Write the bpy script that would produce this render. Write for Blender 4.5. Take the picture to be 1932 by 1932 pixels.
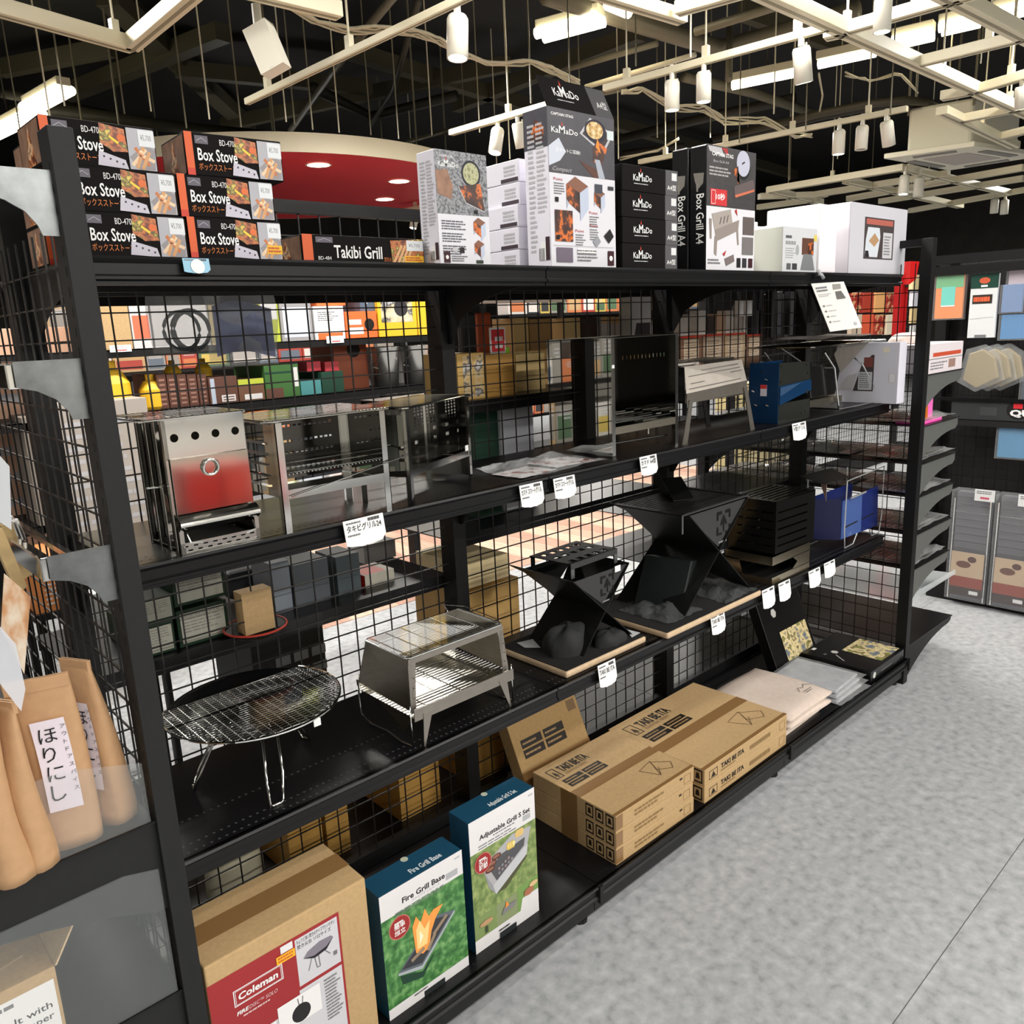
import bpy, bmesh, math, random
from mathutils import Vector, Matrix
random.seed(7)
for o in list(bpy.data.objects): bpy.data.objects.remove(o, do_unlink=True)
S = bpy.context.scene
COL = S.collection
PI = math.pi
# ------------------------------------------------------------------ camera
FPX, HALF = 1527.68, 966.0
CAM = Vector((-0.3623, -1.2449, 1.4229))
FWD = Vector((0.656146, 0.721111, -0.222421)); RGT = Vector((0.732172, -0.679712, -0.043773)); UPV = Vector((0.182748, 0.134129, 0.973967))
cd = bpy.data.cameras.new('camera'); cam = bpy.data.objects.new('camera', cd); COL.objects.link(cam)
cd.sensor_fit = 'HORIZONTAL'; cd.sensor_width = 36.0; cd.lens = FPX / 1932 * 36.0; cd.clip_start = 0.05; cd.clip_end = 200
mt_ = Matrix.Identity(4)
for i in range(3):
    mt_[i][0] = RGT[i]; mt_[i][1] = UPV[i]; mt_[i][2] = -FWD[i]; mt_[i][3] = CAM[i]
cam.matrix_world = mt_
S.camera = cam
# ------------------------------------------------------------------ world and exposure
S.view_settings.view_transform = 'Standard'; S.view_settings.look = 'None'; S.view_settings.exposure = 0.05; S.view_settings.gamma = 1.0
S.view_settings.use_curve_mapping = False
w = bpy.data.worlds.new('world'); S.world = w; w.use_nodes = True
w.node_tree.nodes['Background'].inputs[0].default_value = (0.9, 0.93, 1.0, 1); w.node_tree.nodes['Background'].inputs[1].default_value = 0.16
def area_lamp(x, y, z, sx, sy, power, col=(1.0, 0.96, 0.90), rot=(0, 0, 0)):
    l = bpy.data.lights.new('aisle_fill_light', 'AREA'); l.shape = 'RECTANGLE'; l.size = sx; l.size_y = sy; l.energy = power; l.color = col
    o = bpy.data.objects.new('aisle_fill_light', l); o.location = (x, y, z); o.rotation_euler = rot; COL.objects.link(o); return o
# added fill lamps without fixtures over the aisles (most above and behind the camera)
for (lx_, ly_, p_) in ((-1.2, -2.4, 18), (1.0, -2.4, 36), (3.2, -2.4, 70), (5.4, -2.4, 75), (-1.5, -4.6, 80), (1.2, -4.6, 170), (3.8, -4.6, 230), (-2.0, -6.8, 120), (0.5, -6.8, 250), (3.5, -6.8, 280), (0.6, -1.0, 12), (2.4, -1.0, 26),
                     (0.2, 1.05, 125), (2.0, 1.05, 115), (3.8, 1.05, 85), (6.5, 0.5, 80), (7, 3.6, 160), (3.5, 3.8, 160), (0.5, 3.8, 110), (-2.4, 1.2, 50), (-2.4, -1.0, 22), (10, 8, 300), (14, 2, 260), (5, 9, 280)):
    area_lamp(lx_, ly_, 3.25, 1.2, 0.25, p_ * 0.62)

# ------------------------------------------------------------------ helpers
def at(u, v, x=None, y=None, z=None):
    """world point seen at a photograph pixel, on the given plane"""
    d = FWD + RGT * ((u - HALF) / FPX) - UPV * ((v - HALF) / FPX)
    if x is not None: t = (x - CAM.x) / d.x
    elif y is not None: t = (y - CAM.y) / d.y
    else: t = (z - CAM.z) / d.z
    return CAM + d * t
def lin(c):
    c = c / 255.0
    return c / 12.92 if c <= 0.04045 else ((c + 0.055) / 1.055) ** 2.4
MATS = {}
def mat(name, rgb=(128, 128, 128), rough=0.5, metal=0.0, noise=0.0, scale=20, bump=0.0, emit=0, alpha=1.0, trans=0.0, coat=0.0, spec=0.5, stretch=None):
    if name in MATS: return MATS[name]
    m = bpy.data.materials.new(name); m.use_nodes = True; MATS[name] = m
    nt = m.node_tree; b = nt.nodes['Principled BSDF']
    col = (lin(rgb[0]), lin(rgb[1]), lin(rgb[2]), 1)
    b.inputs['Base Color'].default_value = col; b.inputs['Roughness'].default_value = rough; b.inputs['Metallic'].default_value = metal
    b.inputs['Specular IOR Level'].default_value = spec
    if coat: b.inputs['Coat Weight'].default_value = coat; b.inputs['Coat Roughness'].default_value = 0.08
    if emit: b.inputs['Emission Color'].default_value = col; b.inputs['Emission Strength'].default_value = emit
    if alpha < 1: b.inputs['Alpha'].default_value = alpha
    if trans: b.inputs['Transmission Weight'].default_value = trans; b.inputs['IOR'].default_value = 1.2
    if noise or bump:
        tc = nt.nodes.new('ShaderNodeTexCoord'); mp = nt.nodes.new('ShaderNodeMapping'); nz = nt.nodes.new('ShaderNodeTexNoise')
        nt.links.new(tc.outputs['Object'], mp.inputs[0]); nt.links.new(mp.outputs[0], nz.inputs['Vector'])
        if stretch: mp.inputs['Scale'].default_value = stretch
        nz.inputs['Scale'].default_value = scale; nz.inputs['Detail'].default_value = 5
        if noise:
            mx = nt.nodes.new('ShaderNodeMix'); mx.data_type = 'RGBA'; mr = nt.nodes.new('ShaderNodeMapRange')
            nt.links.new(nz.outputs['Fac'], mr.inputs['Value']); mr.inputs['From Min'].default_value = 0.3; mr.inputs['From Max'].default_value = 0.7
            nt.links.new(mr.outputs[0], mx.inputs['Factor'])
            mx.inputs[6].default_value = tuple(c * (1 - noise) for c in col[:3]) + (1,); mx.inputs[7].default_value = tuple(min(1, c * (1 + noise)) for c in col[:3]) + (1,)
            nt.links.new(mx.outputs[2], b.inputs['Base Color'])
        if bump:
            bp = nt.nodes.new('ShaderNodeBump'); bp.inputs['Strength'].default_value = bump; bp.inputs['Distance'].default_value = 0.002
            nt.links.new(nz.outputs['Fac'], bp.inputs['Height']); nt.links.new(bp.outputs[0], b.inputs['Normal'])
    return m
def ramp_mat(name, stops, scale=30, kind='noise', rough=0.4, detail=6, stretch=None):
    """printed photograph: procedural colour patches"""
    if name in MATS: return MATS[name]
    m = bpy.data.materials.new(name); m.use_nodes = True; MATS[name] = m; nt = m.node_tree; b = nt.nodes['Principled BSDF']; b.inputs['Roughness'].default_value = rough
    tc = nt.nodes.new('ShaderNodeTexCoord'); mp = nt.nodes.new('ShaderNodeMapping')
    if stretch: mp.inputs['Scale'].default_value = stretch
    nt.links.new(tc.outputs['Object'], mp.inputs[0])
    if kind == 'noise':
        t = nt.nodes.new('ShaderNodeTexNoise'); t.inputs['Detail'].default_value = detail; out = t.outputs['Fac']
    else:
        t = nt.nodes.new('ShaderNodeTexVoronoi'); out = t.outputs['Color']
    t.inputs['Scale'].default_value = scale; nt.links.new(mp.outputs[0], t.inputs['Vector'])
    if kind != 'noise':
        sp = nt.nodes.new('ShaderNodeSeparateColor'); nt.links.new(out, sp.inputs[0]); out = sp.outputs[0]
    r = nt.nodes.new('ShaderNodeValToRGB'); nt.links.new(out, r.inputs[0]); els = r.color_ramp.elements
    while len(els) > 1: els.remove(els[-1])
    for i, (p, c) in enumerate(stops):
        e = els[0] if i == 0 else els.new(p)
        e.position = p; e.color = (lin(c[0]), lin(c[1]), lin(c[2]), 1)
    nt.links.new(r.outputs[0], b.inputs['Base Color'])
    return m
def C(r, g, b, rough=0.5):
    return mat('ink_%d_%d_%d_%d' % (r, g, b, int(rough * 10)), (r, g, b), rough, spec=0.3 if r + g + b < 240 else 0.45)

class MB:
    def __init__(s): s.v = []; s.f = []; s.mi = []; s.m = []
    def slot(s, m):
        if m not in s.m: s.m.append(m)
        return s.m.index(m)
    def add(s, vs, fs, m):
        k = len(s.v); s.v += [tuple(v) for v in vs]; i = s.slot(m)
        for f in fs: s.f.append([a + k for a in f]); s.mi.append(i)
        return s
    def obox(s, o, ex, ey, ez, m):
        o, ex, ey, ez = map(Vector, (o, ex, ey, ez))
        vs = [o, o + ex, o + ex + ey, o + ey, o + ez, o + ex + ez, o + ex + ey + ez, o + ey + ez]
        return s.add(vs, [(3, 2, 1, 0), (4, 5, 6, 7), (0, 1, 5, 4), (1, 2, 6, 5), (2, 3, 7, 6), (3, 0, 4, 7)], m)
    def box(s, x0, y0, z0, x1, y1, z1, m): return s.obox((x0, y0, z0), (x1 - x0, 0, 0), (0, y1 - y0, 0), (0, 0, z1 - z0), m)
    def bar(s, p0, p1, w, h, m, up=(0, 0, 1)):
        p0, p1, up = Vector(p0), Vector(p1), Vector(up); d = p1 - p0
        a = d.cross(up)
        if a.length < 1e-6: a = d.cross(Vector((1, 0, 0)))
        a.normalize(); b = a.cross(d).normalized()
        return s.obox(p0 - a * w / 2 - b * h / 2, d, a * w, b * h, m)
    def tube(s, pts, r, m, n=6, closed=False):
        pts = [Vector(p) for p in pts]; N = len(pts); vs = []; fs = []
        for i, p in enumerate(pts):
            if closed: d = pts[(i + 1) % N] - pts[i - 1]
            elif i == 0: d = pts[1] - p
            elif i == N - 1: d = p - pts[i - 1]
            else: d = (pts[i + 1] - p).normalized() + (p - pts[i - 1]).normalized()
            if d.length < 1e-9: d = Vector((0, 0, 1))
            d.normalize(); a = d.cross(Vector((0, 0, 1)))
            if a.length < 0.05: a = d.cross(Vector((1, 0, 0)))
            a.normalize(); b = a.cross(d)
            rr = r[i] if isinstance(r, (list, tuple)) else r
            for k in range(n):
                t = 2 * PI * (k + 0.5) / n; vs.append(p + a * (math.cos(t) * rr) + b * (math.sin(t) * rr))
        for i in range(N if closed else N - 1):
            j = (i + 1) % N
            for k in range(n): fs.append((i * n + k, i * n + (k + 1) % n, j * n + (k + 1) % n, j * n + k))
        if not closed: fs += [tuple(range(n))[::-1], tuple((N - 1) * n + k for k in range(n))]
        return s.add(vs, fs, m)
    def prism(s, poly, off, m):
        off = Vector(off); p = [Vector(q) for q in poly]; n = len(p)
        fs = [tuple(range(n))[::-1], tuple(range(n, 2 * n))] + [(i, (i + 1) % n, n + (i + 1) % n, n + i) for i in range(n)]
        return s.add(p + [q + off for q in p], fs, m)
    def quad(s, poly, m): return s.add(poly, [tuple(range(len(poly)))], m)
    def lathe(s, prof, m, n=24, c=(0, 0, 0)):
        vs = []; fs = []; c = Vector(c)
        for (r, z) in prof:
            for k in range(n): t = 2 * PI * k / n; vs.append(c + Vector((r * math.cos(t), r * math.sin(t), z)))
        for i in range(len(prof) - 1):
            for k in range(n): fs.append((i * n + k, i * n + (k + 1) % n, (i + 1) * n + (k + 1) % n, (i + 1) * n + k))
        return s.add(vs, fs, m)
    def grid(s, o, ex, ey, nx, ny, fn, m):
        """height field sheet: fn(a, b) -> offset vector"""
        o, ex, ey = Vector(o), Vector(ex), Vector(ey); vs = []; fs = []
        for j in range(ny + 1):
            for i in range(nx + 1): a, b = i / nx, j / ny; vs.append(o + ex * a + ey * b + Vector(fn(a, b)))
        for j in range(ny):
            for i in range(nx): q = j * (nx + 1) + i; fs.append((q, q + 1, q + nx + 2, q + nx + 1))
        return s.add(vs, fs, m)
    def holed(s, o, ex, ey, th, holes, m):
        """plate with rectangular holes (cells of a grid left out); holes in 0..1 units: (a0,b0,a1,b1)"""
        o, ex, ey, th = Vector(o), Vector(ex), Vector(ey), Vector(th)
        A = sorted(set([0, 1] + [round(h[0], 4) for h in holes] + [round(h[2], 4) for h in holes])); B = sorted(set([0, 1] + [round(h[1], 4) for h in holes] + [round(h[3], 4) for h in holes]))
        for j in range(len(B) - 1):
            run = None
            for i in range(len(A)):
                solid = False
                if i < len(A) - 1:
                    ca, cb = (A[i] + A[i + 1]) / 2, (B[j] + B[j + 1]) / 2
                    solid = not any(h[0] < ca < h[2] and h[1] < cb < h[3] for h in holes)
                if solid and run is None: run = A[i]
                if not solid and run is not None:
                    s.obox(o + ex * run + ey * B[j], ex * (A[i] - run), ey * (B[j + 1] - B[j]), th, m); run = None
        return s
    def round_hole(s, o, ex, ey, cx, cy, r, m, n=16, side=0.5):
        """square tile centred at cx,cy (world units along unit ex, ey) with a round hole"""
        o, ex, ey = Vector(o), Vector(ex), Vector(ey); vs = []; fs = []
        for k in range(n):
            t = 2 * PI * k / n; c, q = math.cos(t), math.sin(t); f = side / max(abs(c), abs(q))
            vs.append(o + ex * (cx + r * c) + ey * (cy + r * q)); vs.append(o + ex * (cx + f * c) + ey * (cy + f * q))
        for k in range(n): j = (k + 1) % n; fs.append((2 * k, 2 * k + 1, 2 * j + 1, 2 * j))
        return s.add(vs, fs, m)
    def mesh(s, name):
        me = bpy.data.meshes.new(name); me.from_pydata(s.v, [], s.f)
        for m in s.m: me.materials.append(m)
        me.polygons.foreach_set('material_index', s.mi); me.update(); return me
def thing(name, label, cat, loc=(0, 0, 0), rz=0, group=None, rot=None):
    o = bpy.data.objects.new(name, None); COL.objects.link(o); o.location = loc; o.rotation_euler = rot or (0, 0, rz); o.empty_display_size = 0.02
    o['label'] = label; o['category'] = cat
    if group: o['group'] = group
    return o
def part(name, mb, parent, label=None, kind=None, bevel=0, smooth=False):
    me = mb if isinstance(mb, bpy.types.Mesh) else mb.mesh(name)
    o = bpy.data.objects.new(name, me); COL.objects.link(o)
    if parent: o.parent = parent
    if label: o['label'] = label
    if kind: o['kind'] = kind
    if bevel:
        b = o.modifiers.new('bevel', 'BEVEL'); b.width = bevel; b.segments = 2; b.limit_method = 'ANGLE'
    if smooth: me.polygons.foreach_set('use_smooth', [True] * len(me.polygons))
    return o
def solo(name, mb, label, cat, group=None, **k):
    """a thing that is one mesh; its origin is moved to the middle of its base"""
    xs = [v[0] for v in mb.v]; ys = [v[1] for v in mb.v]; zs = [v[2] for v in mb.v]
    c = ((min(xs) + max(xs)) / 2, (min(ys) + max(ys)) / 2, min(zs)); mb.v = [(v[0] - c[0], v[1] - c[1], v[2] - c[2]) for v in mb.v]
    o = part(name, mb, None, **k); o.location = c; o['label'] = label; o['category'] = cat
    if group: o['group'] = group
    return o
def copy_tree(o, parent=None):
    c = o.copy(); COL.objects.link(c)
    if parent: c.parent = parent
    for ch in list(o.children): copy_tree(ch, c)
    return c
TXT = {}
def text_geo(s, bold=0.0, shear=0.0):
    k = (s, bold, shear)
    if k not in TXT:
        cu = bpy.data.curves.new('t', 'FONT'); cu.body = s; cu.size = 1; cu.resolution_u = 2; cu.offset = bold; cu.shear = shear
        ob = bpy.data.objects.new('t', cu); me = bpy.data.meshes.new_from_object(ob)
        vs = [(v.co.x, v.co.y) for v in me.vertices]; fs = [tuple(p.vertices) for p in me.polygons]
        bpy.data.objects.remove(ob); bpy.data.curves.remove(cu); bpy.data.meshes.remove(me)
        if not vs: vs = [(0, 0), (.1, 0), (0, .1)]; fs = []
        x0 = min(v[0] for v in vs); x1 = max(v[0] for v in vs); y0 = min(v[1] for v in vs)
        TXT[k] = ([(v[0] - x0, v[1]) for v in vs], fs, x1 - x0)
    return TXT[k]
class Face:
    """flat print on one face of a thing: normalised x,y in 0..1"""
    def __init__(s, o, ex, ey, W, H):
        s.o, s.ex, s.ey, s.W, s.H = Vector(o), Vector(ex).normalized(), Vector(ey).normalized(), W, H
        s.n = s.ex.cross(s.ey); s.mb = MB(); s.l = 0.0004
    def P(s, x, y, l=None): return s.o + s.ex * (x * s.W) + s.ey * (y * s.H) + s.n * (s.l if l is None else l)
    def rect(s, x0, y0, x1, y1, m):
        s.l += 0.00004; s.mb.quad([s.P(x0, y0), s.P(x1, y0), s.P(x1, y1), s.P(x0, y1)], m); return s
    def poly(s, pts, m): s.l += 0.00004; s.mb.quad([s.P(*p) for p in pts], m); return s
    def disc(s, x, y, r, m, n=16, ry=None):
        s.l += 0.00004; ry = ry or r * s.W / s.H
        s.mb.quad([s.P(x + r * math.cos(2 * PI * k / n), y + ry * math.sin(2 * PI * k / n)) for k in range(n)], m); return s
    def text(s, x, y, h, t, m, bold=0.0, w=None, align='l', rot=0, shear=0.0, vertical=False):
        """h = cap height as a fraction of H; w = forced width fraction of W"""
        s.l += 0.00004; vs, fs, tw = text_geo(t, bold, shear); sc = h * s.H / 0.7
        sx = sc if w is None else w * s.W / max(tw, 1e-3)
        wid = tw * sx; ox = {'l': 0, 'c': -wid / 2, 'r': -wid}[align]; c, q = math.cos(rot), math.sin(rot)
        out = []
        for a, b in vs:
            a2, b2 = a * sx + ox, b * sc; out.append(s.P(x, y) + s.ex * (a2 * c - b2 * q) + s.ey * (a2 * q + b2 * c))
        s.mb.add(out, fs, m); return s
    def lines(s, x0, y0, x1, y1, n, m, fill=0.5, seed=1, words=True):
        """rows of unreadably small type"""
        r = random.Random(seed); hh = (y1 - y0) / n; s.l += 0.00004
        for i in range(n):
            y = y1 - (i + 1) * hh; x = x0; end = x1 - (x1 - x0) * r.random() * 0.35
            while x < end:
                wd = (x1 - x0) * (0.06 + 0.16 * r.random()) if words else end - x
                s.mb.quad([s.P(x, y + hh * (1 - fill) / 2), s.P(min(x + wd, end), y + hh * (1 - fill) / 2), s.P(min(x + wd, end), y + hh * (1 + fill) / 2), s.P(x, y + hh * (1 + fill) / 2)], m)
                x += wd + (x1 - x0) * 0.02
        return s
    def frame(s, x0, y0, x1, y1, t, m):
        tx, ty = t / s.W, t / s.H
        s.rect(x0, y0, x1, y0 + ty, m); s.rect(x0, y1 - ty, x1, y1, m); s.rect(x0, y0, x0 + tx, y1, m); s.rect(x1 - tx, y0, x1, y1, m); return s
    def line(s, x0, y0, x1, y1, t, m):
        s.l += 0.00004; a = s.P(x0, y0); b = s.P(x1, y1); d = (b - a).normalized().cross(s.n) * t / 2
        s.mb.quad([a - d, b - d, b + d, a + d][::-1], m); return s
def face_of(W, D, H, side):
    return {'front': lambda: Face((0, 0, 0), (1, 0, 0), (0, 0, 1), W, H), 'left': lambda: Face((0, D, 0), (0, -1, 0), (0, 0, 1), D, H),
            'top': lambda: Face((0, 0, H), (1, 0, 0), (0, 1, 0), W, D), 'right': lambda: Face((W, 0, 0), (0, 1, 0), (0, 0, 1), D, H),
            'bottom': lambda: Face((0, D, 0), (1, 0, 0), (0, -1, 0), W, D), 'back': lambda: Face((W, D, 0), (-1, 0, 0), (0, 0, 1), W, H)}[side]()
def carton(name, label, cat, loc, size, m, rz=0, group=None, prints=(), rot=None, bev=0.0015, body='carton_body', seams=True):
    """box whose front lower left corner is at loc; prints: (side, part name, function(face))"""
    W, D, H = size; t = thing(name, label, cat, loc, rz, group, rot)
    b = MB().box(0, 0, 0, W, D, H, m); part(body, b, t, bevel=bev)
    for side, pn, fn in prints:
        f = face_of(W, D, H, side); fn(f); part(pn, f.mb, t)
    return t
# levels of the shelving (measured): x runs along the shelves, y away from the aisle, z up
B, ZT, Z2, Z3, ZB = 0.9, 1.545, 1.093, 0.584, 0.112
Y2, Y3, YB, YM = 0.016, 0.010, -0.111, 0.3745
# ------------------------------------------------------------------ materials
BLK = mat('black_powder_coat', (17, 17, 18), 0.5, noise=0.12, scale=60, spec=0.3)
BLKS = mat('black_shelf_steel', (16, 16, 18), 0.34, noise=0.1, scale=40, spec=0.32)
BLKM = mat('black_matt', (12, 12, 12), 0.6)
POST = mat('post_grey_black', (30, 31, 32), 0.55, noise=0.08, scale=80, spec=0.3)
WIRE = mat("black_wire", (14, 12, 12), 0.4)
CHROME = mat('chrome', (225, 225, 222), 0.10, 1.0)
STEEL = mat('polished_steel', (205, 203, 196), 0.14, 1.0, bump=0.05, scale=6)
MIRROR = mat('mirror_steel', (200, 200, 196), 0.025, 1.0)
BRUSH = mat('brushed_steel', (178, 170, 155), 0.34, 1.0, noise=0.12, scale=40, stretch=(1, 1, 14))
GALV = mat('galvanised_bracket', (130, 134, 136), 0.3, 0.85, noise=0.3, scale=25)
WHITE = mat('white_card', (240, 240, 240), 0.45)
KRAFT = mat('kraft_board', (188, 157, 112), 0.75, noise=0.07, scale=120)
KRAFTL = mat('kraft_board_light', (208, 182, 142), 0.75, noise=0.06, scale=120)
KRAFTD = mat('kraft_board_dark', (160, 130, 84), 0.8, noise=0.08, scale=100)
TAPE = mat('brown_tape', (140, 106, 66), 0.22, coat=0.4)
DARKINK = C(28, 24, 20)
FILM = mat('clear_film', (235, 238, 240), 0.12, alpha=0.13, spec=0.8)
FILMB = mat('clear_bag', (225, 228, 230), 0.10, alpha=0.30, bump=0.6, scale=25, spec=0.9)
PLEXI = mat('acrylic_sheet', (205, 212, 214), 0.08, alpha=0.09, spec=0.7)

# ================================================================== the setting
def struct(name, mb, **k):
    o = part(name, mb, None, **k); o['kind'] = 'structure'; return o
CONC = ramp_mat('floor_concrete_tile', [(0.30, (150, 153, 157)), (0.44, (170, 173, 176)), (0.56, (180, 182, 185)), (0.72, (194, 196, 198))], scale=34, rough=0.40, detail=12)
fl = MB().box(-4.4, -8.4, -0.06, 20.2, 17.2, -0.004, mat('floor_grout', (118, 120, 122), 0.7))
floor = struct('floor', fl)
tile = MB().box(0.0012, 0.0012, -0.004, 3.6 - 0.0012, 0.9 - 0.0012, 0.0, CONC).mesh('tile')
for i in range(-1, 4):
    for j in range(-3, 12): 
        o = part('tile', tile, floor); o.location = (0.25 + i * 3.6, -0.72 + j * 0.9, 0)
PLK = [mat('wood_floor_%d' % k, c, 0.45, noise=0.22, scale=7, stretch=(9, 1, 1)) for k, c in enumerate([(206, 168, 148), (188, 150, 132), (222, 186, 164)])]
pk = [MB().box(0.001, 0, 0.0002, 0.149, 3.2, 0.003, m).mesh('plank') for m in PLK]
for k in range(33):
    o = part('plank', pk[k % 3], floor); o.location = (1.35 + k * 0.15, 2.22 + (0.0 if k % 2 else 0.0), 0)
struct('ceiling', MB().box(-4.4, -8.4, 4.6, 20.2, 17.2, 4.7, mat('ceiling_black', (24, 23, 22), 0.8, noise=0.3, scale=2)))
DW = mat('wall_dark', (58, 54, 50), 0.8, noise=0.2, scale=3)
LW = mat('bounce_wall_pale', (170, 167, 160), 0.8)
struct('wall_back', MB().box(-4.4, 17, 0, 20.2, 17.2, 4.6, DW)); struct('wall_right', MB().box(20, -8.4, 0, 20.2, 17, 4.6, DW))
struct('bounce_wall_left', MB().box(-4.4, -8.2, 0, -4.2, 17, 4.6, LW)); struct('bounce_wall_front', MB().box(-4.4, -8.4, 0, 20, -8.2, 4.6, LW))  # unseen pale walls, added for bounce fill and bright steel reflections

# ================================================================== gondola shelving
def shelf_mesh(L, D, drop=0.040, lipmat=BLKS, holes=True):
    b = MB().box(0.001, 0.004, -0.003, L - 0.001, D, 0, BLKS)
    b.box(0.001, D - 0.004, -0.03, L - 0.001, D, -0.003, BLKS)
    return b.mesh('shelf')
def lip_mesh(L, drop=0.040):
    pr = [(0.012, 0.0), (0.0, 0.0), (-0.003, -0.004), (0.003, -0.010), (0.003, -drop * 0.62), (-0.002, -drop * 0.70), (-0.002, -drop * 0.80), (0.005, -drop * 0.86), (0.005, -drop), (0.012, -drop)]
    return MB().prism([(0.0015, y, z) for y, z in pr], (L - 0.003, 0, 0), BLKS).mesh('front_lip')
def perf_mesh(L, rows, pitch=0.0135, m=None):
    b = MB()
    for yy in rows:
        n = int((L - 0.03) / pitch)
        for i in range(n):
            x = 0.015 + i * pitch
            b.quad([(x + 0.0028 * math.cos(2 * PI * k / 6), yy + 0.0028 * math.sin(2 * PI * k / 6), 0.0003) for k in range(6)], m or BLKM)
    return b.mesh('perforations')
def wire_grid(L, H, r=0.0019, pitch=0.05, m=WIRE, off=0.02):
    """wires in the local x-z plane"""
    b = MB(); x = off
    while x < L: b.tube([(x, 0, 0), (x, 0, H)], r, m, n=4); x += pitch
    z = 0.0
    while z <= H: b.tube([(0, -2 * r, z), (L, -2 * r, z)], r, m, n=4); z += pitch
    return b
def slotted_post(h, wx, wy, face='-x', m=POST):
    b = MB().box(0, 0, 0, wx, wy, h, m)
    return b
def slots(h, x, y0, y1, s):
    b = MB(); z = 0.06
    while z < h - 0.04:
        b.box(x - 0.0006 * (s < 0), y0, z, x + 0.0006 * (s > 0), y1, z + 0.012, BLKM); z += 0.025
    return b
def bracket_mesh(D, h=0.12, t=0.003, m=BLK, sgn=1, nose=0.03):
    """plate in the y-z plane, root at y=D, tip at y=0; top edge at z=0"""
    pts = [(0, 0), (0, -nose)]
    for k in range(9):
        a = k / 8; pts.append((0.03 * D + (D * 0.93) * a, -nose - (h - nose) * (1 - math.sqrt(max(0, 1 - a * a)))))
    pts += [(D, -h), (D, 0)]
    return MB().prism([(-t / 2, sgn * y, z) for y, z in pts], (t, 0, 0), m).mesh('bracket')
g = thing('shelving_unit', 'long black two-sided steel shelving unit of three bays holding fire pits and grills', 'shelving', (0, 0, 0))
up = MB().box(-0.02, YM - 0.028, 0, 0.02, YM + 0.028, 1.70, BLK).mesh('upright')
for i in range(4):
    o = part('upright', up, g); o.location = (i * B, 0, 0)
for i in range(3):
    o = part('wire_grid', wire_grid(0.86, 1.55), g, kind='stuff'); o.location = (i * B + 0.02, YM, 0.13)
    o = part('top_rail', MB().box(0.02, YM - 0.012, 1.675, 0.88, YM + 0.012, 1.70, BLK), g); o.location = (i * B, 0, 0)
    o = part('bottom_rail', MB().box(0.02, YM - 0.012, 0.10, 0.88, YM + 0.012, 0.14, BLK), g); o.location = (i * B, 0, 0)
lip = lip_mesh(B)
def add_shelf(i, y, z, D, holes=None, lipm=lip, parent=g):
    s = part('shelf', shelf_mesh(B, D), parent); s.location = (i * B, y, z)
    part('front_lip', lipm, s)
    if holes: part('perforations', perf_mesh(B, holes[0], m=holes[1]), s, kind='stuff')
    return s
for i in range(3):
    add_shelf(i, 0.0, ZT, YM - 0.03)
    add_shelf(i, Y2, Z2, YM - 0.03 - Y2, ([0.03, 0.05], BLKM))
    add_shelf(i, Y3, Z3, YM - 0.03 - Y3, ([0.022, 0.045, 0.12], C(70, 72, 74)))  # grey dots: light showing through the holes is painted in
    s = add_shelf(i, YB, ZB, YM - 0.03 - YB, ([0.03, 0.09], BLKM))
    part('kick_panel', MB().box(0.001, 0.02, -ZB + 0.03, B - 0.001, 0.03, -0.035, BLKS), s)
    part('joint_clip', MB().box(B - 0.006, -0.006, -0.045, B + 0.006, 0.004, 0.001, BLKM), s)
br = bracket_mesh(YM - 0.035)
for i in range(4):
    for (y, z) in ((0.012, ZT), (Y2 + 0.012, Z2), (Y3 + 0.012, Z3)):
        o = part('bracket', bracket_mesh(YM - 0.03 - y, 0.15), g); o.location = (i * B + (0.004 if i == 0 else -0.004 if i == 3 else 0), y, z - 0.006)
for i in (0, 1, 2, 3):
    part('foot', MB().lathe([(0.0, 0), (0.018, 0), (0.018, 0.008), (0.006, 0.012), (0.006, 0.05)], BLKM, 10, (i * B - 0.02 if i else 0.03, YB + 0.05, 0)), g)
# shelves on the far side of the same unit
REAR = {0: [1.545, 0.79], 1: [1.545, 1.238, 0.885], 2: [1.545, 1.238, 0.76, 0.60]}
for i, zs in REAR.items():
    for z in zs:
        s = part('rear_shelf', MB().box(0.001, 0.0, -0.003, B - 0.001, 0.36, 0, BLKS).box(0.001, 0, -0.034, B - 0.001, 0.004, -0.003, BLKS).box(0.001, 0.36, -0.036, B - 0.001, 0.365, 0, BLKS), g); s.location = (i * B, 0.405, z)
for i in range(3):
    s = part('rear_shelf', MB().box(0.001, 0.0, -0.003, B - 0.001, 0.46, 0, BLKS).box(0.001, 0.45, -0.05, B - 0.001, 0.46, -0.003, BLKS), g); s.location = (i * B, 0.405, ZB)

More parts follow.
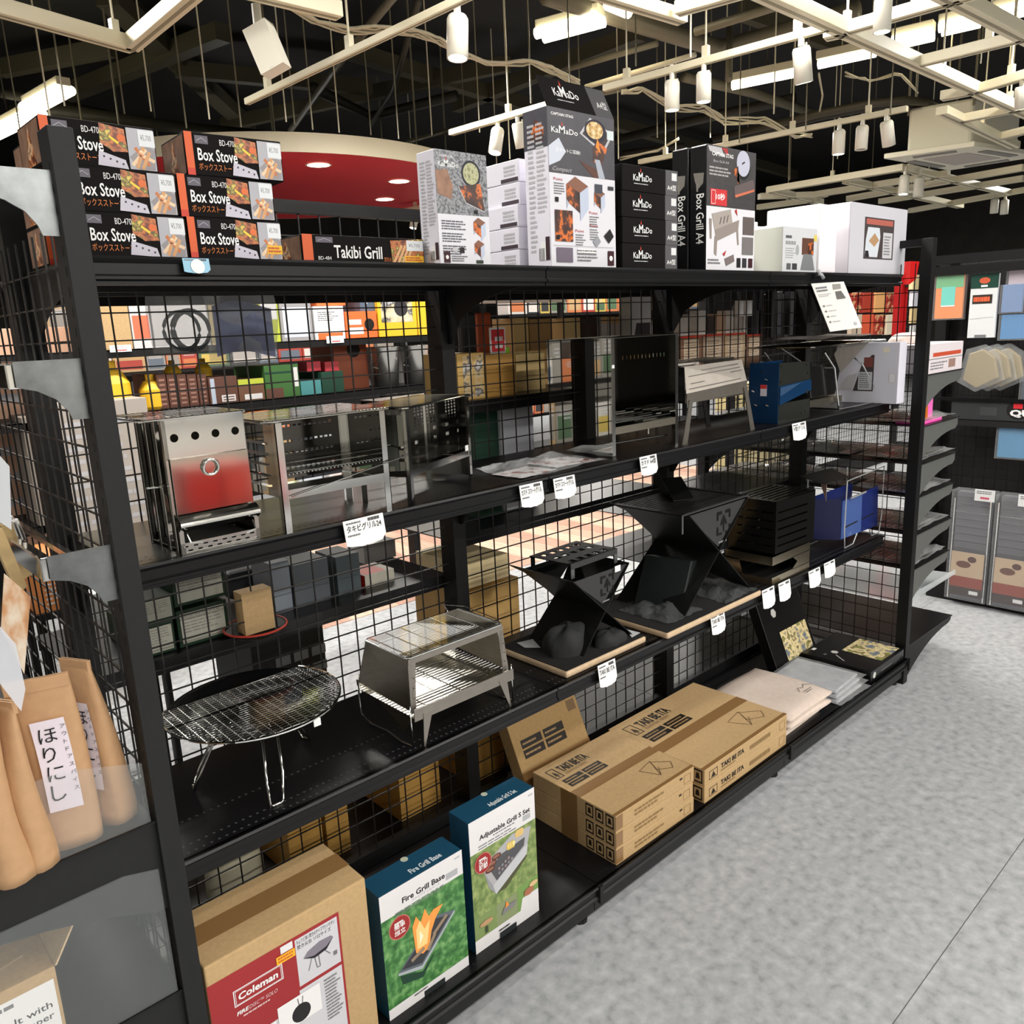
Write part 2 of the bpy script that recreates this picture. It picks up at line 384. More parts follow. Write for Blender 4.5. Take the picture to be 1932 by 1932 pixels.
# ---- price cards on the shelf fronts
def price_card(px, y, lab, wd=0.062, ht=0.046, tint=None, text='', rows=3, tilt=0.0):
    u, v = px; p = at(u, v, y=y)
    t = thing('price_card', lab, 'price card', p, tilt, 'price cards on the shelf fronts', rot=(math.radians(-8), math.radians(tilt), 0))
    b = MB(); n = 14; pts = [(0, 0), (0, ht * 0.02)]
    out = [(0, ht), (wd, ht), (wd, ht * 0.25)] + [(wd * (1 - k / 8), ht * (0.10 - 0.10 * math.sin(PI * k / 8) * (1 if k % 2 else 0.8))) for k in range(1, 8)] + [(0, ht * 0.12)]
    b.prism([(x, 0, z - ht) for x, z in out][::-1], (0, -0.0008, 0), tint or WHITE)
    part('card', b, t); f = Face((0, -0.0008, -ht), (1, 0, 0), (0, 0, 1), wd, ht)
    if text: f.text(0.06, 0.58, 0.19, text, C(40, 40, 42), w=0.86, bold=0.015)
    f.lines(0.06, 0.83, 0.45, 0.93, 1, C(110, 110, 112), 0.6, 3); f.lines(0.6, 0.82, 0.97, 0.96, 1, C(80, 80, 82), 0.8, 5); 
    if rows: f.lines(0.06, 0.40, 0.4, 0.50, 1, C(120, 120, 122), 0.6, 7)
    part('printed_text', f.mb, t)
    return t
price_card((646, 985), 0.010, 'wide white price card under the chrome wire-topped grill', 0.086, 0.052, text='タキビグリル24', tilt=-1)
price_card((979, 917), 0.010, 'white price card under the plastic bag, left of a pair', 0.070, 0.052, text='カマド スマートグリル')
price_card((1043, 904), 0.010, 'white price card under the plastic bag, right of a pair', 0.070, 0.050, text='カマド スマートグリル')
price_card((1206, 863), 0.010, 'white price card under the tall mirror-sided stove', 0.068, 0.050, text='カマド A4型')
price_card((1494, 800), 0.010, 'white price card under the black wire fire pit', 0.085, 0.056, rows=0, text='V型グリル')
price_card((1127, 1257), 0.004, 'white price card under the small black folding fire pit', 0.066, 0.062, text='TAKI BE ITA')
price_card((1340, 1163), 0.004, 'white price card under the large black folding fire pit', 0.070, 0.062, text='TAKI BE ITA')
price_card((1437, 1115), 0.004, 'white price card under the slotted steel box, left of a pair', 0.072, 0.064, rows=0)
price_card((1468, 1102), 0.004, 'white price card under the slotted steel box, right of a pair', 0.072, 0.064, rows=0)
price_card((1525, 1079), 0.004, 'blank white price card under the blue folding grill, left of a pair', 0.078, 0.062, rows=0)
price_card((1554, 1064), 0.004, 'blank white price card under the blue folding grill, right of a pair', 0.078, 0.056, rows=0)
t = price_card((343, 487), -0.006, 'pale blue price card with a white round sticker on the top shelf edge', 0.040, 0.022, tint=C(150, 200, 225), rows=0)
part('round_sticker', MB().lathe([(0, 0), (0.0105, 0)], WHITE, 20), t).matrix_local = Matrix.Translation((0.021, -0.0018, -0.012)) @ Matrix.Rotation(PI / 2, 4, 'X')

# ================================================================== end shelving unit on the left
el = thing('end_shelving_unit', 'black end shelving with silver hook bars beside the kraft pouches', 'shelving', (0, 0, 0))
for y0 in (-0.09, 0.82):
    p = part('upright', MB().box(-0.046, y0, 0, -0.016, y0 + 0.045, 1.687, POST), el, bevel=0.001)
    part('slots', slots(1.687, -0.046, y0 + 0.012, y0 + 0.020, -1), p, kind='stuff')
o = part('wire_grid', wire_grid(0.865, 1.45, r=0.0019), el, kind='stuff'); o.location = (-0.030, -0.045, 0.13); o.rotation_euler = (0, 0, PI / 2)
def silver_bracket(z):
    pts = [(0, 0), (-0.078, 0), (-0.078, -0.032), (-0.056, -0.038), (-0.036, -0.050), (-0.024, -0.066), (-0.020, -0.078), (0, -0.078)]
    for yy in (-0.078, 0.83):
        o = part('hook_bar_bracket', MB().prism([(x, 0, q) for x, q in pts], (0, 0.003, 0), GALV), el); o.location = (-0.046, yy, z)
    o = part('hook_bar', MB().box(-0.132, -0.072, z - 0.034, -0.118, 0.83, z - 0.002, CHROME), el, bevel=0.002)
    o = part('hook_bar_rear_rail', MB().bar((-0.095, -0.07, z - 0.006), (-0.095, 0.83, z - 0.006), 0.008, 0.008, CHROME), el)
for z in (1.637, 1.408, 1.157): silver_bracket(z)
def loop_hook(y, z, lab, L=0.16):
    b = MB()
    for dx in (0, ):
        b.tube([(-0.12, y, z), (-0.12 - 0.005, y, z + 0.03), (-0.12 - L, y, z + 0.035)], 0.0028, CHROME, 6)
        b.tube([(-0.12, y + 0.03, z), (-0.125, y + 0.03, z + 0.03), (-0.12 - L, y + 0.03, z + 0.035)], 0.0028, CHROME, 6)
        b.tube([(-0.12 - L, y, z + 0.035), (-0.12 - L, y + 0.03, z + 0.035)], 0.0028, CHROME, 6)
    return solo('display_hook', b, lab, 'hook', 'chrome double hooks on the end bars')
for y, z, lab in ((0.06, 1.408, 'nearest chrome hook on the middle silver bar'), (0.20, 1.408, 'second chrome hook on the middle silver bar'), (0.36, 1.408, 'third chrome hook on the middle silver bar'), (0.06, 1.157, 'nearest chrome hook on the lowest silver bar'), (0.22, 1.157, 'second chrome hook on the lowest silver bar'), (0.10, 1.637, 'chrome hook on the uppermost silver bar')):
    loop_hook(y, z, lab)
def end_shelf(unit, x0, x1, y0, y1, z, m=BLK, arm=True, th=0.003, sgn=-1, h=0.11, nose=0.04):
    s = part('shelf', MB().box(min(x0, x1), y0, z - th, max(x0, x1), y1, z, BLKS), unit)
    if arm:
        L = abs(x1 - x0)
        pts = [(0, 0), (L, 0), (L, -nose * 0.7)]
        for k in range(8): a = 1 - k / 7; pts.append((L * 0.04 + L * 0.9 * a, -nose - (h - nose) * (1 - a) ** 2.2))
        pts += [(0, -h)]
        for yy in (y0 + 0.006, y1 - 0.012):
            q = part('bracket', MB().prism([(x0 + sgn * a, yy, z - 0.0005 + b) for a, b in pts], (0, 0.003, 0), m), unit)
    return s
end_shelf(el, -0.046, -0.42, -0.085, 0.85, 0.735, POST, h=0.15, nose=0.075)
end_shelf(el, -0.046, -0.42, -0.085, 0.85, 0.440, POST, h=0.14, nose=0.07)
end_shelf(el, -0.046, -0.48, -0.085, 0.85, 0.13, POST, h=0.13, nose=0.12)
# sockets of the brackets and small bolts
b = MB()
for z in (0.715, 0.420):
    b.lathe([(0.004, 0), (0.0, 0.001)], BLKM, 10)
# clear dividers
def sheet(name, lab, pts, off, m=PLEXI, cat='divider'):
    return solo(name, MB().prism(pts, off, m), lab, cat, 'clear dividers of the left end shelving')
sheet('acrylic_divider', 'scratched clear divider beside the kraft pouches', [(-0.40, -0.083, 0.736), (-0.052, -0.083, 0.736), (-0.052, -0.083, 0.83), (-0.15, -0.083, 0.86), (-0.40, -0.083, 0.86)], (0, 0.003, 0))
sheet('acrylic_divider', 'smoky clear divider below the kraft pouches', [(-0.40, -0.083, 0.441), (-0.052, -0.083, 0.441), (-0.052, -0.083, 0.655), (-0.10, -0.083, 0.668), (-0.40, -0.083, 0.668)], (0, 0.003, 0))

# ---- kraft pouches
PCH = mat('kraft_pouch', (192, 152, 112), 0.62, noise=0.05, scale=60, bump=0.4)
def pouch(u, v, Wd, Hh, rz, lab, lean=0.03, label=True, seed=0, dep=0.045, zz=0.735, y=None):
    p = at(u, v, z=zz) if y is None else at(u, v, y=y)
    p.z = zz
    t = thing('stand_up_pouch', lab, 'pouch', p, rz, 'kraft spice pouches on the left end shelf'); r = random.Random(seed)
    b = MB(); prof = []; n = 16; N = 12
    for j in range(n + 1):
        a = j / n; d = dep * (1 - a) ** 0.55 * (0.9 + 0.1 * math.sin(a * 7)) + 0.0014; wv = Wd * (0.92 + 0.08 * a)
        prof.append((a, d, wv))
    vs = []; fs = []
    for a, d, wv in prof:
        for k in range(N):
            th = 2 * PI * k / N; c, s_ = math.cos(th), math.sin(th)
            sx = math.copysign(abs(c) ** 0.5, c); sy = math.copysign(abs(s_) ** 0.8, s_)
            vs.append((sx * wv / 2 + lean * a * a, sy * d / 2 * (1 + 0.15 * math.sin(9 * a + k)) + 0.012 * math.sin(3 * a + seed) * a, a * Hh))
    for j in range(n):
        for k in range(N): fs.append((j * N + k, j * N + (k + 1) % N, (j + 1) * N + (k + 1) % N, (j + 1) * N + k))
    fs.append(tuple(range(N))[::-1]); fs.append(tuple(n * N + k for k in range(N)))
    b.add(vs, fs, PCH); part('pouch_bag', b, t, smooth=True)
    part('heat_seal', MB().box(-Wd / 2 + lean * 0.8, -0.0035 + 0.012 * math.sin(3 + seed), Hh * 0.93, Wd / 2 + lean, 0.0035 + 0.012 * math.sin(3 + seed), Hh * 1.0, PCH), t)
    if label:
        lb = MB(); lw = Wd * 0.52
        m = mat('pale_paper_label', (232, 224, 236), 0.5); nn = 12; vs = []; fs = []
        def fy(a): d = dep * (1 - a) ** 0.55 * (0.9 + 0.1 * math.sin(a * 7)) + 0.0014; return -d / 2 * 1.12 + 0.012 * math.sin(3 * a + seed) * a - 0.0025
        for j in range(nn + 1):
            a = 0.24 + 0.52 * j / nn
            for x in (-lw / 2, lw / 2): vs.append((x + lean * a * a, fy(a), a * Hh))
        for j in range(nn): fs.append((2 * j, 2 * j + 1, 2 * j + 3, 2 * j + 2))
        lb.add(vs, fs, m); lo = part('paper_label', lb, t)
        tb = MB()
        for q, ch in enumerate('ほりにし'):
            tv, tf, tw = text_geo(ch); a0 = 0.635 - 0.11 * q; sc = 0.105 * Hh
            tb.add([(x * sc - 0.55 * sc + lean * a0 * a0, fy(a0 + z * sc / Hh) - 0.0012, a0 * Hh + z * sc) for x, z in tv], tf, C(30, 28, 30))
        for q, ch in enumerate('アウトドアスパイス'):
            tv, tf, tw = text_geo(ch); a0 = 0.70 - 0.045 * q; sc = 0.03 * Hh
            tb.add([(x * sc + lw * 0.33 + lean * a0 * a0, fy(a0) - 0.0012, a0 * Hh + z * sc) for x, z in tv], tf, C(80, 76, 80))
        part('label_lettering', tb, lo)
    return t
pouch(140, 1572, 0.080, 0.255, math.radians(-16), 'kraft pouch with a white brush-lettered label facing the camera', seed=1, lean=-0.012, y=-0.045)
pouch(222, 1540, 0.055, 0.255, math.radians(-62), 'kraft pouch turned sideways, nearest the black post', seed=2, lean=-0.020, dep=0.05, y=-0.03)
pouch(58, 1612, 0.078, 0.245, math.radians(-62), 'kraft pouch with its label turned away, second from the left', seed=3, lean=-0.01, dep=0.05, y=-0.06)
pouch(8, 1622, 0.085, 0.25, math.radians(-70), 'kraft pouch cut off by the left edge of the view', seed=4, lean=-0.01, dep=0.055, label=False, y=-0.065)
# hanging shop cards above the pouches
def shop_card(c4, y, name, lab, m):
    p = [at(u, v, y=y) for u, v in c4]
    return solo(name, MB().prism(p, (0.0, 0.002, 0), m), lab, 'card', bevel=0)
PIX = ramp_mat('print_food_pale', [(0.3, (222, 218, 212)), (0.46, (214, 200, 180)), (0.53, (190, 140, 96)), (0.6, (130, 96, 76)), (0.7, (226, 222, 214))], scale=18, stretch=(1, 1, 0.5))
shop_card([(8, 1082), (58, 1125), (46, 1272), (2, 1185)], -0.105, 'picture_card', 'tilted glossy picture card hanging above the pouches', PIX)
shop_card([(0, 1182), (30, 1215), (48, 1300), (40, 1342), (0, 1290)], -0.11, 'clear_card_holder', 'small clear card holder clipped below the picture card', mat('milky_plastic', (225, 228, 235), 0.2, alpha=0.6))
shop_card([(0, 860), (18, 880), (22, 1000), (0, 985)], -0.05, 'pale_card', 'pale card on a hook at the left edge', C(196, 200, 205))
def wood_block(u, v, h, lab, y=0.0):
    p = at(u, v, y=y); return solo('wooden_handle', MB().obox(p, (0.016, 0.0, -0.085), (0, 0.018, 0), (0.014, 0, 0.006), mat('hanging_wood', (176, 150, 104), 0.55, noise=0.2, scale=25)), lab, 'utensil', 'wooden handles hanging from the end hooks')
wood_block(2, 992, 0.1, 'wooden handle hanging from a chrome hook at the left edge', 0.10); wood_block(-16, 1010, 0.1, 'shorter wooden handle behind the first at the left edge', -0.01)
# cardboard case on the low left shelf
def cb_front(f):
    f.rect(0.30, 0.02, 0.98, 0.86, WHITE); f.lines(0.34, 0.66, 0.8, 0.82, 2, C(120, 120, 124), 0.6, 4)
    f.text(0.95, 0.52, 0.085, 'Pink Rock Salt with', C(70, 70, 74), align='r', w=0.62, bold=0.01); f.text(0.95, 0.38, 0.085, 'Ground Black Pepper', C(70, 70, 74), align='r', w=0.62, bold=0.01)
    f.text(0.80, 0.26, 0.075, '500g × 12', C(70, 70, 74), align='r', w=0.3)
    x = 0.5; r = random.Random(3)
    while x < 0.92: wd = 0.006 + 0.012 * r.random(); f.rect(x, 0.03, x + wd, 0.20, C(40, 40, 44)); x += wd + 0.012
p = at(118, 1880, y=-0.075)
cs = carton('cardboard_case', 'opened cardboard case with white barcode label on the low left shelf', 'box', (p.x - 0.235, -0.060, 0.442), (0.235, 0.3, 0.125), KRAFT, 0, None, [('front', 'shipping_label', cb_front)])
part('flap', MB().obox((0.235, 0.0, 0.125), (0.03, 0.0, 0.05), (0, 0.26, 0), (0.003, 0, 0), KRAFTL), cs); part('flap', MB().obox((0.0, 0.0, 0.125), (0.20, -0.01, 0.045), (0, 0.003, 0), (0.0, 0.001, 0.0), KRAFTL), cs)

# ================================================================== end shelving unit on the right
er = thing('end_shelving_unit', 'black end shelving at the far end, its shelves full of bagged grill nets', 'shelving', (0, 0, 0))
for y0 in (-0.096, 0.82):
    p = part('upright', MB().box(2.70, y0, 0.0, 2.735, y0 + 0.040, 1.66, BLK), er, bevel=0.001)
    part('slots', slots(1.66, 2.735, y0 + 0.012, y0 + 0.02, 1), p, kind='stuff')
o = part('wire_grid', wire_grid(0.87, 1.45, r=0.0019), er, kind='stuff'); o.location = (2.718, -0.055, 0.13); o.rotation_euler = (0, 0, PI / 2)
part('top_rail', MB().box(2.705, -0.055, 1.635, 2.73, 0.82, 1.66, BLK), er)
GREYB = mat('bracket_grey', (88, 90, 88), 0.5)
RZ = [1.190, 1.003, 0.862, 0.737, 0.592, 0.455]
for z in RZ: end_shelf(er, 2.735, 3.10, -0.09, 0.86, z, GREYB, sgn=1, h=0.13, nose=0.045)
end_shelf(er, 2.735, 3.20, -0.09, 0.86, 0.145, BLK, sgn=1, h=0.14, nose=0.03)

# ================================================================== cartons on the top shelf
FOOD = ramp_mat('print_food_dark', [(0.2, (60, 30, 22)), (0.42, (120, 60, 40)), (0.5, (206, 120, 62)), (0.56, (70, 84, 40)), (0.62, (226, 196, 90)), (0.75, (150, 60, 40))], scale=55)
FIRE = ramp_mat('print_fire', [(0.25, (40, 26, 22)), (0.42, (120, 62, 40)), (0.5, (226, 150, 96)), (0.58, (246, 220, 180)), (0.7, (150, 84, 56))], scale=60)
FIRED = ramp_mat('print_ember', [(0.3, (34, 28, 28)), (0.5, (84, 50, 40)), (0.58, (230, 120, 50)), (0.66, (90, 50, 40)), (0.8, (60, 56, 56))], scale=40)
STONE = ramp_mat('print_gravel', [(0.3, (60, 62, 66)), (0.48, (112, 114, 120)), (0.56, (160, 162, 168)), (0.7, (88, 90, 88))], scale=160)
GRASS = ramp_mat('print_grass', [(0.28, (38, 84, 44)), (0.48, (66, 124, 62)), (0.56, (96, 150, 86)), (0.72, (130, 176, 110))], scale=60)
GRASS2 = ramp_mat('print_grass_warm', [(0.28, (88, 112, 60)), (0.5, (124, 146, 84)), (0.6, (150, 166, 104)), (0.75, (172, 180, 120))], scale=60)
NAVYB = C(24, 22, 26); GREYI = C(120, 120, 124); LG = C(188, 188, 192); SILV = C(176, 176, 184, 0.4); RED = C(176, 40, 42); WOODI = C(206, 170, 128)
BOXK = mat('black_print_carton', (18, 15, 15), 0.7, spec=0.12)
def stove_front(name='Box Stove', jp='ボックスストーブ', code='BD-470', yellow=False, sticker=True):
    def fn(f):
        f.rect(0.0, 0.0, 0.075, 1.0, C(222, 96, 44)); f.rect(0.0, 0.0, 0.075, 0.16, C(206, 60, 40)); f.rect(0.10, 0.74, 0.23, 0.93, C(96, 92, 104)); f.line(0.115, 0.80, 0.165, 0.88, 0.0006, LG); f.line(0.165, 0.88, 0.215, 0.80, 0.0006, LG)
        if name == 'Box Stove':
            f.text(0.345, 0.74, 0.14, code, C(232, 230, 232), w=0.15); f.text(0.115, 0.36, 0.28, name, WHITE, w=0.40, bold=0.015); f.text(0.115, 0.14, 0.13, jp, C(214, 120, 50), w=0.38)
            f.poly([(0.50, 0.98), (0.72, 0.90), (0.73, 0.40), (0.60, 0.38), (0.49, 0.55)], FOOD); f.poly([(0.47, 0.38), (0.70, 0.22), (0.72, 0.02), (0.45, 0.06)], C(200, 196, 210))
            for q in range(4): f.disc(0.51 + q * 0.055, 0.26 - q * 0.045, 0.010, C(70, 66, 72), 10)
            f.poly([(0.58, 0.74), (0.66, 0.60), (0.645, 0.55), (0.57, 0.69)], C(236, 206, 70)); f.disc(0.68, 0.70, 0.035, C(224, 112, 56), 12)
            f.rect(0.735, 0.03, 0.985, 0.95, SILV); f.poly([(0.74, 0.3), (0.82, 0.03), (0.97, 0.05), (0.985, 0.5), (0.9, 0.62)], C(150, 146, 150))
            for q, (a, b_, c_, d_) in enumerate([(0.76, 0.12, 0.90, 0.50), (0.80, 0.06, 0.88, 0.55), (0.92, 0.14, 0.80, 0.52), (0.97, 0.24, 0.82, 0.40), (0.85, 0.05, 0.93, 0.45)]): f.line(a, b_, c_, d_, 0.0048, [C(236, 206, 170), C(214, 160, 110), C(200, 120, 70)][q % 3])
            f.disc(0.85, 0.40, 0.03, FIRE, 12)
        else:
            f.text(0.11, 0.17, 0.12, code, C(232, 230, 232), w=0.10); f.text(0.235, 0.25, 0.42, name, WHITE, w=0.39, bold=0.015); f.text(0.64, 0.17, 0.12, jp, C(214, 120, 50), w=0.12)
            f.poly([(0.71, 0.0), (0.70, 0.9), (0.99, 1.0), (0.99, 0.0)], FOOD)
            for q in range(4): f.line(0.72 + q * 0.04, 0.1, 0.80 + q * 0.03, 0.75, 0.005, C(220, 170, 120))
        if sticker: f.rect(0.84, 0.56, 0.99, 0.93, C(226, 230, 234)); f.text(0.86, 0.70, 0.12, '¥5,700', C(120, 120, 124), w=0.1)
        if yellow: f.rect(0.82, 0.16, 0.99, 0.38, C(238, 186, 40)); f.lines(0.83, 0.19, 0.98, 0.35, 2, C(190, 70, 40), 0.6, 9)
    return fn
def stove_side(f):
    f.rect(0.05, 0.05, 0.95, 0.95, mat('print_leather', (150, 116, 96), 0.4, noise=0.25, scale=60)); f.poly([(0.3, 0.05), (0.5, 0.9), (0.7, 0.05)], FIRE)
BSW, BSH, BSD = 0.152, 0.0605, 0.105
def box_stove(x, y, lvl, lab, rz=0, yellow=False, sticker=True):
    return carton('stove_carton', lab, 'box', (x, y, ZT + lvl * BSH), (BSW, BSD, BSH), BOXK, rz, 'black and orange stove cartons', [('front', 'front_print', stove_front(yellow=yellow, sticker=sticker)), ('left', 'side_print', stove_side)])
box_stove(0.001, 0.020, 0, 'black stove carton, bottom of the stack beside the left black post')
box_stove(-0.004, 0.024, 1, 'black stove carton, middle of the stack beside the left black post')
box_stove(-0.022, 0.030, 2, 'black stove carton, top of the stack beside the left black post', rz=0.02)
for l in range(3): box_stove(0.0, 0.17, l, 'black stove carton, %s of the rear pile seen through the side wire grid' % ('lowest', 'middle', 'topmost')[l])
box_stove(0.156, 0.018, 0, 'black stove carton with yellow sticker, bottom of the second stack', yellow=True)
box_stove(0.150, 0.020, 1, 'black stove carton, middle of the second stack')
box_stove(0.169, 0.022, 2, 'black stove carton jutting out on top of the second stack', rz=math.radians(-3))
carton('grill_carton', 'long flat dark carton with orange end between the stove cartons and the white box', 'box', (at(575, 488, y=0.075).x - 0.002, 0.075, ZT), (0.262, 0.12, 0.051), BOXK, 0, None, [('front', 'front_print', stove_front('Takibi Grill', '焚き火グリル', 'BD-484', yellow=True)), ('left', 'side_print', stove_side)])
# white cooking-stove cartons
CW = mat('white_print_carton', (232, 230, 240), 0.4)
def kamado_logo(f, x, y, h, w, m=WHITE):
    f.text(x, y, h, 'Ka', m, w=w * 0.24, bold=0.01); f.text(x + w * 0.26, y, h * 1.35, 'M', m, w=w * 0.2, bold=0.02); f.text(x + w * 0.49, y, h, 'aDo', m, w=w * 0.42, bold=0.01)
    f.poly([(x + w * 0.33, y + h * 1.4), (x + w * 0.39, y + h * 1.4), (x + w * 0.37, y + h * 2.1)], C(206, 60, 40))
def mini_stove(f, x, y, w, h, inside=FIRED):
    f.poly([(x, y + h * 0.35), (x + w * 0.6, y), (x + w * 0.6, y + h * 0.62), (x, y + h * 0.85)], inside); f.poly([(x + w * 0.6, y - h * 0.25), (x + w, y + h * 0.15), (x + w, y + h * 0.85), (x + w * 0.6, y + h * 0.62)], C(190, 200, 220)); f.poly([(x, y + h * 0.85), (x + w * 0.6, y + h * 0.62), (x + w, y + h * 0.85), (x + w * 0.4, y + h * 1.1)], C(134, 90, 70)); f.poly([(x, y + h * 0.1), (x + w * 0.1, y + h * 0.28), (x, y + h * 0.38)], C(180, 190, 205))
def small_front(f):
    f.rect(0, 0, 1, 1, C(222, 222, 230)); f.rect(0, 0.45, 1, 1, STONE); f.text(0.05, 0.94, 0.018, 'CAPTAIN STAG', WHITE, w=0.3); kamado_logo(f, 0.06, 0.86, 0.042, 0.42)
    f.poly([(0.0, 0.82), (0.22, 0.84), (0.32, 0.70), (0.28, 0.58), (0.02, 0.62)], mat('print_firewood', (150, 112, 90), 0.5, noise=0.25, scale=60)); f.disc(0.68, 0.82, 0.19, C(44, 46, 56), 20); f.disc(0.68, 0.82, 0.155, ramp_mat('print_stew', [(0.3, (120, 120, 70)), (0.5, (190, 190, 150)), (0.7, (96, 100, 60))], 90), 20)
    f.poly([(0.42, 0.70), (0.86, 0.74), (0.92, 0.50), (0.55, 0.56)], FIRED); f.line(0.42, 0.70, 0.55, 0.56, 0.002, LG); f.line(0.55, 0.56, 0.92, 0.49, 0.002, LG); f.rect(0.70, 0.47, 0.78, 0.50, C(24, 24, 28))
    for k in range(3): f.lines(0.06, 0.31 - k * 0.11, 0.55, 0.40 - k * 0.11, 4, C(90, 90, 100), 0.5, 11 + k)
    mini_stove(f, 0.68, 0.26, 0.24, 0.16); mini_stove(f, 0.68, 0.08, 0.2, 0.14); f.rect(0.07, 0.02, 0.19, 0.12, C(60, 26, 34)); f.disc(0.13, 0.07, 0.03, WHITE, 10); f.lines(0.22, 0.03, 0.55, 0.09, 3, C(120, 120, 126), 0.5, 4); f.poly([(0.22, 0.13), (0.32, 0.11), (0.34, 0.15), (0.25, 0.16)], LG); f.rect(0.38, 0.11, 0.47, 0.16, C(40, 34, 36)); f.rect(0.7, 0.02, 0.84, 0.05, C(50, 60, 50))
def side_white(f):
    f.lines(0.15, 0.1, 0.45, 0.92, 26, LG, 0.5, 21); f.lines(0.5, 0.35, 0.9, 0.92, 20, LG, 0.5, 22); f.rect(0.55, 0.05, 0.85, 0.17, WHITE); f.rect(0.78, 0.05, 0.95, 0.20, C(60, 40, 46))
    for k in range(7): f.rect(0.50 + k * 0.035, 0.05, 0.515 + k * 0.035, 0.13, C(50, 50, 54))
a = at(831, 495, y=0.03); b_ = at(926, 498, y=0.03)
carton('stove_carton', 'small white carton printed with a stewing pot over gravel, standing alone', 'box', (a.x, 0.03, ZT), (b_.x - a.x, 0.055, 0.208), CW, 0, None, [('front', 'front_print', small_front), ('left', 'side_print', side_white)])
def big_front(f):
    f.rect(0, 0, 1, 1, C(222, 222, 230)); f.rect(0, 0.60, 1, 1, mat('print_slate', (70, 68, 76), 0.4, noise=0.12, scale=40)); f.text(0.05, 0.955, 0.016, 'CAPTAIN STAG', WHITE, w=0.32, bold=0.02); kamado_logo(f, 0.05, 0.85, 0.034, 0.42)
    f.poly([(0.46, 0.87), (0.62, 0.98), (0.98, 0.90), (0.82, 0.76)], C(190, 190, 196)); f.poly([(0.50, 0.87), (0.62, 0.955), (0.94, 0.895), (0.81, 0.785)], C(70, 60, 62)); f.disc(0.70, 0.90, 0.17, C(46, 44, 56), 20, 0.075); f.disc(0.69, 0.905, 0.13, ramp_mat('print_pan_food', [(0.3, (96, 70, 44)), (0.5, (220, 180, 110)), (0.62, (240, 226, 190)), (0.75, (120, 70, 40))], 80), 18, 0.055)
    f.poly([(0.66, 0.80), (0.74, 0.84), (0.88, 0.80), (0.80, 0.70), (0.66, 0.70)], FIRED); f.poly([(0.44, 0.70), (0.68, 0.66), (0.86, 0.60), (0.66, 0.60)], C(96, 66, 56)); f.poly([(0.68, 0.72), (0.76, 0.72), (0.84, 0.60), (0.74, 0.60)], C(170, 176, 190)); f.poly([(0.70, 0.80), (0.73, 0.86), (0.78, 0.76)], C(240, 140, 50))
    f.poly([(0.0, 0.76), (0.15, 0.82), (0.25, 0.74), (0.16, 0.68), (0.0, 0.64)], C(206, 212, 226)); f.text(0.10, 0.735, 0.02, 'スマートに収納!', C(240, 240, 244), w=0.36, bold=0.01); f.rect(0.88, 0.86, 0.985, 0.92, C(214, 226, 228))
    f.text(0.05, 0.615, 0.026, 'Compact', LG, w=0.28, shear=0.4)
    for k, (x, y) in enumerate(((0.06, 0.555), (0.58, 0.36), (0.36, 0.235), (0.58, 0.275))): f.text(x, y, 0.018, 'Point', RED, w=0.13); f.lines(x, y - 0.09, x + 0.16, y - 0.01, 5, GREYI, 0.45, k + 3)
    mini_stove(f, 0.24, 0.36, 0.33, 0.21); mini_stove(f, 0.66, 0.40, 0.17, 0.12); f.rect(0.67, 0.50, 0.79, 0.56, C(70, 72, 84)); f.rect(0.88, 0.53, 0.97, 0.555, C(60, 60, 66)); f.rect(0.07, 0.42, 0.12, 0.45, C(20, 20, 20))
    f.rect(0.06, 0.17, 0.32, 0.37, FIRED); f.rect(0.07, 0.18, 0.12, 0.21, C(20, 20, 22)); f.rect(0.07, 0.035, 0.31, 0.13, C(110, 100, 116)); f.rect(0.38, 0.10, 0.66, 0.128, WHITE); f.lines(0.38, 0.04, 0.70, 0.125, 4, GREYI, 0.45, 8); f.rect(0.86, 0.02, 0.96, 0.12, C(60, 26, 34)); f.disc(0.91, 0.07, 0.028, WHITE, 10); f.poly([(0.62, 0.18), (0.70, 0.22), (0.75, 0.18), (0.68, 0.14)], C(150, 152, 160)); f.poly([(0.80, 0.22), (0.90, 0.27), (0.96, 0.22), (0.88, 0.17)], C(30, 28, 30)); f.rect(0.03, 0.142, 0.96, 0.145, LG)
a = at(1041, 500, y=0.03); b_ = at(1162, 503, y=0.03)
def big_side(f):
    f.rect(0, 0.76, 1, 1, mat('print_slate', (70, 68, 76), 0.4)); f.poly([(0.2, 0.80), (0.5, 0.94), (0.85, 0.88), (0.8, 0.80)], FIRED); side_white(f)
bk = carton('stove_carton', 'tallest white and grey stove carton with its black lid flap raised', 'box', (a.x, 0.03, ZT), (b_.x - a.x, 0.072, 0.322), CW, 0, None, [('front', 'front_print', big_front), ('left', 'side_print', big_side)])
fw = b_.x - a.x; fn_ = Vector((0, 0.034, 0.068)); 
fb = part('lid_flap', MB().prism([(0, 0, 0.322), (fw, 0, 0.322), (fw - 0.004, fn_.y, 0.322 + fn_.z), (0.004, fn_.y, 0.322 + fn_.z)], (0, 0.0006, -0.0006), BOXK), bk)
f = Face((0, 0, 0.322), (1, 0, 0), fn_, fw, fn_.length); f.rect(0.72, 0.0, 1, 0.97, C(74, 72, 76)); kamado_logo(f, 0.18, 0.42, 0.26, 0.40); f.text(0.80, 0.3, 0.2, 'A4型', WHITE, w=0.16); f.lines(0.2, 0.26, 0.56, 0.32, 1, LG, 0.5, 2); part('flap_print', f.mb, fb)
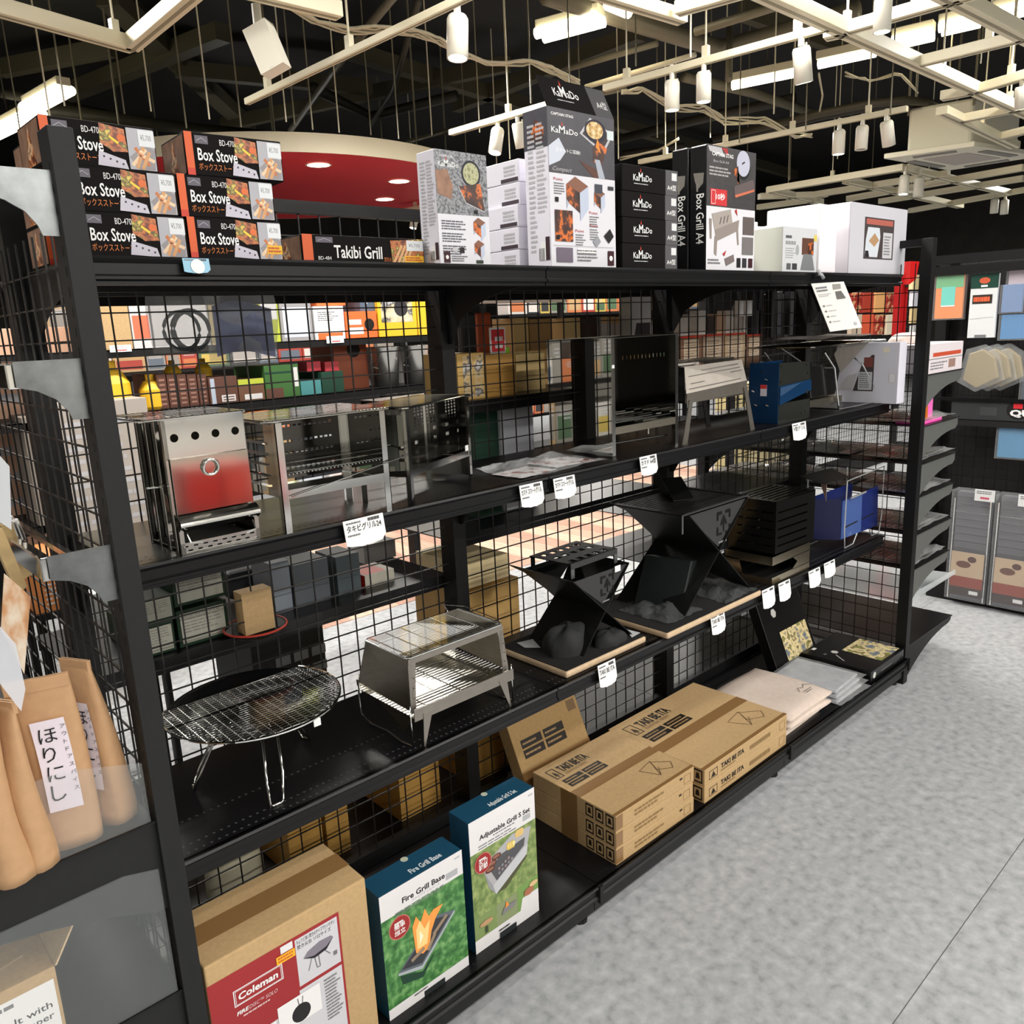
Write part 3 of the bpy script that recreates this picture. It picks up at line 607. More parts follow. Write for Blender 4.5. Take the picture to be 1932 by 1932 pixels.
def kam_end(f):
    f.rect(0.77, 0, 1, 1, C(84, 82, 86)); kamado_logo(f, 0.19, 0.42, 0.24, 0.36); f.lines(0.2, 0.27, 0.57, 0.34, 1, LG, 0.5, 2); f.text(0.80, 0.22, 0.17, 'A4型', WHITE, w=0.17, bold=0.01); f.rect(0.885, 0.60, 0.98, 0.90, C(222, 224, 226))
def tri_side(f):
    f.poly([(0.1, 0.15), (0.6, 0.5), (0.1, 0.6)], LG); f.poly([(0.6, 0.8), (0.9, 0.6), (0.9, 0.9)], C(200, 130, 90))
for k in range(4):
    carton('stove_carton', 'flat black stove carton, %s in the pile of four black ends' % ('lowest', 'second from the bottom', 'third from the bottom', 'topmost')[k], 'box', (1.172 + 0.002 * (k % 2), 0.02, ZT + k * 0.0578), (0.212, 0.29, 0.0572), BOXK, 0, 'pile of black stove cartons', [('front', 'end_print', kam_end), ('left', 'side_print', tri_side)])
for k in range(5):
    carton('stove_carton', 'flat white carton, %s of the pile behind the tallest carton' % ('lowest', 'second', 'third', 'fourth', 'topmost')[k], 'box', (0.955 - 0.008 * (k < 3), 0.13, ZT + k * 0.0478), (0.205, 0.2, 0.047), CW, 0, 'white stove cartons behind the tall one', [('left', 'side_print', lambda f: (f.lines(0.75, 0.3, 0.95, 0.8, 3, LG, 0.6, 3), f.rect(0.7, 0.05, 0.98, 0.22, C(70, 60, 66))))])
BGK = mat('black_print_gloss', (20, 20, 22), 0.22, coat=0.3)
def bg_spine(f):
    f.text(0.62, 0.60, 0.33, 'Box Grill A4', WHITE, w=0.5, rot=-PI / 2, bold=0.01) if False else None
    vs, fs, tw = text_geo('Box Grill A4', 0.01); s_ = f.H * 0.40 / tw; sy = s_ * 1.0; f.l += 0.0001
    f.mb.add([f.P(0.40, 0.62) + f.ey * (-x * s_) + f.ex * (z * sy * 1.35) for x, z in vs], fs, C(216, 216, 212)); f.poly([(0.3, 0.72), (0.5, 0.66), (0.8, 0.70), (0.85, 0.78), (0.2, 0.79)], C(110, 106, 98)); f.poly([(0.4, 0.64), (0.5, 0.64), (0.5, 0.70), (0.36, 0.72)], C(120, 116, 108))
def bg_front(f):
    f.rect(0, 0, 1, 1, C(224, 224, 230)); f.rect(0, 0.52, 1, 1, mat('print_charcoal', (62, 60, 62), 0.4, noise=0.2, scale=60)); f.poly([(0.02, 0.99), (0.28, 0.99), (0.34, 0.92), (0.05, 0.95)], LG); f.poly([(0.28, 0.99), (0.40, 0.99), (0.42, 0.93)], RED); f.text(0.10, 0.92, 0.03, 'CAPTAIN STAG', WHITE, w=0.42, bold=0.02); f.text(0.13, 0.87, 0.02, 'Box Grill A4', LG, w=0.3)
    f.lines(0.05, 0.76, 0.55, 0.84, 3, C(170, 166, 166), 0.5, 6); f.disc(0.73, 0.875, 0.15, C(30, 28, 30), 20); f.disc(0.73, 0.895, 0.14, C(190, 192, 210), 20); f.line(0.70, 0.89, 0.76, 0.91, 0.004, C(40, 40, 44)); f.poly([(0.5, 0.82), (0.62, 0.87), (0.60, 0.74), (0.66, 0.72)], FIRED); f.poly([(0.55, 0.70), (0.95, 0.78), (0.98, 0.70), (0.56, 0.63)], C(96, 84, 84)); f.poly([(0.56, 0.63), (0.98, 0.70), (0.97, 0.68), (0.58, 0.61)], C(206, 110, 80))
    f.rect(0.07, 0.53, 0.40, 0.66, C(206, 44, 50)); f.text(0.18, 0.58, 0.04, '10秒', WHITE, w=0.18, bold=0.02); f.frame(0.09, 0.54, 0.17, 0.65, 0.0012, WHITE)
    P_ = C(168, 158, 152); P2 = C(146, 136, 130); f.poly([(0.10, 0.46), (0.48, 0.51), (0.52, 0.40), (0.16, 0.33)], P_); f.poly([(0.16, 0.33), (0.66, 0.43), (0.64, 0.34), (0.20, 0.24)], P2); f.poly([(0.16, 0.28), (0.22, 0.30), (0.20, 0.12), (0.15, 0.14)], P2); f.poly([(0.60, 0.36), (0.64, 0.36), (0.66, 0.22), (0.63, 0.22)], P2); f.poly([(0.05, 0.42), (0.10, 0.42), (0.10, 0.26), (0.07, 0.26)], P2)
    for q in range(3): f.line(0.26 + q * 0.07, 0.38 + q * 0.01, 0.29 + q * 0.07, 0.44 + q * 0.01, 0.003, C(60, 56, 54))
    f.rect(0.74, 0.31, 0.98, 0.46, C(96, 86, 84)); f.rect(0.73, 0.14, 0.97, 0.29, C(116, 112, 112)); f.poly([(0.32, 0.14), (0.40, 0.17), (0.36, 0.12)], RED); f.poly([(0.56, 0.50), (0.62, 0.46), (0.60, 0.52)], RED); f.poly([(0.36, 0.10), (0.55, 0.14), (0.57, 0.08), (0.40, 0.04)], C(120, 108, 108)); f.rect(0.62, 0.03, 0.70, 0.11, C(30, 28, 30)); f.rect(0.74, 0.03, 0.83, 0.11, C(44, 44, 50)); f.rect(0.87, 0.03, 0.96, 0.11, C(60, 26, 34)); f.lines(0.03, 0.05, 0.28, 0.10, 2, GREYI, 0.5, 9)
carton('grill_carton', 'black-spined grill carton at the front with a folding grill pictured on its face', 'box', (1.510, 0.020, ZT), (0.232, 0.050, 0.308), BGK, 0, 'two upright grill cartons', [('front', 'front_print', bg_front), ('left', 'spine_print', bg_spine)], bev=0.003)
carton('grill_carton', 'second black-spined grill carton, just behind the front one', 'box', (1.504, 0.073, ZT), (0.232, 0.050, 0.308), BGK, 0, 'two upright grill cartons', [('left', 'spine_print', bg_spine)], bev=0.003)
# white cartons at the right end
WCB = mat('plain_white_carton', (238, 234, 240), 0.5, bump=0.15, scale=30); 
for k in range(5):
    carton('white_carton', 'plain white carton, %s of the row behind the grey-fronted box' % ('first', 'second', 'third', 'fourth', 'fifth')[k], 'box', (1.79 + 0.075 * k, 0.17, ZT), (0.071, 0.17, 0.150 + 0.006 * ((k * 7) % 3)), WCB, 0, 'row of plain white cartons')
def ifront(f):
    f.rect(0, 0, 1, 1, C(206, 208, 212)); f.lines(0.08, 0.74, 0.3, 0.82, 1, C(90, 90, 94), 0.8, 5, False); f.lines(0.08, 0.6, 0.45, 0.7, 1, C(150, 150, 154), 0.8, 5); f.lines(0.08, 0.3, 0.4, 0.55, 5, C(150, 150, 154), 0.4, 5); f.rect(0.55, 0.4, 0.9, 0.78, C(96, 64, 50)); f.poly([(0.7, 0.4), (0.9, 0.42), (0.88, 0.7), (0.74, 0.66)], FIRED); f.poly([(0.52, 0.05), (0.95, 0.05), (0.86, 0.42), (0.6, 0.42)], C(120, 124, 126)); f.disc(0.42, 0.5, 0.05, C(160, 164, 166), 12, 0.12); f.rect(0.12, 0.06, 0.24, 0.2, C(90, 90, 94)); f.rect(0.28, 0.06, 0.42, 0.2, C(60, 60, 64)); f.rect(0.9, 0.72, 0.99, 0.86, C(220, 200, 90))
carton('grill_carton', 'small pale grey-fronted carton with a printed fire bowl', 'box', (at(1475, 508, y=0.02).x, 0.02, ZT), (0.205, 0.115, 0.128), mat('pale_green_white', (214, 216, 204), 0.5), 0, None, [('front', 'front_print', ifront)])
def jfront(f):
    f.rect(0.0, 0.0, 1, 1, C(198, 198, 206)); f.rect(0.24, 0.22, 0.76, 0.82, C(70, 62, 62)); f.rect(0.27, 0.72, 0.74, 0.80, C(176, 96, 84)); f.poly([(0.26, 0.25), (0.48, 0.25), (0.52, 0.55), (0.5, 0.68), (0.3, 0.68), (0.27, 0.5)], C(206, 212, 220)); f.poly([(0.32, 0.48), (0.42, 0.40), (0.50, 0.50), (0.42, 0.60)], C(176, 140, 104)); f.poly([(0.26, 0.25), (0.34, 0.25), (0.32, 0.34), (0.27, 0.34)], C(36, 34, 40)); f.rect(0.57, 0.24, 0.74, 0.62, C(196, 196, 200)); f.lines(0.59, 0.28, 0.72, 0.58, 7, C(120, 120, 124), 0.5, 4); f.frame(0.24, 0.22, 0.76, 0.82, 0.001, C(90, 86, 90))
carton('white_carton', 'large white carton with a dark product picture at the right end of the top shelf', 'box', (2.315, 0.02, ZT), (0.44, 0.19, 0.222), WCB, 0, 'pair of large white cartons', [('front', 'front_print', jfront)], bev=0.004)
carton('white_carton', 'large white carton, narrower and dented, left of the pictured one', 'box', (2.125, 0.024, ZT), (0.12, 0.18, 0.205), WCB, 0.03, 'pair of large white cartons', bev=0.005)

# ================================================================== cartons on the bottom deck
def coleman_front(f):
    R_ = mat('print_red_deep', (158, 40, 44), 0.4); G_ = C(208, 208, 214)
    f.rect(0.0, 0.0, 0.80, 0.895, R_); f.rect(0.51, 0.60, 0.785, 0.875, G_); f.rect(0.0, 0.0, 0.785, 0.58, G_); f.poly([(0, 0.895), (0, 0.55), (0.51, 0.60), (0.51, 0.895)], R_); f.rect(0.0, 0.5, 0.505, 0.60, R_)
    f.text(0.52, 0.845, 0.018, 'ちょうど良い焚き火サイズで使いやすい', C(50, 46, 50), w=0.25, bold=0.01); f.text(0.52, 0.815, 0.018, '焚き火台 ソロサイズ', C(50, 46, 50), w=0.22, bold=0.01)
    f.poly([(0.55, 0.745), (0.58, 0.772), (0.66, 0.792), (0.735, 0.786), (0.75, 0.77), (0.70, 0.74), (0.62, 0.728)], C(132, 126, 138)); f.poly([(0.55, 0.745), (0.62, 0.728), (0.70, 0.74), (0.75, 0.77), (0.70, 0.722), (0.62, 0.712)], C(40, 36, 44))
    for q in ((0.60, 0.72, 0.575, 0.66), (0.62, 0.715, 0.63, 0.65), (0.645, 0.715, 0.65, 0.65), (0.63, 0.65, 0.65, 0.65), (0.69, 0.72, 0.72, 0.685)): f.line(*q, 0.0018, C(120, 116, 122))
    f.rect(0.74, 0.66, 0.765, 0.685, C(120, 118, 122))
    # oblong badge
    f.frame(0.13, 0.705, 0.42, 0.795, 0.0016, WHITE); f.frame(0.14, 0.712, 0.41, 0.788, 0.0008, WHITE); f.text(0.155, 0.733, 0.036, 'Coleman', WHITE, w=0.235, bold=0.03, shear=0.1)
    f.text(0.135, 0.655, 0.020, 'FIRE', WHITE, w=0.07, bold=0.03, shear=0.2); f.text(0.207, 0.655, 0.020, 'DISC™ SOLO', C(230, 200, 204), w=0.17, shear=0.2); f.lines(0.17, 0.63, 0.34, 0.645, 1, C(220, 190, 190), 0.6, 3)
    f.rect(0.42, 0.845, 0.495, 0.885, C(228, 226, 228)); f.rect(0.39, 0.795, 0.505, 0.84, C(240, 180, 40)); f.lines(0.40, 0.80, 0.50, 0.835, 2, C(206, 90, 40), 0.5, 3)
    f.rect(0.36, 0.40, 0.63, 0.56, WHITE); f.disc(0.50, 0.455, 0.060, C(40, 38, 40), 20); f.line(0.49, 0.505, 0.485, 0.545, 0.002, GREYI); f.line(0.512, 0.505, 0.518, 0.545, 0.002, GREYI); f.rect(0.10, 0.38, 0.345, 0.50, WHITE); f.disc(0.24, 0.41, 0.05, C(110, 108, 112), 16, 0.025); f.lines(0.66, 0.30, 0.77, 0.56, 13, GREYI, 0.4, 5); f.lines(0.10, 0.1, 0.6, 0.34, 8, GREYI, 0.4, 6)
def tape_top(f):
    f.rect(0, 0.36, 1.0, 0.68, TAPE)
a = at(384, 1829, y=-0.085); b_ = at(689, 1658, y=-0.085)
W1 = b_.x - a.x; H1 = b_.z - ZB
carton('large_carton', 'large kraft carton with red label, nearest on the bottom deck', 'box', (a.x, -0.085, ZB), (W1, 0.150, H1 + 0.002), KRAFT, 0, None, [('front', 'printed_label', coleman_front), ('top', 'packing_tape', tape_top)], bev=0.003)
TEAL = mat('teal_carton', (22, 72, 98), 0.45)
def badge(f, x, y, r, l1, l2):
    f.disc(x, y, r * 1.08, C(206, 120, 112), 24); f.disc(x, y, r, C(158, 44, 44), 24); f.text(x, y - r * 0.04 * f.W / f.H, 0.030, l1, WHITE, w=r * 1.1, align='c', bold=0.02); f.text(x, y - r * 0.62 * f.W / f.H, 0.030, l2, WHITE, w=r * 1.1, align='c', bold=0.02); f.lines(x - r * 0.5, y + r * 0.35 * f.W / f.H, x + r * 0.6, y + r * 0.62 * f.W / f.H, 1, WHITE, 0.6, 5)
def base_front(f):
    f.rect(0, 0, 1, 1, C(226, 224, 226)); f.poly([(0, 0.085), (0.60, 0.085), (1, 0.085), (1, 0.80), (0, 0.80)], GRASS)
    f.text(0.25, 0.855, 0.042, 'Fire Grill Base', C(34, 30, 34), w=0.52, bold=0.03); f.text(0.36, 0.825, 0.018, 'ファイアグリルベース', GREYI, w=0.34); f.lines(0.16, 0.775, 0.80, 0.815, 2, GREYI, 0.4, 3); f.rect(0.78, 0.825, 0.93, 0.875, C(176, 178, 182)); f.rect(0.9, 0.95, 0.97, 0.965, LG)
    badge(f, 0.20, 0.685, 0.115, '簡単', '組立')
    f.poly([(0.14, 0.33), (0.42, 0.27), (0.86, 0.55), (0.62, 0.60)], C(96, 104, 112)); f.poly([(0.18, 0.34), (0.42, 0.29), (0.80, 0.53), (0.62, 0.575)], C(58, 60, 66)); f.poly([(0.14, 0.33), (0.42, 0.27), (0.86, 0.55), (0.86, 0.53), (0.42, 0.24), (0.14, 0.31)], C(170, 178, 184)); f.poly([(0.16, 0.30), (0.42, 0.22), (0.60, 0.32), (0.42, 0.17), (0.18, 0.22)], C(34, 66, 50))
    f.poly([(0.36, 0.40), (0.34, 0.62), (0.39, 0.69), (0.44, 0.62), (0.50, 0.71), (0.54, 0.63), (0.60, 0.66), (0.72, 0.66), (0.62, 0.58), (0.56, 0.50), (0.52, 0.38), (0.44, 0.36)], C(246, 160, 76)); f.poly([(0.38, 0.42), (0.38, 0.58), (0.43, 0.64), (0.48, 0.55), (0.55, 0.60), (0.50, 0.42)], C(252, 214, 140)); f.poly([(0.41, 0.45), (0.42, 0.56), (0.46, 0.50)], C(255, 244, 210))
    for q in ((0.50, 0.36, 0.60, 0.46), (0.58, 0.46, 0.76, 0.55), (0.30, 0.36, 0.46, 0.40)): f.line(*q, 0.008, C(150, 130, 108))
    f.rect(0.42, 0.0, 0.68, 0.045, C(40, 44, 46)); f.lines(0.3, 0.06, 0.55, 0.075, 1, C(60, 60, 60), 0.6, 2)
def base_top(f):
    f.text(0.42, 0.18, 0.22, 'Fire Grill Base', C(226, 236, 240), w=0.38, bold=0.02); f.disc(0.5, 0.9, 0.04, C(190, 196, 176), 12)
def adj_front(f):
    f.rect(0, 0, 1, 1, C(226, 224, 226)); f.rect(0, 0.10, 1, 0.755, GRASS2); f.rect(0, 0.10, 0.33, 0.27, C(128, 148, 92)); f.rect(0.335, 0.10, 0.66, 0.27, C(138, 150, 110)); f.rect(0.665, 0.10, 1.0, 0.30, C(120, 156, 86)); f.poly([(0.70, 0.10), (1, 0.10), (1, 0.19), (0.74, 0.19)], C(226, 224, 226))
    f.text(0.14, 0.835, 0.034, 'Adjustable Grill S Set', C(44, 38, 42), w=0.78, bold=0.03); f.lines(0.34, 0.808, 0.70, 0.825, 1, GREYI, 0.5, 4); f.lines(0.12, 0.76, 0.80, 0.80, 2, GREYI, 0.4, 6); f.rect(0.80, 0.785, 0.92, 0.825, C(176, 178, 182)); f.rect(0.9, 0.95, 0.97, 0.965, LG)
    f.poly([(0.18, 0.58), (0.30, 0.44), (0.86, 0.60), (0.92, 0.72), (0.62, 0.74), (0.30, 0.66)], C(176, 176, 180)); f.poly([(0.26, 0.58), (0.36, 0.46), (0.80, 0.60), (0.82, 0.66), (0.45, 0.64)], C(84, 84, 88)); f.poly([(0.30, 0.44), (0.34, 0.36), (0.84, 0.52), (0.86, 0.60)], C(196, 198, 202)); f.poly([(0.18, 0.58), (0.24, 0.44), (0.34, 0.36), (0.30, 0.44)], C(150, 152, 156)); f.poly([(0.34, 0.36), (0.50, 0.36), (0.84, 0.50), (0.84, 0.52)], C(84, 84, 60))
    for q in ((0.30, 0.61), (0.37, 0.645), (0.27, 0.575)): f.disc(*q, 0.075, C(96, 60, 52), 14, 0.022); f.disc(q[0], q[1] + 0.003, 0.055, C(150, 104, 84), 12, 0.012)
    for q in range(3): f.disc(0.56 + q * 0.035, 0.665, 0.032, C(222, 190, 90), 12, 0.03); f.disc(0.70 + q * 0.035, 0.72, 0.032, C(222, 190, 120), 12, 0.03); f.disc(0.57 + q * 0.035, 0.667, 0.02, C(240, 224, 160), 10, 0.02)
    for q in range(9): f.disc(0.40 + 0.05 * (q % 5), 0.51 + 0.035 * (q // 5) + 0.012 * (q % 5), 0.022, C(130 + 10 * (q % 3), 130, 134), 6)
    badge(f, 0.17, 0.66, 0.115, '火力', '調節'); f.disc(0.17, 0.20, 0.10, C(190, 150, 110), 16, 0.020); f.rect(0.15, 0.12, 0.19, 0.17, C(70, 80, 60)); f.poly([(0.40, 0.17), (0.60, 0.18), (0.64, 0.22), (0.44, 0.22)], C(130, 130, 130)); f.poly([(0.46, 0.21), (0.48, 0.26), (0.52, 0.22)], C(246, 150, 60)); f.disc(0.84, 0.22, 0.08, C(170, 110, 84), 14, 0.03); f.disc(0.92, 0.26, 0.07, C(220, 186, 140), 14, 0.02)
    f.rect(0.36, 0.0, 0.62, 0.045, C(40, 44, 46)); f.lines(0.35, 0.055, 0.6, 0.075, 1, C(60, 60, 60), 0.6, 2)
def adj_top(f):
    f.text(0.38, 0.2, 0.2, 'Adjustable Grill S Set', C(226, 236, 240), w=0.42, bold=0.02); f.disc(0.5, 0.9, 0.04, C(190, 196, 176), 12)
def by2(p0, p1, z):
    a, b = at(*p0, z=z), at(*p1, z=z); return a, (b - a).length, math.atan2(b.y - a.y, b.x - a.x)
# fire grill base: measured top corners
a = at(714, 1694, y=-0.075); b_ = at(870.5, 1603, y=-0.075)
carton('grill_carton', 'teal and white carton picturing a fire in a tray on grass', 'box', (a.x, -0.075, ZB), (b_.x - a.x, 0.065, (a.z + b_.z) / 2 - ZB), TEAL, 0, 'pair of teal and white cartons', [('front', 'front_print', base_front), ('top', 'top_print', base_top)])
a = at(883, 1555.6, y=-0.065); b_ = at(1007, 1484, y=-0.065)
carton('grill_carton', 'taller teal and white carton picturing food on a charcoal grill', 'box', (a.x, -0.065, ZB), (b_.x - a.x, 0.065, (a.z + b_.z) / 2 - ZB), TEAL, 0, 'pair of teal and white cartons', [('front', 'front_print', adj_front), ('top', 'top_print', adj_top)])
# kraft fire-pit cartons
def taki_top(f):
    K = C(34, 28, 22); f.rect(0, 0.40, 1, 0.52, TAPE); f.rect(0, 0, 1, 0.035, TAPE); 
    f.frame(0.06, 0.74, 0.145, 0.91, 0.0028, K); f.poly([(0.08, 0.77), (0.102, 0.86), (0.125, 0.77), (0.108, 0.80), (0.108, 0.76), (0.097, 0.76), (0.097, 0.80)], K)
    f.text(0.175, 0.80, 0.10, 'TAKI BE ITA', K, w=0.33, bold=0.035); f.text(0.18, 0.745, 0.035, 'ESSENTIAL FIREPIT', C(150, 120, 80), w=0.26)
    for (x, y) in ((0.07, 0.64), (0.07, 0.565), (0.30, 0.64), (0.30, 0.565)): f.rect(x, y, x + 0.21, y + 0.06, K); f.lines(x + 0.02, y + 0.018, x + 0.19, y + 0.042, 1, C(150, 120, 80), 0.7, int(x * 90 + y * 50))
    L_ = C(96, 72, 46)
    for q in (((0.70, 0.12), (0.62, 0.30)), ((0.62, 0.30), (0.80, 0.34)), ((0.80, 0.34), (0.70, 0.12)), ((0.80, 0.34), (0.74, 0.20)), ((0.74, 0.20), (0.86, 0.12)), ((0.86, 0.12), (0.92, 0.20)), ((0.92, 0.20), (0.78, 0.34)), ((0.70, 0.12), (0.78, 0.22))): f.line(*q[0], *q[1], 0.0016, L_)
def taki_front(f):
    K = C(40, 34, 28); f.lines(0.22, 0.25, 0.62, 0.72, 2, C(140, 112, 70), 0.6, 4); f.frame(0.86, 0.2, 0.95, 0.75, 0.0012, C(140, 112, 70)); f.lines(0.8, 0.6, 0.84, 0.8, 1, K, 0.6, 3); f.rect(0.0, 0.1, 0.08, 0.95, TAPE)
def taki_front2(f):
    K = C(40, 34, 28); f.frame(0.05, 0.22, 0.14, 0.72, 0.0018, K); f.poly([(0.07, 0.3), (0.095, 0.62), (0.12, 0.3)], K); f.text(0.18, 0.45, 0.27, 'TAKI BE ITA', K, w=0.27, bold=0.035); f.lines(0.18, 0.25, 0.36, 0.38, 1, C(140, 112, 70), 0.6, 3); f.lines(0.52, 0.3, 0.80, 0.62, 1, C(140, 112, 70), 0.8, 4); f.frame(0.90, 0.2, 0.97, 0.75, 0.0012, C(140, 112, 70))
def taki_left(f):
    K = C(40, 34, 28); f.rect(0.36, 0.0, 0.56, 1.0, TAPE)
    for x in (0.66, 0.775, 0.89): f.rect(x, 0.12, x + 0.09, 0.9, K); f.rect(x + 0.012, 0.22, x + 0.078, 0.8, KRAFT); f.poly([(x + 0.025, 0.35), (x + 0.065, 0.35), (x + 0.058, 0.7), (x + 0.032, 0.7)], K)
A3 = at(1163, 1634, z=ZB); B3 = at(1309, 1531, z=ZB); L3 = at(1010, 1541, z=ZB)
rz3 = math.atan2(B3.y - A3.y, B3.x - A3.x); W3 = (B3 - A3).length; D3 = min((L3 - A3).length, 0.30)
for k in range(3):
    carton('fire_pit_carton', 'kraft fire-pit carton, %s of the three-high stack' % ('lowest', 'middle', 'topmost, lettering and tape on its lid,')[k], 'box', (A3.x, A3.y, ZB + k * 0.046), (W3 - 0.004 * (k % 2), D3, 0.0455), KRAFT, rz3, 'three stacked kraft fire-pit cartons',
           [('front', 'front_print', taki_front), ('left', 'side_print', taki_left)] + ([('top', 'lid_print', taki_top)] if k == 2 else []), bev=0.002)
A4 = at(1329, 1517, z=ZB); B4 = at(1483, 1404, z=ZB)
rz4 = math.atan2(B4.y - A4.y, B4.x - A4.x); W4 = (B4 - A4).length
for k in range(2):
    carton('fire_pit_carton', 'wide kraft fire-pit carton, %s of the two-high stack' % ('lower', 'upper, with a line drawing on its lid,')[k], 'box', (A4.x, A4.y, ZB + k * 0.052), (W4, 0.345, 0.0515), KRAFT, rz4, 'two stacked wide kraft cartons',
           [('front', 'front_print', taki_front2), ('left', 'side_print', taki_left)] + ([('top', 'lid_print', taki_top)] if k == 1 else []), bev=0.002)
def lean_front(f):
    K = C(34, 28, 22)
    for (x, y) in ((0.10, 0.66), (0.10, 0.55), (0.42, 0.66), (0.42, 0.55)): f.rect(x, y, x + 0.29, y + 0.09, K); f.lines(x + 0.02, y + 0.03, x + 0.26, y + 0.06, 1, C(150, 120, 80), 0.7, int(x * 90 + y * 50))
    f.rect(0.0, 0.30, 1.0, 0.44, TAPE); f.rect(0, 0, 1, 0.1, TAPE); f.rect(0.84, 0.8, 0.96, 0.92, C(110, 84, 50))
carton('fire_pit_carton', 'kraft carton leaning back against the wire grid behind the three-high stack', 'box', (at(1004, 1447, y=0.215).x - 0.005, 0.205, ZB + 0.004), (0.275, 0.045, 0.262), KRAFTD, 0, None, [('front', 'front_print', lean_front)], rot=(math.radians(-24), 0, 0), bev=0.002)

# ================================================================== stoves and grills on the middle shelf
def rods(b, x0, x1, y0, y1, z, n, r, m, along='y', sides=4):
    for i in range(n):
        a = i / (n - 1)
        if along == 'y': x = x0 + (x1 - x0) * a; b.tube([(x, y0, z), (x, y1, z)], r, m, sides)
        else: y = y0 + (y1 - y0) * a; b.tube([(x0, y, z), (x1, y, z)], r, m, sides)
    return b
def frame_loop(b, x0, x1, y0, y1, z, r, m):
    c = 0.008; return b.tube([(x0 + c, y0, z), (x1 - c, y0, z), (x1, y0 + c, z), (x1, y1 - c, z), (x1 - c, y1, z), (x0 + c, y1, z), (x0, y1 - c, z), (x0, y0 + c, z)], r, m, 6, True)
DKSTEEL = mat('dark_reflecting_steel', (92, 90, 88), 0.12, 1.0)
# --- chrome box stove with round holes
T = thing('box_stove', 'upright chrome box stove with four round holes and a ring pull', 'stove', (0.085, 0.040, Z2), math.radians(1))
W, D, H = 0.134, 0.118, 0.213
b = MB(); tw = W / 4
for i in range(4): b.round_hole((0, 0, 0), (1, 0, 0), (0, 0, 1), tw * (i + 0.5), 0.184, 0.0066, CHROME, 24, tw / 2)
b.box(0, 0, 0.150, W, 0.001, 0.184 - tw / 2, CHROME); b.box(0, 0, 0.184 + tw / 2, W, 0.001, H, CHROME); part('upper_panel', b, T)
part('door', MB().box(0.004, -0.004, 0.058, W - 0.001, -0.003, 0.152, mat('door_mirror', (196, 190, 180), 0.07, 1.0)), T, bevel=0.001)
part('ring_pull', MB().tube([(0.066 + 0.0125 * math.cos(2 * PI * k / 18), -0.008 - 0.002 * math.sin(2 * PI * k / 18), 0.132 + 0.0125 * math.sin(2 * PI * k / 18)) for k in range(18)], 0.0022, CHROME, 8, True).lathe([(0, 0), (0.004, 0.001), (0.0, 0.003)], CHROME, 10, (0.066, -0.006, 0.144)), T, smooth=True)
b = MB()
def bulge(a, c): return (0, -0.014 * math.sin(PI * min(1, c * 1.0)) - 0.004, 0)
b.grid((0.0, -0.006, 0.036), (W, 0, 0), (0, 0, 0.026), 12, 8, bulge, STEEL)
b.box(0.0, -0.012, 0.0, 0.007, -0.008, 0.040, STEEL); b.box(W - 0.007, -0.012, 0.0, W, -0.008, 0.040, STEEL)
part('ash_tray_front', b, T, smooth=False)
b = MB().holed((0, -0.012, 0.0), (W, 0, 0), (0, 0, 0.018), (0, 0.0015, 0), [(0.03 + 0.12 * k, 0.60, 0.085 + 0.12 * k, 0.74) for k in range(8)] + [(0.08 + 0.12 * k, 0.22, 0.135 + 0.12 * k, 0.36) for k in range(7)], STEEL)
part('perforated_strip', b, T)
part('ash_tray', MB().box(0.004, -0.006, 0.004, W - 0.004, D - 0.01, 0.006, DKSTEEL).box(0.01, 0.0, 0.006, W - 0.01, D - 0.02, 0.012, BLKM), T)
part('tray_handle', MB().tube([(0.012, -0.014, 0.034), (0.012, -0.022, 0.020), (0.03, -0.026, 0.018), (W - 0.03, -0.026, 0.018), (W - 0.012, -0.022, 0.020), (W - 0.012, -0.014, 0.034)], 0.0017, CHROME, 6), T)
part('rear_panel', MB().box(0, D, 0, W, D + 0.001, H, STEEL), T); part('right_panel', MB().box(W - 0.001, 0, 0, W, D, H, STEEL), T)
part('left_inner_panel', MB().box(0.014, 0.01, 0.01, 0.015, D - 0.01, H - 0.01, DKSTEEL), T)
for yy in (0.0, 0.030, 0.068, 0.108): part('side_rail', MB().box(-0.001, yy, 0.0, 0.006, yy + 0.009, H, STEEL), T, bevel=0.0008)
b = MB(); rods(b, -0.02, W, -0.006, D + 0.03, H + 0.003, 20, 0.0011, CHROME); rods(b, -0.035, W + 0.002, -0.004, D + 0.028, H + 0.001, 3, 0.0014, CHROME, 'x'); frame_loop(b, -0.035, W + 0.002, -0.007, D + 0.03, H + 0.002, 0.0018, CHROME)
part('top_net', b, T); part('side_pin', MB().tube([(0.0, 0.02, 0.108), (-0.030, 0.016, 0.110)], 0.002, CHROME, 6), T)
# --- wide wire-topped grill
T = thing('wire_topped_grill', 'wide mirror-sided grill with wire top and wire middle rack, second from the left', 'grill', (0.262, 0.022, Z2))
W, D, H = 0.222, 0.150, 0.190
for (x, y) in ((0, 0), (W - 0.013, 0), (0, D), (W - 0.013, D)): part('corner_post', MB().box(x, y, 0, x + 0.013, y + 0.0015, H, CHROME).box(x if x < 0.1 else x + 0.0115, y, 0, x + 0.0015 if x < 0.1 else x + 0.013, y + (0.012 if y < 0.1 else -0.012), H, CHROME), T)
part('left_panel', MB().holed((0.0, 0.012, 0.062), (0, D - 0.014, 0), (0, 0, H - 0.066), (0.001, 0, 0), [(0.15, 0.12 + 0.15 * k, 0.85, 0.16 + 0.15 * k) for k in range(5)], MIRROR), T)
part('right_panel', MB().box(W - 0.001, 0.012, 0.062, W, D, H - 0.004, MIRROR), T)
rp = [(0.06 + 0.055 * i, zz, 0.095 + 0.055 * i, zz + 0.035) for i in range(16) for zz in (0.82, 0.58, 0.40)]
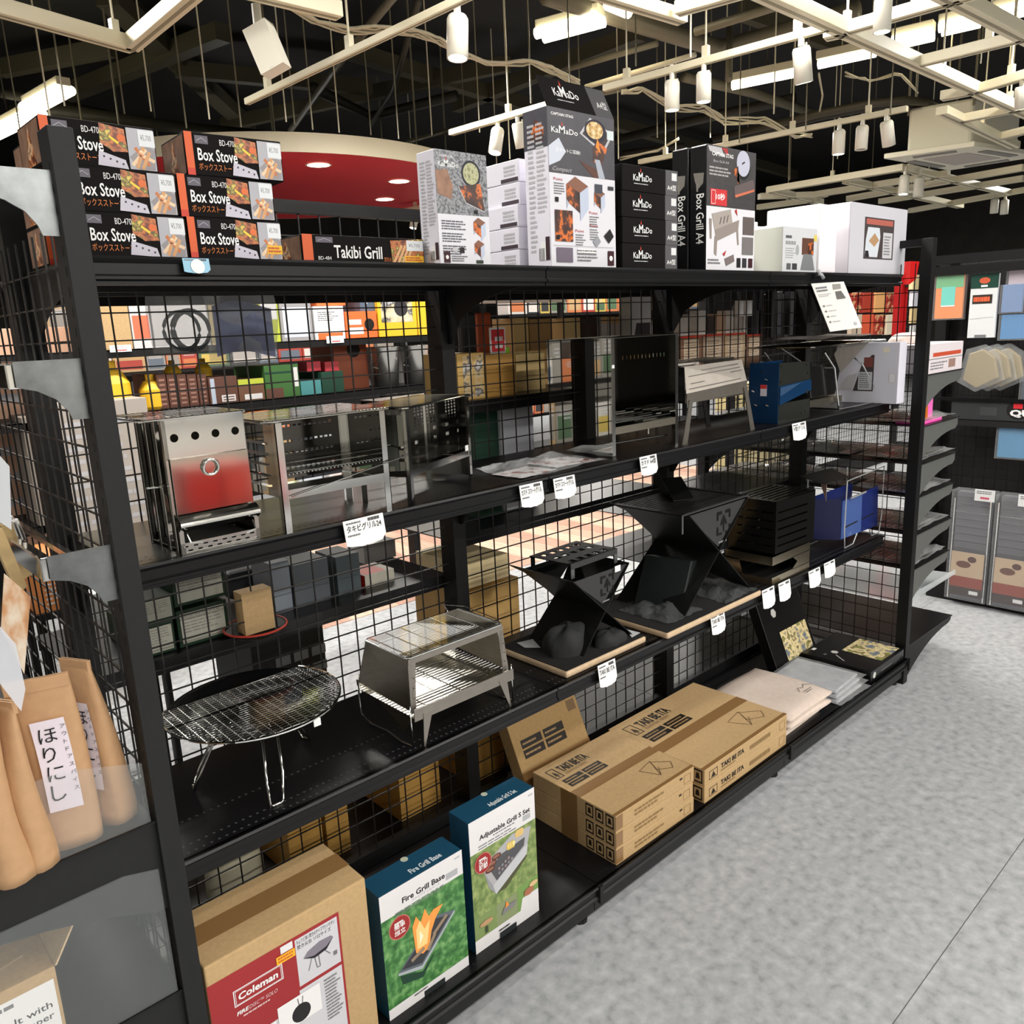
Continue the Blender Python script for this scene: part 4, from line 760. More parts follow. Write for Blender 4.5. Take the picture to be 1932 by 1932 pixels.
part('rear_panel', MB().holed((0.012, D, 0.066), (W - 0.024, 0, 0), (0, 0, H - 0.07), (0, 0.001, 0), rp, DKSTEEL), T)
b = MB(); rods(b, 0.004, W - 0.004, 0.002, D, 0.100, 30, 0.0014, CHROME); rods(b, 0.002, W - 0.002, 0.03, D - 0.01, 0.098, 3, 0.0014, CHROME, 'x'); part('middle_rack', b, T)
part('tray', MB().box(0.010, 0.004, 0.060, W - 0.010, D - 0.004, 0.061, CHROME).box(0.010, 0.001, 0.058, W - 0.010, 0.003, 0.074, CHROME), T)
b = MB(); rods(b, -0.020, W + 0.004, -0.006, D + 0.02, H + 0.006, 34, 0.0015, CHROME); rods(b, -0.022, W + 0.006, 0.02, D - 0.01, H + 0.0035, 3, 0.0014, CHROME, 'x'); frame_loop(b, -0.024, W + 0.008, -0.010, D + 0.022, H + 0.004, 0.0018, CHROME); part('top_net', b, T)
part('cross_rod', MB().tube([(0.014, -0.004, 0.062), (W + 0.03, -0.006, 0.100), (W + 0.034, 0.004, 0.100)], 0.0015, CHROME, 6), T)
# --- small lattice grill, turned
T = thing('lattice_grill', 'small mirror grill with diamond-pierced panels, turned behind the plastic bag', 'grill', (0.530, 0.022, Z2), math.radians(24))
W, D, H = 0.270, 0.112, 0.186
for (x, y) in ((0, 0), (W - 0.011, 0), (0, D), (W - 0.011, D)): part('corner_post', MB().box(x, y, 0, x + 0.011, y + 0.0015, H, CHROME).box(x if x < 0.1 else x + 0.0095, y, 0, x + 0.0015 if x < 0.1 else x + 0.011, y + (0.010 if y < 0.1 else -0.010), H, CHROME), T)
def lattice(o, ex, n, m):
    b = MB(); s = 0.0075; ex = Vector(ex)
    for i in range(n):
        for j in range(16):
            cx, cz = s * (2 * i + 1), 0.060 + s * 1.0 * j * 1.0
            if 0 <= i % 7 < 4 and 9 <= j < 15: 
                vs = []; o2 = Vector(o) + ex * cx + Vector((0, 0, cz))
                for k in range(8):
                    t = PI / 4 * k; c, q = math.cos(t), math.sin(t); rr = (0.0046) / (abs(c) + abs(q)); f = s / max(abs(c), abs(q)); fz = s / 2 / max(abs(c), abs(q))
                    vs.append(o2 + ex * (rr * c) + Vector((0, 0, rr * q * 0.7))); vs.append(o2 + ex * (f * c) + Vector((0, 0, fz * q)))
                b.add(vs, [(2 * k, 2 * k + 1, 2 * ((k + 1) % 8) + 1, 2 * ((k + 1) % 8)) for k in range(8)], m)
            elif not (i % 4 == 2 and j % 3 == 1 and 2 < j < 9): b.quad([Vector(o) + ex * (cx - s) + Vector((0, 0, cz - s / 2)), Vector(o) + ex * (cx + s) + Vector((0, 0, cz - s / 2)), Vector(o) + ex * (cx + s) + Vector((0, 0, cz + s / 2)), Vector(o) + ex * (cx - s) + Vector((0, 0, cz + s / 2))], m)
    return b
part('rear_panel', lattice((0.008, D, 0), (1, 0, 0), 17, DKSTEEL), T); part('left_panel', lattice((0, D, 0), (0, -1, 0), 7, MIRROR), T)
part('right_panel', MB().box(W - 0.001, 0.002, 0.012, W, D, H, MIRROR), T)
b = MB(); rods(b, 0.004, W - 0.006, 0.002, D, 0.078, 22, 0.0015, CHROME); part('middle_rack', b, T)
part('tray', MB().box(0.008, 0.004, 0.056, W - 0.008, D - 0.004, 0.057, CHROME).box(0.008, 0.001, 0.056, W - 0.008, 0.003, 0.070, CHROME), T)
b = MB(); rods(b, 0.0, W - 0.01, -0.004, D + 0.012, H + 0.006, 28, 0.0011, CHROME); frame_loop(b, -0.012, W, -0.008, D + 0.015, H + 0.004, 0.0018, CHROME); part('top_net', b, T)
part('white_sticker', MB().box(W - 0.03, -0.001, 0.070, W - 0.016, 0.0, 0.082, WHITE), T)
# --- tall mirror stove
T = thing('mirror_stove', 'tall mirror-sided stove with open front in the middle of the middle shelf', 'stove', (1.158, 0.048, Z2))
W, D, H = 0.270, 0.215, 0.293
part('left_panel', MB().box(0, 0.0, 0, 0.001, D, H, MIRROR), T); part('right_panel', MB().box(W - 0.001, 0.0, 0, W, D, H, MIRROR), T)
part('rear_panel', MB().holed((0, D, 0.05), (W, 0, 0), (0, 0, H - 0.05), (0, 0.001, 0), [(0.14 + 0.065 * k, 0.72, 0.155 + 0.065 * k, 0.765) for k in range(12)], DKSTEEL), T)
for x in (0, W - 0.012): part('front_flange', MB().box(x, -0.001, 0, x + 0.012, 0.0, H, CHROME), T)
part('top_rim', MB().box(0, D - 0.012, H, W, D + 0.001, H + 0.001, CHROME).box(0.0, 0.0, H, 0.006, D, H + 0.001, CHROME).box(W - 0.006, 0, H, W, D, H + 0.001, CHROME).tube([(0, 0.004, H), (W, 0.004, H)], 0.0015, CHROME, 6), T)
part('fire_deck', MB().box(0.002, 0.0, 0.072, W - 0.002, D, 0.073, CHROME).box(0.012, -0.001, 0.060, W - 0.012, 0.001, 0.078, BRUSH), T)
b = MB(); rods(b, 0.02, W - 0.02, 0.01, D - 0.02, 0.088, 7, 0.002, CHROME, 'x'); b.box(0.06, 0.05, 0.078, 0.2, 0.16, 0.080, STEEL); part('grate', b, T)
part('support_rod', MB().tube([(0.02, 0.02, 0.035), (W - 0.02, 0.02, 0.03)], 0.0015, CHROME).tube([(0.17, 0.02, 0.06), (0.17, 0.02, 0.042)], 0.002, CHROME), T)
part('white_sticker', MB().box(0.002, -0.0022, 0.222, 0.010, -0.0012, 0.230, WHITE), T)
# --- bag of leaflets
def crumple(p4, amp, m, seed=1, nx=16, ny=12, edge=1.0):
    P0, P1, P2, P3 = [Vector(p) for p in p4]; r = random.Random(seed); ph = [r.random() * 6 for _ in range(6)]; vs = []; fs = []
    for j in range(ny + 1):
        for i in range(nx + 1):
            a, c = i / nx, j / ny; p = (P0 * (1 - a) + P1 * a) * (1 - c) + (P3 * (1 - a) + P2 * a) * c
            h = amp * (0.5 + 0.22 * math.sin(9 * a + ph[0] + 5 * c) + 0.2 * math.sin(14 * c + ph[1] - 6 * a) + 0.2 * (r.random() - 0.5)) * (1 - 0.75 * edge * (max(abs(2 * a - 1), abs(2 * c - 1)) ** 4))
            vs.append(p + Vector(((r.random() - 0.5) * amp * 0.3, (r.random() - 0.5) * amp * 0.3, h)))
    b = MB()
    for j in range(ny):
        for i in range(nx): q = j * (nx + 1) + i; fs.append((q, q + 1, q + nx + 2, q + nx + 1))
    b.add(vs, fs, m); return b
pq = [(0.825, 0.035, 0), (1.14, 0.050, 0), (1.135, 0.23, 0), (0.86, 0.22, 0)]
T = thing('plastic_bag', 'flat clear plastic bag of leaflets beside the tall mirror stove', 'bag', (0, 0, Z2 + 0.001))
part('bag_film', crumple(pq, 0.022, FILMB, 4, 22, 14), T)
LEAF = ramp_mat('print_leaflet', [(0.3, (226, 224, 226)), (0.55, (220, 214, 212)), (0.6, (140, 70, 60)), (0.68, (110, 60, 50)), (0.74, (230, 226, 226))], 22)
part('leaflet', MB().obox((0.845, 0.045, 0.002), (0.12, 0.01, 0), (-0.01, 0.09, 0), (0, 0, 0.001), LEAF), T); part('leaflet', MB().obox((0.98, 0.07, 0.003), (0.13, -0.01, 0), (0.0, 0.10, 0), (0, 0, 0.001), LEAF), T)
# --- folding trapezoid grill
GM = mat('satin_grey_steel', (150, 144, 136), 0.38, 0.85, noise=0.06, scale=30)
T = thing('folding_grill', 'satin grey folding grill on four splayed legs, right of the mirror stove', 'grill', (1.46, 0.052, Z2))
b = MB().prism([(0.012, 0, 0.134), (0.312, 0, 0.146), (0.338, 0.034, 0.207), (0.050, 0.034, 0.203)], (0, 0.001, 0), GM); fp = part('front_wall', b, T)
f = Face((0.012, -0.001, 0.134), (0.3, 0, 0.012), (0.032, 0.034, 0.065), 0.30, 0.078)
GD = mat('grill_emboss_shade', (100, 95, 90), 0.4, 0.8)
for (x0, x1, y0) in ((0.10, 0.90, 0.80), (0.06, 0.92, 0.64), (0.08, 0.30, 0.34), (0.74, 0.94, 0.50), (0.05, 0.90, 0.14)): f.rect(x0, y0, x1, y0 + 0.04, GD)
part('pressed_lines', f.mb, fp)
part('front_band', MB().prism([(0.012, 0, 0.108), (0.308, 0, 0.112), (0.312, 0, 0.148), (0.012, 0, 0.134)], (0, -0.002, 0), GM), T)
part('rear_wall', MB().prism([(0.012, 0.13, 0.110), (0.308, 0.13, 0.112), (0.31, 0.17, 0.21), (0.01, 0.17, 0.21)], (0, 0.001, 0), GM), T)
part('floor_plate', MB().box(0.012, 0, 0.108, 0.308, 0.13, 0.109, GM), T)
part('end_wall', MB().prism([(0.006, 0.0, 0.108), (0.006, 0.13, 0.108), (0.002, 0.17, 0.212), (0.030, 0.02, 0.204)], (0.001, 0, 0), CHROME), T); part('end_wall', MB().prism([(0.31, 0.0, 0.11), (0.31, 0.13, 0.11), (0.335, 0.17, 0.21), (0.335, 0.034, 0.207)], (0.001, 0, 0), GM), T)
b = MB(); rods(b, 0.02, 0.32, 0.05, 0.16, 0.213, 6, 0.0018, CHROME, 'x'); b.tube([(0.02, 0.05, 0.213), (0.02, 0.16, 0.213)], 0.002, CHROME).tube([(0.32, 0.05, 0.213), (0.32, 0.16, 0.213)], 0.002, CHROME); part('grill_grid', b, T)
for (p0, p1, yy) in (((0.028, 0.118), (-0.002, 0.0), -0.006), ((0.296, 0.130), (0.340, 0.0), -0.006), ((0.028, 0.118), (0.01, 0.0), 0.14), ((0.296, 0.12), (0.33, 0.0), 0.14)):
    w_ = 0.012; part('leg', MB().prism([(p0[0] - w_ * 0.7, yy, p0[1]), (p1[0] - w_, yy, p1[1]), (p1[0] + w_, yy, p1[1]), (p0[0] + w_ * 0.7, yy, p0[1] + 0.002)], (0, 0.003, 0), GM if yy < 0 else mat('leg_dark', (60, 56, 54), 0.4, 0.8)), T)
# --- blue stove
BLU = mat('blue_coated_steel', (20, 62, 104), 0.18, 0.35, coat=0.4); BLUL = mat('blue_grey_coated', (62, 92, 130), 0.16, 0.3, coat=0.5); DKG = mat('smoked_coating', (58, 60, 56), 0.15, 0.5, coat=0.4)
T = thing('blue_stove', 'dark blue plate stove with a red and white sticker, between two folding grills', 'stove', (1.943, 0.045, Z2))
part('left_panel', MB().box(0, 0, 0, 0.0015, 0.100, 0.187, BLU), T, bevel=0.0005); part('front_lower_panel', MB().prism([(0.002, 0, 0.0), (0.202, 0, 0.0), (0.200, 0, 0.062), (0.002, 0, 0.062)], (0, 0.0015, 0), DKG), T)
part('front_band', MB().prism([(0.002, -0.004, 0.058), (0.20, -0.004, 0.090), (0.196, -0.004, 0.124), (0.002, -0.004, 0.116)], (0, 0.003, 0), BLU).prism([(0.004, -0.0045, 0.085), (0.13, -0.0045, 0.118), (0.19, -0.0045, 0.122), (0.004, -0.0045, 0.112)], (0, 0.0005, 0), BLUL), T)
part('front_upper_panel', MB().prism([(0.002, 0, 0.112), (0.196, 0, 0.122), (0.190, 0, 0.182), (0.0, 0, 0.187)], (0, 0.0015, 0), DKG), T)
part('rear_panel', MB().box(0.0, 0.100, 0, 0.2, 0.1015, 0.185, BLU), T); part('right_panel', MB().box(0.198, 0, 0, 0.1995, 0.10, 0.18, DKG), T)
for (x, z) in ((0.012, 0.176), (0.012, 0.130), (0.178, 0.146), (0.168, 0.172)): part('rivet', MB().lathe([(0, 0), (0.0045, 0.0)], CHROME, 10), T).matrix_local = Matrix.Translation((x, -0.002, z)) @ Matrix.Rotation(PI / 2, 4, 'X')
for (y, z) in ((0.05, 0.158), (0.035, 0.135), (0.08, 0.098), (0.07, 0.055), (0.03, 0.055)): part('wing_bolt', MB().bar((-0.004, y, z), (-0.003, y + 0.010, z + 0.003), 0.003, 0.003, CHROME), T)
st = MB().box(-0.001, 0.040, 0.085, -0.0005, 0.062, 0.120, C(222, 214, 224)); st.box(-0.0014, 0.040, 0.108, -0.001, 0.062, 0.120, C(214, 60, 60)); part('price_sticker', st, T, label='red and white price sticker')
for (x, z) in ((0.15, 0.020), (0.175, 0.022), (0.17, 0.086)): part('punched_hole', MB().lathe([(0, 0), (0.006, 0.0)], BLKM, 12), T).matrix_local = Matrix.Translation((x, -0.001 if z < 0.08 else -0.005, z)) @ Matrix.Rotation(PI / 2, 4, 'X')
# --- black fire pit on a chrome wire frame
T = thing('wire_frame_fire_pit', 'black fire pit with mesh top in a bright wire frame', 'fire pit', (2.20, 0.045, Z2))
for yy, ins in ((0.0, 0), (0.22, 0.0)):
    part('wire_leg_frame', MB().tube([(0.03, yy, 0.205), (0.105, yy, 0.150), (0.150, yy, 0.004), (0.30, yy, 0.003), (0.490, yy, 0.004), (0.31, yy, 0.150), (0.12, yy + (0.0), 0.222)], 0.0036, CHROME, 8), T)
part('wire_tie', MB().tube([(0.150, 0, 0.005), (0.150, 0.22, 0.005)], 0.0032, CHROME).tube([(0.49, 0, 0.005), (0.49, 0.22, 0.005)], 0.0032, CHROME).tube([(0.105, 0, 0.150), (0.105, 0.22, 0.150)], 0.0032, CHROME), T)
part('firebox', MB().prism([(-0.05, 0.02, 0.165), (-0.01, 0.02, 0.055), (0.16, 0.02, 0.055), (0.20, 0.02, 0.165)], (0, 0.19, 0), mat('black_enamel', (18, 18, 18), 0.18, coat=0.5)), T, bevel=0.004)
part('lower_tray', MB().box(-0.04, 0.01, 0.030, 0.19, 0.21, 0.050, BRUSH), T)
part('side_plate', MB().prism([(0.09, -0.004, 0.195), (0.14, -0.004, 0.130), (0.33, -0.004, 0.215), (0.37, -0.004, 0.232), (0.12, -0.004, 0.215)], (0, 0.001, 0), GM), T)
b = MB(); rods(b, -0.07, 0.47, -0.01, 0.23, 0.226, 40, 0.001, DKSTEEL); rods(b, -0.07, 0.47, -0.01, 0.23, 0.224, 14, 0.001, DKSTEEL, 'x'); frame_loop(b, -0.075, 0.475, -0.014, 0.235, 0.225, 0.0024, CHROME); part('mesh_top', b, T)
part('upper_net', MB().grid((0.05, 0.02, 0.245), (0.40, 0, 0.005), (0, 0.18, 0.004), 8, 5, lambda a, c: (0, 0, 0.004 * math.sin(6 * a)), mat('grey_mesh_cloth', (120, 112, 108), 0.5, 0.4, alpha=0.75)), T)
# --- white carton at the end
def s_left(f):
    f.poly([(0.30, 0.20), (0.42, 0.62), (0.58, 0.80), (0.62, 0.80), (0.62, 0.20)], C(70, 64, 66)); f.rect(0.38, 0.22, 0.60, 0.52, C(196, 198, 204)); f.lines(0.40, 0.25, 0.58, 0.50, 7, C(120, 120, 126), 0.5, 4); f.poly([(0.05, 0.2), (0.28, 0.22), (0.36, 0.5), (0.2, 0.45)], LG); f.rect(0.46, 0.60, 0.60, 0.76, C(130, 70, 66)); f.rect(0.86, 0.35, 0.955, 0.50, C(226, 226, 232)); f.frame(0.86, 0.35, 0.955, 0.50, 0.001, LG); f.rect(0.75, 0.84, 0.85, 0.92, C(232, 226, 206))
carton('white_carton', 'white carton with a dark printed corner behind the wire frame fire pit', 'box', (2.625, -0.036, Z2), (0.062, 0.232, 0.218), mat('plain_white_carton2', (214, 214, 226), 0.45), 0, None, [('left', 'side_print', s_left)], bev=0.002)
# --- hanging information card
def atd(u, v, d): return CAM + (FWD + RGT * ((u - HALF) / FPX) - UPV * ((v - HALF) / FPX)) * d
T = thing('information_card', 'white information card hanging askew by a clip from the top shelf', 'card', (0, 0, 0))
c4 = [atd(1530, 535, 2.45), atd(1592, 531, 2.45), atd(1627, 618, 2.45), atd(1566, 626, 2.45)]
n_ = (c4[1] - c4[0]).cross(c4[3] - c4[0]).normalized(); part('card', MB().prism(c4, n_ * 0.003, mat('card_white', (236, 234, 228), 0.35)), T, bevel=0.0008)
ex_ = (c4[2] - c4[3]); ey_ = (c4[0] - c4[3]); f = Face(c4[3] - n_ * 0.0004, ex_, ey_, ex_.length, ey_.length)
if f.n.dot(n_) > 0: f.n = -f.n
f.lines(0.08, 0.80, 0.45, 0.92, 2, C(120, 124, 130), 0.6, 3); f.lines(0.08, 0.70, 0.50, 0.77, 2, LG, 0.5, 4); f.poly([(0.58, 0.82), (0.82, 0.82), (0.86, 0.92), (0.62, 0.93)], C(150, 146, 140)); f.poly([(0.58, 0.62), (0.86, 0.62), (0.80, 0.78), (0.62, 0.78)], C(96, 92, 90))
for k in range(4): f.disc(0.12, 0.52 - 0.11 * k, 0.035, C(120, 116, 112), 8); f.lines(0.2, 0.50 - 0.11 * k, 0.45, 0.54 - 0.11 * k, 1, LG, 0.5, k)
f.disc(0.85, 0.1, 0.05, LG, 10); part('printed_text', f.mb, T)
T = thing('clip', 'clear plastic swivel clip holding the information card on the shelf edge', 'clip', atd(1545, 517, 2.46))
part('clip_body', MB().tube([(0, 0, 0.012), (0.004, 0, 0.0), (0.018, 0.0, -0.002), (0.030, 0, -0.012)], 0.005, mat('clear_plastic_clip', (220, 224, 228), 0.1, alpha=0.6), 8), T, smooth=True); part('suction_disc', MB().lathe([(0, 0), (0.012, 0.001), (0.012, 0.003), (0, 0.004)], BLKM, 14, (-0.014, 0, -0.008)), T)

# ================================================================== on the lower shelf
# --- round fire disc
T = thing('fire_disc', 'round black fire bowl with a wire net on bent wire legs', 'fire pit', (0.240, 0.192, Z3))
R0 = 0.165; zt = 0.146
prof = [(R0, zt), (R0 - 0.004, zt + 0.001)] + [((R0 - 0.006) * k, zt - 0.040 * (1 - k * k)) for k in (0.97, 0.85, 0.7, 0.5, 0.3, 0.1)] + [(0.0, zt - 0.040)]
BOWL = mat('dark_polished_bowl', (56, 56, 58), 0.16, 0.9)
part('bowl', MB().lathe(prof, BOWL, 48).lathe([(R0, zt)] + [((R0 - 0.002) * k, zt - 0.043 * (1 - k * k)) for k in (0.95, 0.8, 0.6, 0.3)] + [(0, zt - 0.043)], BLKM, 48), T, smooth=True)
b = MB(); Rn = R0 + 0.001; yc = 0.085
def chord(v): return math.sqrt(max(0, Rn * Rn - v * v))
for k in range(30):
    y = -Rn + 0.009 + k * 0.0088
    if y < yc: b.tube([(-chord(y), y, zt + 0.004), (chord(y), y, zt + 0.004)], 0.0014, CHROME, 4)
for k in range(19):
    x = -Rn + 0.015 + k * 0.0168; c = chord(x)
    b.tube([(x, -c, zt + 0.0025), (x, min(c, yc), zt + 0.0025)], 0.0012, CHROME, 4)
a0 = math.asin(yc / Rn); ring = [(Rn * math.cos(t), Rn * math.sin(t), zt + 0.003) for t in [a0 - (PI + 2 * a0) * k / 40 for k in range(41)]]
b.tube(ring, 0.0026, CHROME, 6, True); b.tube([(-chord(0.0), 0.0, zt + 0.005), (chord(0), 0.0, zt + 0.005)], 0.0024, CHROME, 6); part('wire_net', b, T)
part('leg', MB().tube([(-0.022, -0.045, 0.112), (-0.026, -0.08, 0.100), (-0.042, -0.115, 0.040), (-0.050, -0.136, 0.004), (-0.046, -0.140, 0.002), (-0.030, -0.140, 0.002), (-0.024, -0.136, 0.004), (-0.008, -0.112, 0.045), (0.006, -0.075, 0.102), (0.004, -0.045, 0.112)], 0.0028, CHROME, 8), T, smooth=True)
for ang in (165, 20):
    c, s_ = math.cos(math.radians(ang)), math.sin(math.radians(ang)); q = Vector((c, s_, 0)); n2 = Vector((-s_, c, 0)) * 0.010
    part('leg', MB().tube([q * 0.045 + n2 + Vector((0, 0, .112)), q * 0.08 + n2 + Vector((0, 0, .095)), q * 0.115 + n2 + Vector((0, 0, .03)), q * 0.130 + n2 + Vector((0, 0, .003)), q * 0.130 - n2 + Vector((0, 0, .003)), q * 0.115 - n2 + Vector((0, 0, .03)), q * 0.08 - n2 + Vector((0, 0, .095)), q * 0.045 - n2 + Vector((0, 0, .112))], 0.0026, CHROME, 8), T, smooth=True)
part('leg_mount', MB().lathe([(0, 0.100), (0.04, 0.102), (0.045, 0.112), (0.0, 0.113)], BLKS, 20).tube([(-0.05, -0.05, 0.104), (0.03, -0.035, 0.104)], 0.0022, CHROME), T)
part('white_tag', MB().box(0.040, -0.162, zt - 0.012, 0.054, -0.160, zt + 0.002, WHITE), T)
# --- rectangular steel barbecue
T = thing('tabletop_grill', 'rectangular brushed steel grill with wire top and slanting end panels on the lower shelf', 'grill', (0.517, 0.050, Z3))
W, D, H = 0.253, 0.158, 0.186
part('left_panel', MB().prism([(-0.006, 0.004, H), (-0.006, D, H), (-0.016, D + 0.03, 0.084), (-0.012, -0.004, 0.076)], (0.0015, 0, 0), BRUSH), T); part('right_panel', MB().prism([(W + 0.002, 0.004, H), (W + 0.002, D, H), (W + 0.008, D + 0.03, 0.084), (W + 0.010, -0.004, 0.076)], (-0.0015, 0, 0), BRUSH), T)
for x, s_ in ((-0.006, 1), (W + 0.002, -1)): 
    part('front_post', MB().prism([(x, 0.002, H), (x + s_ * 0.020, 0.002, H), (x + s_ * 0.016, -0.002, H - 0.02), (x - s_ * 0.004 + s_ * 0.012, -0.004, 0.07), (x - s_ * 0.006, -0.006, 0.07)], (0, 0.0015, 0), GM), T)
    for k in range(5): part('rivet_hole', MB().lathe([(0, 0), (0.0016, 0)], BLKM, 8), T).matrix_local = Matrix.Translation((x + s_ * (0.006 - 0.001 * k), -0.006, H - 0.04 - 0.022 * k)) @ Matrix.Rotation(PI / 2, 4, 'X')
part('front_rail', MB().box(-0.006, 0.0, H - 0.012, W + 0.002, 0.002, H, GM), T); part('rear_rail', MB().box(-0.006, D, H - 0.012, W + 0.002, D + 0.002, H, GM), T)
b = MB(); rods(b, -0.004, W, 0.004, D - 0.002, H + 0.003, 22, 0.0013, CHROME, 'x')
for k in range(7): b.tube([(0.004 + 0.041 * k, 0.002, H + 0.0045), (0.004 + 0.041 * k, D, H + 0.0045)], 0.0013, CHROME, 4)
frame_loop(b, -0.008, W + 0.004, 0.0, D + 0.002, H + 0.003, 0.0019, CHROME); part('wire_top', b, T)
part('lift_handle', MB().tube([(W - 0.03, D, H + 0.006), (W - 0.02, D + 0.028, H + 0.012), (W + 0.02, D, H + 0.004), (W + 0.012, 0.02, H + 0.004)], 0.0013, CHROME, 6), T)
part('charcoal_tray', MB().box(-0.014, -0.018, 0.064, W + 0.010, D + 0.03, 0.066, STEEL).box(-0.014, -0.020, 0.058, W + 0.010, -0.018, 0.084, GM).box(-0.014, D + 0.03, 0.066, W + 0.01, D + 0.032, 0.10, STEEL), T)
b = MB(); rods(b, -0.008, W + 0.004, -0.012, D + 0.024, 0.080, 18, 0.0015, CHROME, 'x')
for k in range(3): b.tube([(0.02 + 0.095 * k, -0.012, 0.082), (0.02 + 0.095 * k, D + 0.024, 0.082)], 0.0016, CHROME, 4)
part('charcoal_grid', b, T)
for x0, x1 in ((0.016, 0.003), (W - 0.028, W - 0.008)): part('leg', MB().prism([(x0 - 0.008, -0.021, 0.070), (x1 - 0.001, -0.024, 0.0), (x1 + 0.003, -0.024, 0.0), (x0 + 0.016, -0.021, 0.070)], (0, 0.002, 0), GM), T)
for x in (-0.018, W + 0.012):
    part('wire_leg', MB().tube([(x, D + 0.03, 0.09), (x - 0.002, D + 0.02, 0.012), (x - 0.004, D - 0.02, 0.002), (x - 0.002, D * 0.5, 0.006), (x - 0.004, 0.02, 0.002), (x, -0.012, 0.003), (x + 0.002, -0.010, 0.09)], 0.0022, CHROME, 6), T, smooth=True)
part('under_plate', MB().prism([(0.002, D * 0.3, 0.004), (0.002, D, 0.06), (0.004, 0.01, 0.06)], (0.001, 0, 0), BRUSH), T)
# --- boards and folding fire pits
BOARDW = mat('beech_board_edge', (204, 178, 146), 0.5, noise=0.08, scale=30, stretch=(4, 1, 1))
FELT = mat('black_felt', (9, 9, 10), 0.9)
PIT = mat('black_pit_steel', (9, 9, 10), 0.5, 0.0, noise=0.1, scale=40, spec=0.35); PITG = mat('pit_dark_grey', (48, 48, 48), 0.55)
def board(x0, y0, x1, y1, lab):
    t = thing('display_board', lab, 'board', (x0, y0, Z3)); part('wood_core', MB().box(0, 0, 0, x1 - x0, y1 - y0, 0.018, BOARDW), t, bevel=0.006); part('felt_top', MB().box(0.004, 0.004, 0.018, x1 - x0 - 0.004, y1 - y0 - 0.004, 0.0195, FELT), t); return t
board(0.951, 0.028, 1.262, 0.275, 'pale wood board with black top under the small black fire pit')
board(1.312, -0.004, 1.790, 0.285, 'longer pale wood board with black top under the large black fire pit')
def x_pit(name, lab, x0, z0, xl, xr, zt_, xc, zc, xbl, xbr, y0, y1, sc):
    t = thing(name, lab, 'fire pit', (x0, y0, z0)); th = 0.0025; D_ = y1 - y0; r = lambda x: x - x0
    def plate(xa, xb, nm, flare=0.03):
        # plate from top (xa, zt_) to bottom (xb, 0)
        A = Vector((r(xa), 0, zt_)); Bm = Vector((r(xb), 0, 0)); d = Bm - A; n = Vector((-d.z, 0, d.x)).normalized() * th
        f = (zt_ - zc) / zt_
        poly = [A + Vector((0, -0.0, 0)), A + d * f * 0.9 + Vector((0, 0, 0)), Bm + Vector((0, 0.0, 0)), Bm + Vector((0, D_ * 0.16, 0)), Bm - d * 0.14 + Vector((0, D_ * 0.5, 0)), Bm + Vector((0, D_ * 0.84, 0)), Bm + Vector((0, D_, 0)), A + d * f * 0.8 + Vector((0, D_ * 0.93, 0)), A + d * 0.08 + Vector((0, D_ * 1.0, 0)), A + Vector((-0.0, D_ * 1.06 + flare, 0))]
        part(nm, MB().prism(poly, n, PIT), t)
    plate(xl, xbr, 'side_plate'); plate(xr, xbl, 'side_plate')
    for yy, m in ((0.006, PITG), (D_ - 0.01, PIT)):
        part('end_plate', MB().prism([(r(xl) + 0.006, yy, zt_ - 0.004), (r(xc), yy, zc + 0.012), (r(xr) - 0.003, yy, zt_ - 0.004)], (0, th, 0), m), t)
    # emblem: broken square frame with arrow, cut dark into the front end plate
    cx, cz, s = r(xc) + (r(xr) - r(xc)) * 0.18, zc + (zt_ - zc) * 0.60, (zt_ - zc) * 0.26
    f = Face((cx - s, 0.0055, cz - s), (1, 0, 0), (0, 0, 1), 2 * s, 2 * s); K = C(4, 4, 4)
    for q in ((0.0, 0.86, 0.38, 1.0), (0.62, 0.86, 1, 1), (0, 0, 0.38, 0.10), (0.62, 0, 1, 0.10), (0, 0, 0.12, 0.36), (0, 0.64, 0.12, 1), (0.88, 0, 1, 0.36), (0.88, 0.64, 1, 1)): f.rect(*q, K)
    f.poly([(0.46, 0.12), (0.54, 0.12), (0.54, 0.5), (0.70, 0.36), (0.72, 0.48), (0.5, 0.84), (0.28, 0.48), (0.30, 0.36), (0.46, 0.5)], K); f.rect(0.12, -0.34, 0.72, -0.26, C(120, 120, 120)); part('cut_emblem', f.mb, t)
    return t
WT = x_pit('folding_fire_pit', 'small black folding fire pit with a slotted plate on top, on the shorter board', 1.016, Z3 + 0.020, 1.016, 1.232, 0.204, 1.132, 0.103, 1.046, 1.240, 0.060, 0.255, 1)
# slotted cooking plate
b = MB(); hol = [(0.10 + 0.17 * i, 0.06, 0.20 + 0.17 * i, 0.20) for i in range(5)] + [(0.10 + 0.17 * i, 0.42, 0.20 + 0.17 * i, 0.56) for i in range(5)] + [(0.10 + 0.17 * i, 0.74, 0.20 + 0.17 * i, 0.88) for i in range(5)]
c0 = at(1028, 1074, z=Z3 + 0.262); c1 = at(1138, 1069, z=Z3 + 0.262)
T = thing('slotted_plate', 'black slotted cooking plate on bent feet resting on the small fire pit', 'grill plate', (1.035, 0.085, Z3 + 0.258), math.radians(2))
part('plate', MB().holed((0, 0, 0), (0.185, 0, 0), (-0.006, 0.135, 0), (0, 0, 0.0025), hol, PIT), T)
part('front_flange', MB().box(0.0, -0.002, -0.012, 0.185, 0.0, 0.0025, PITG), T)
for x in (0.0, 0.172): part('foot', MB().box(x, -0.002, -0.036, x + 0.013, 0.0, -0.012, mat('foot_steel', (110, 112, 112), 0.4, 0.7)), T); part('foot', MB().box(x, 0.135, -0.036, x + 0.013, 0.137, 0.0, PIT), T)
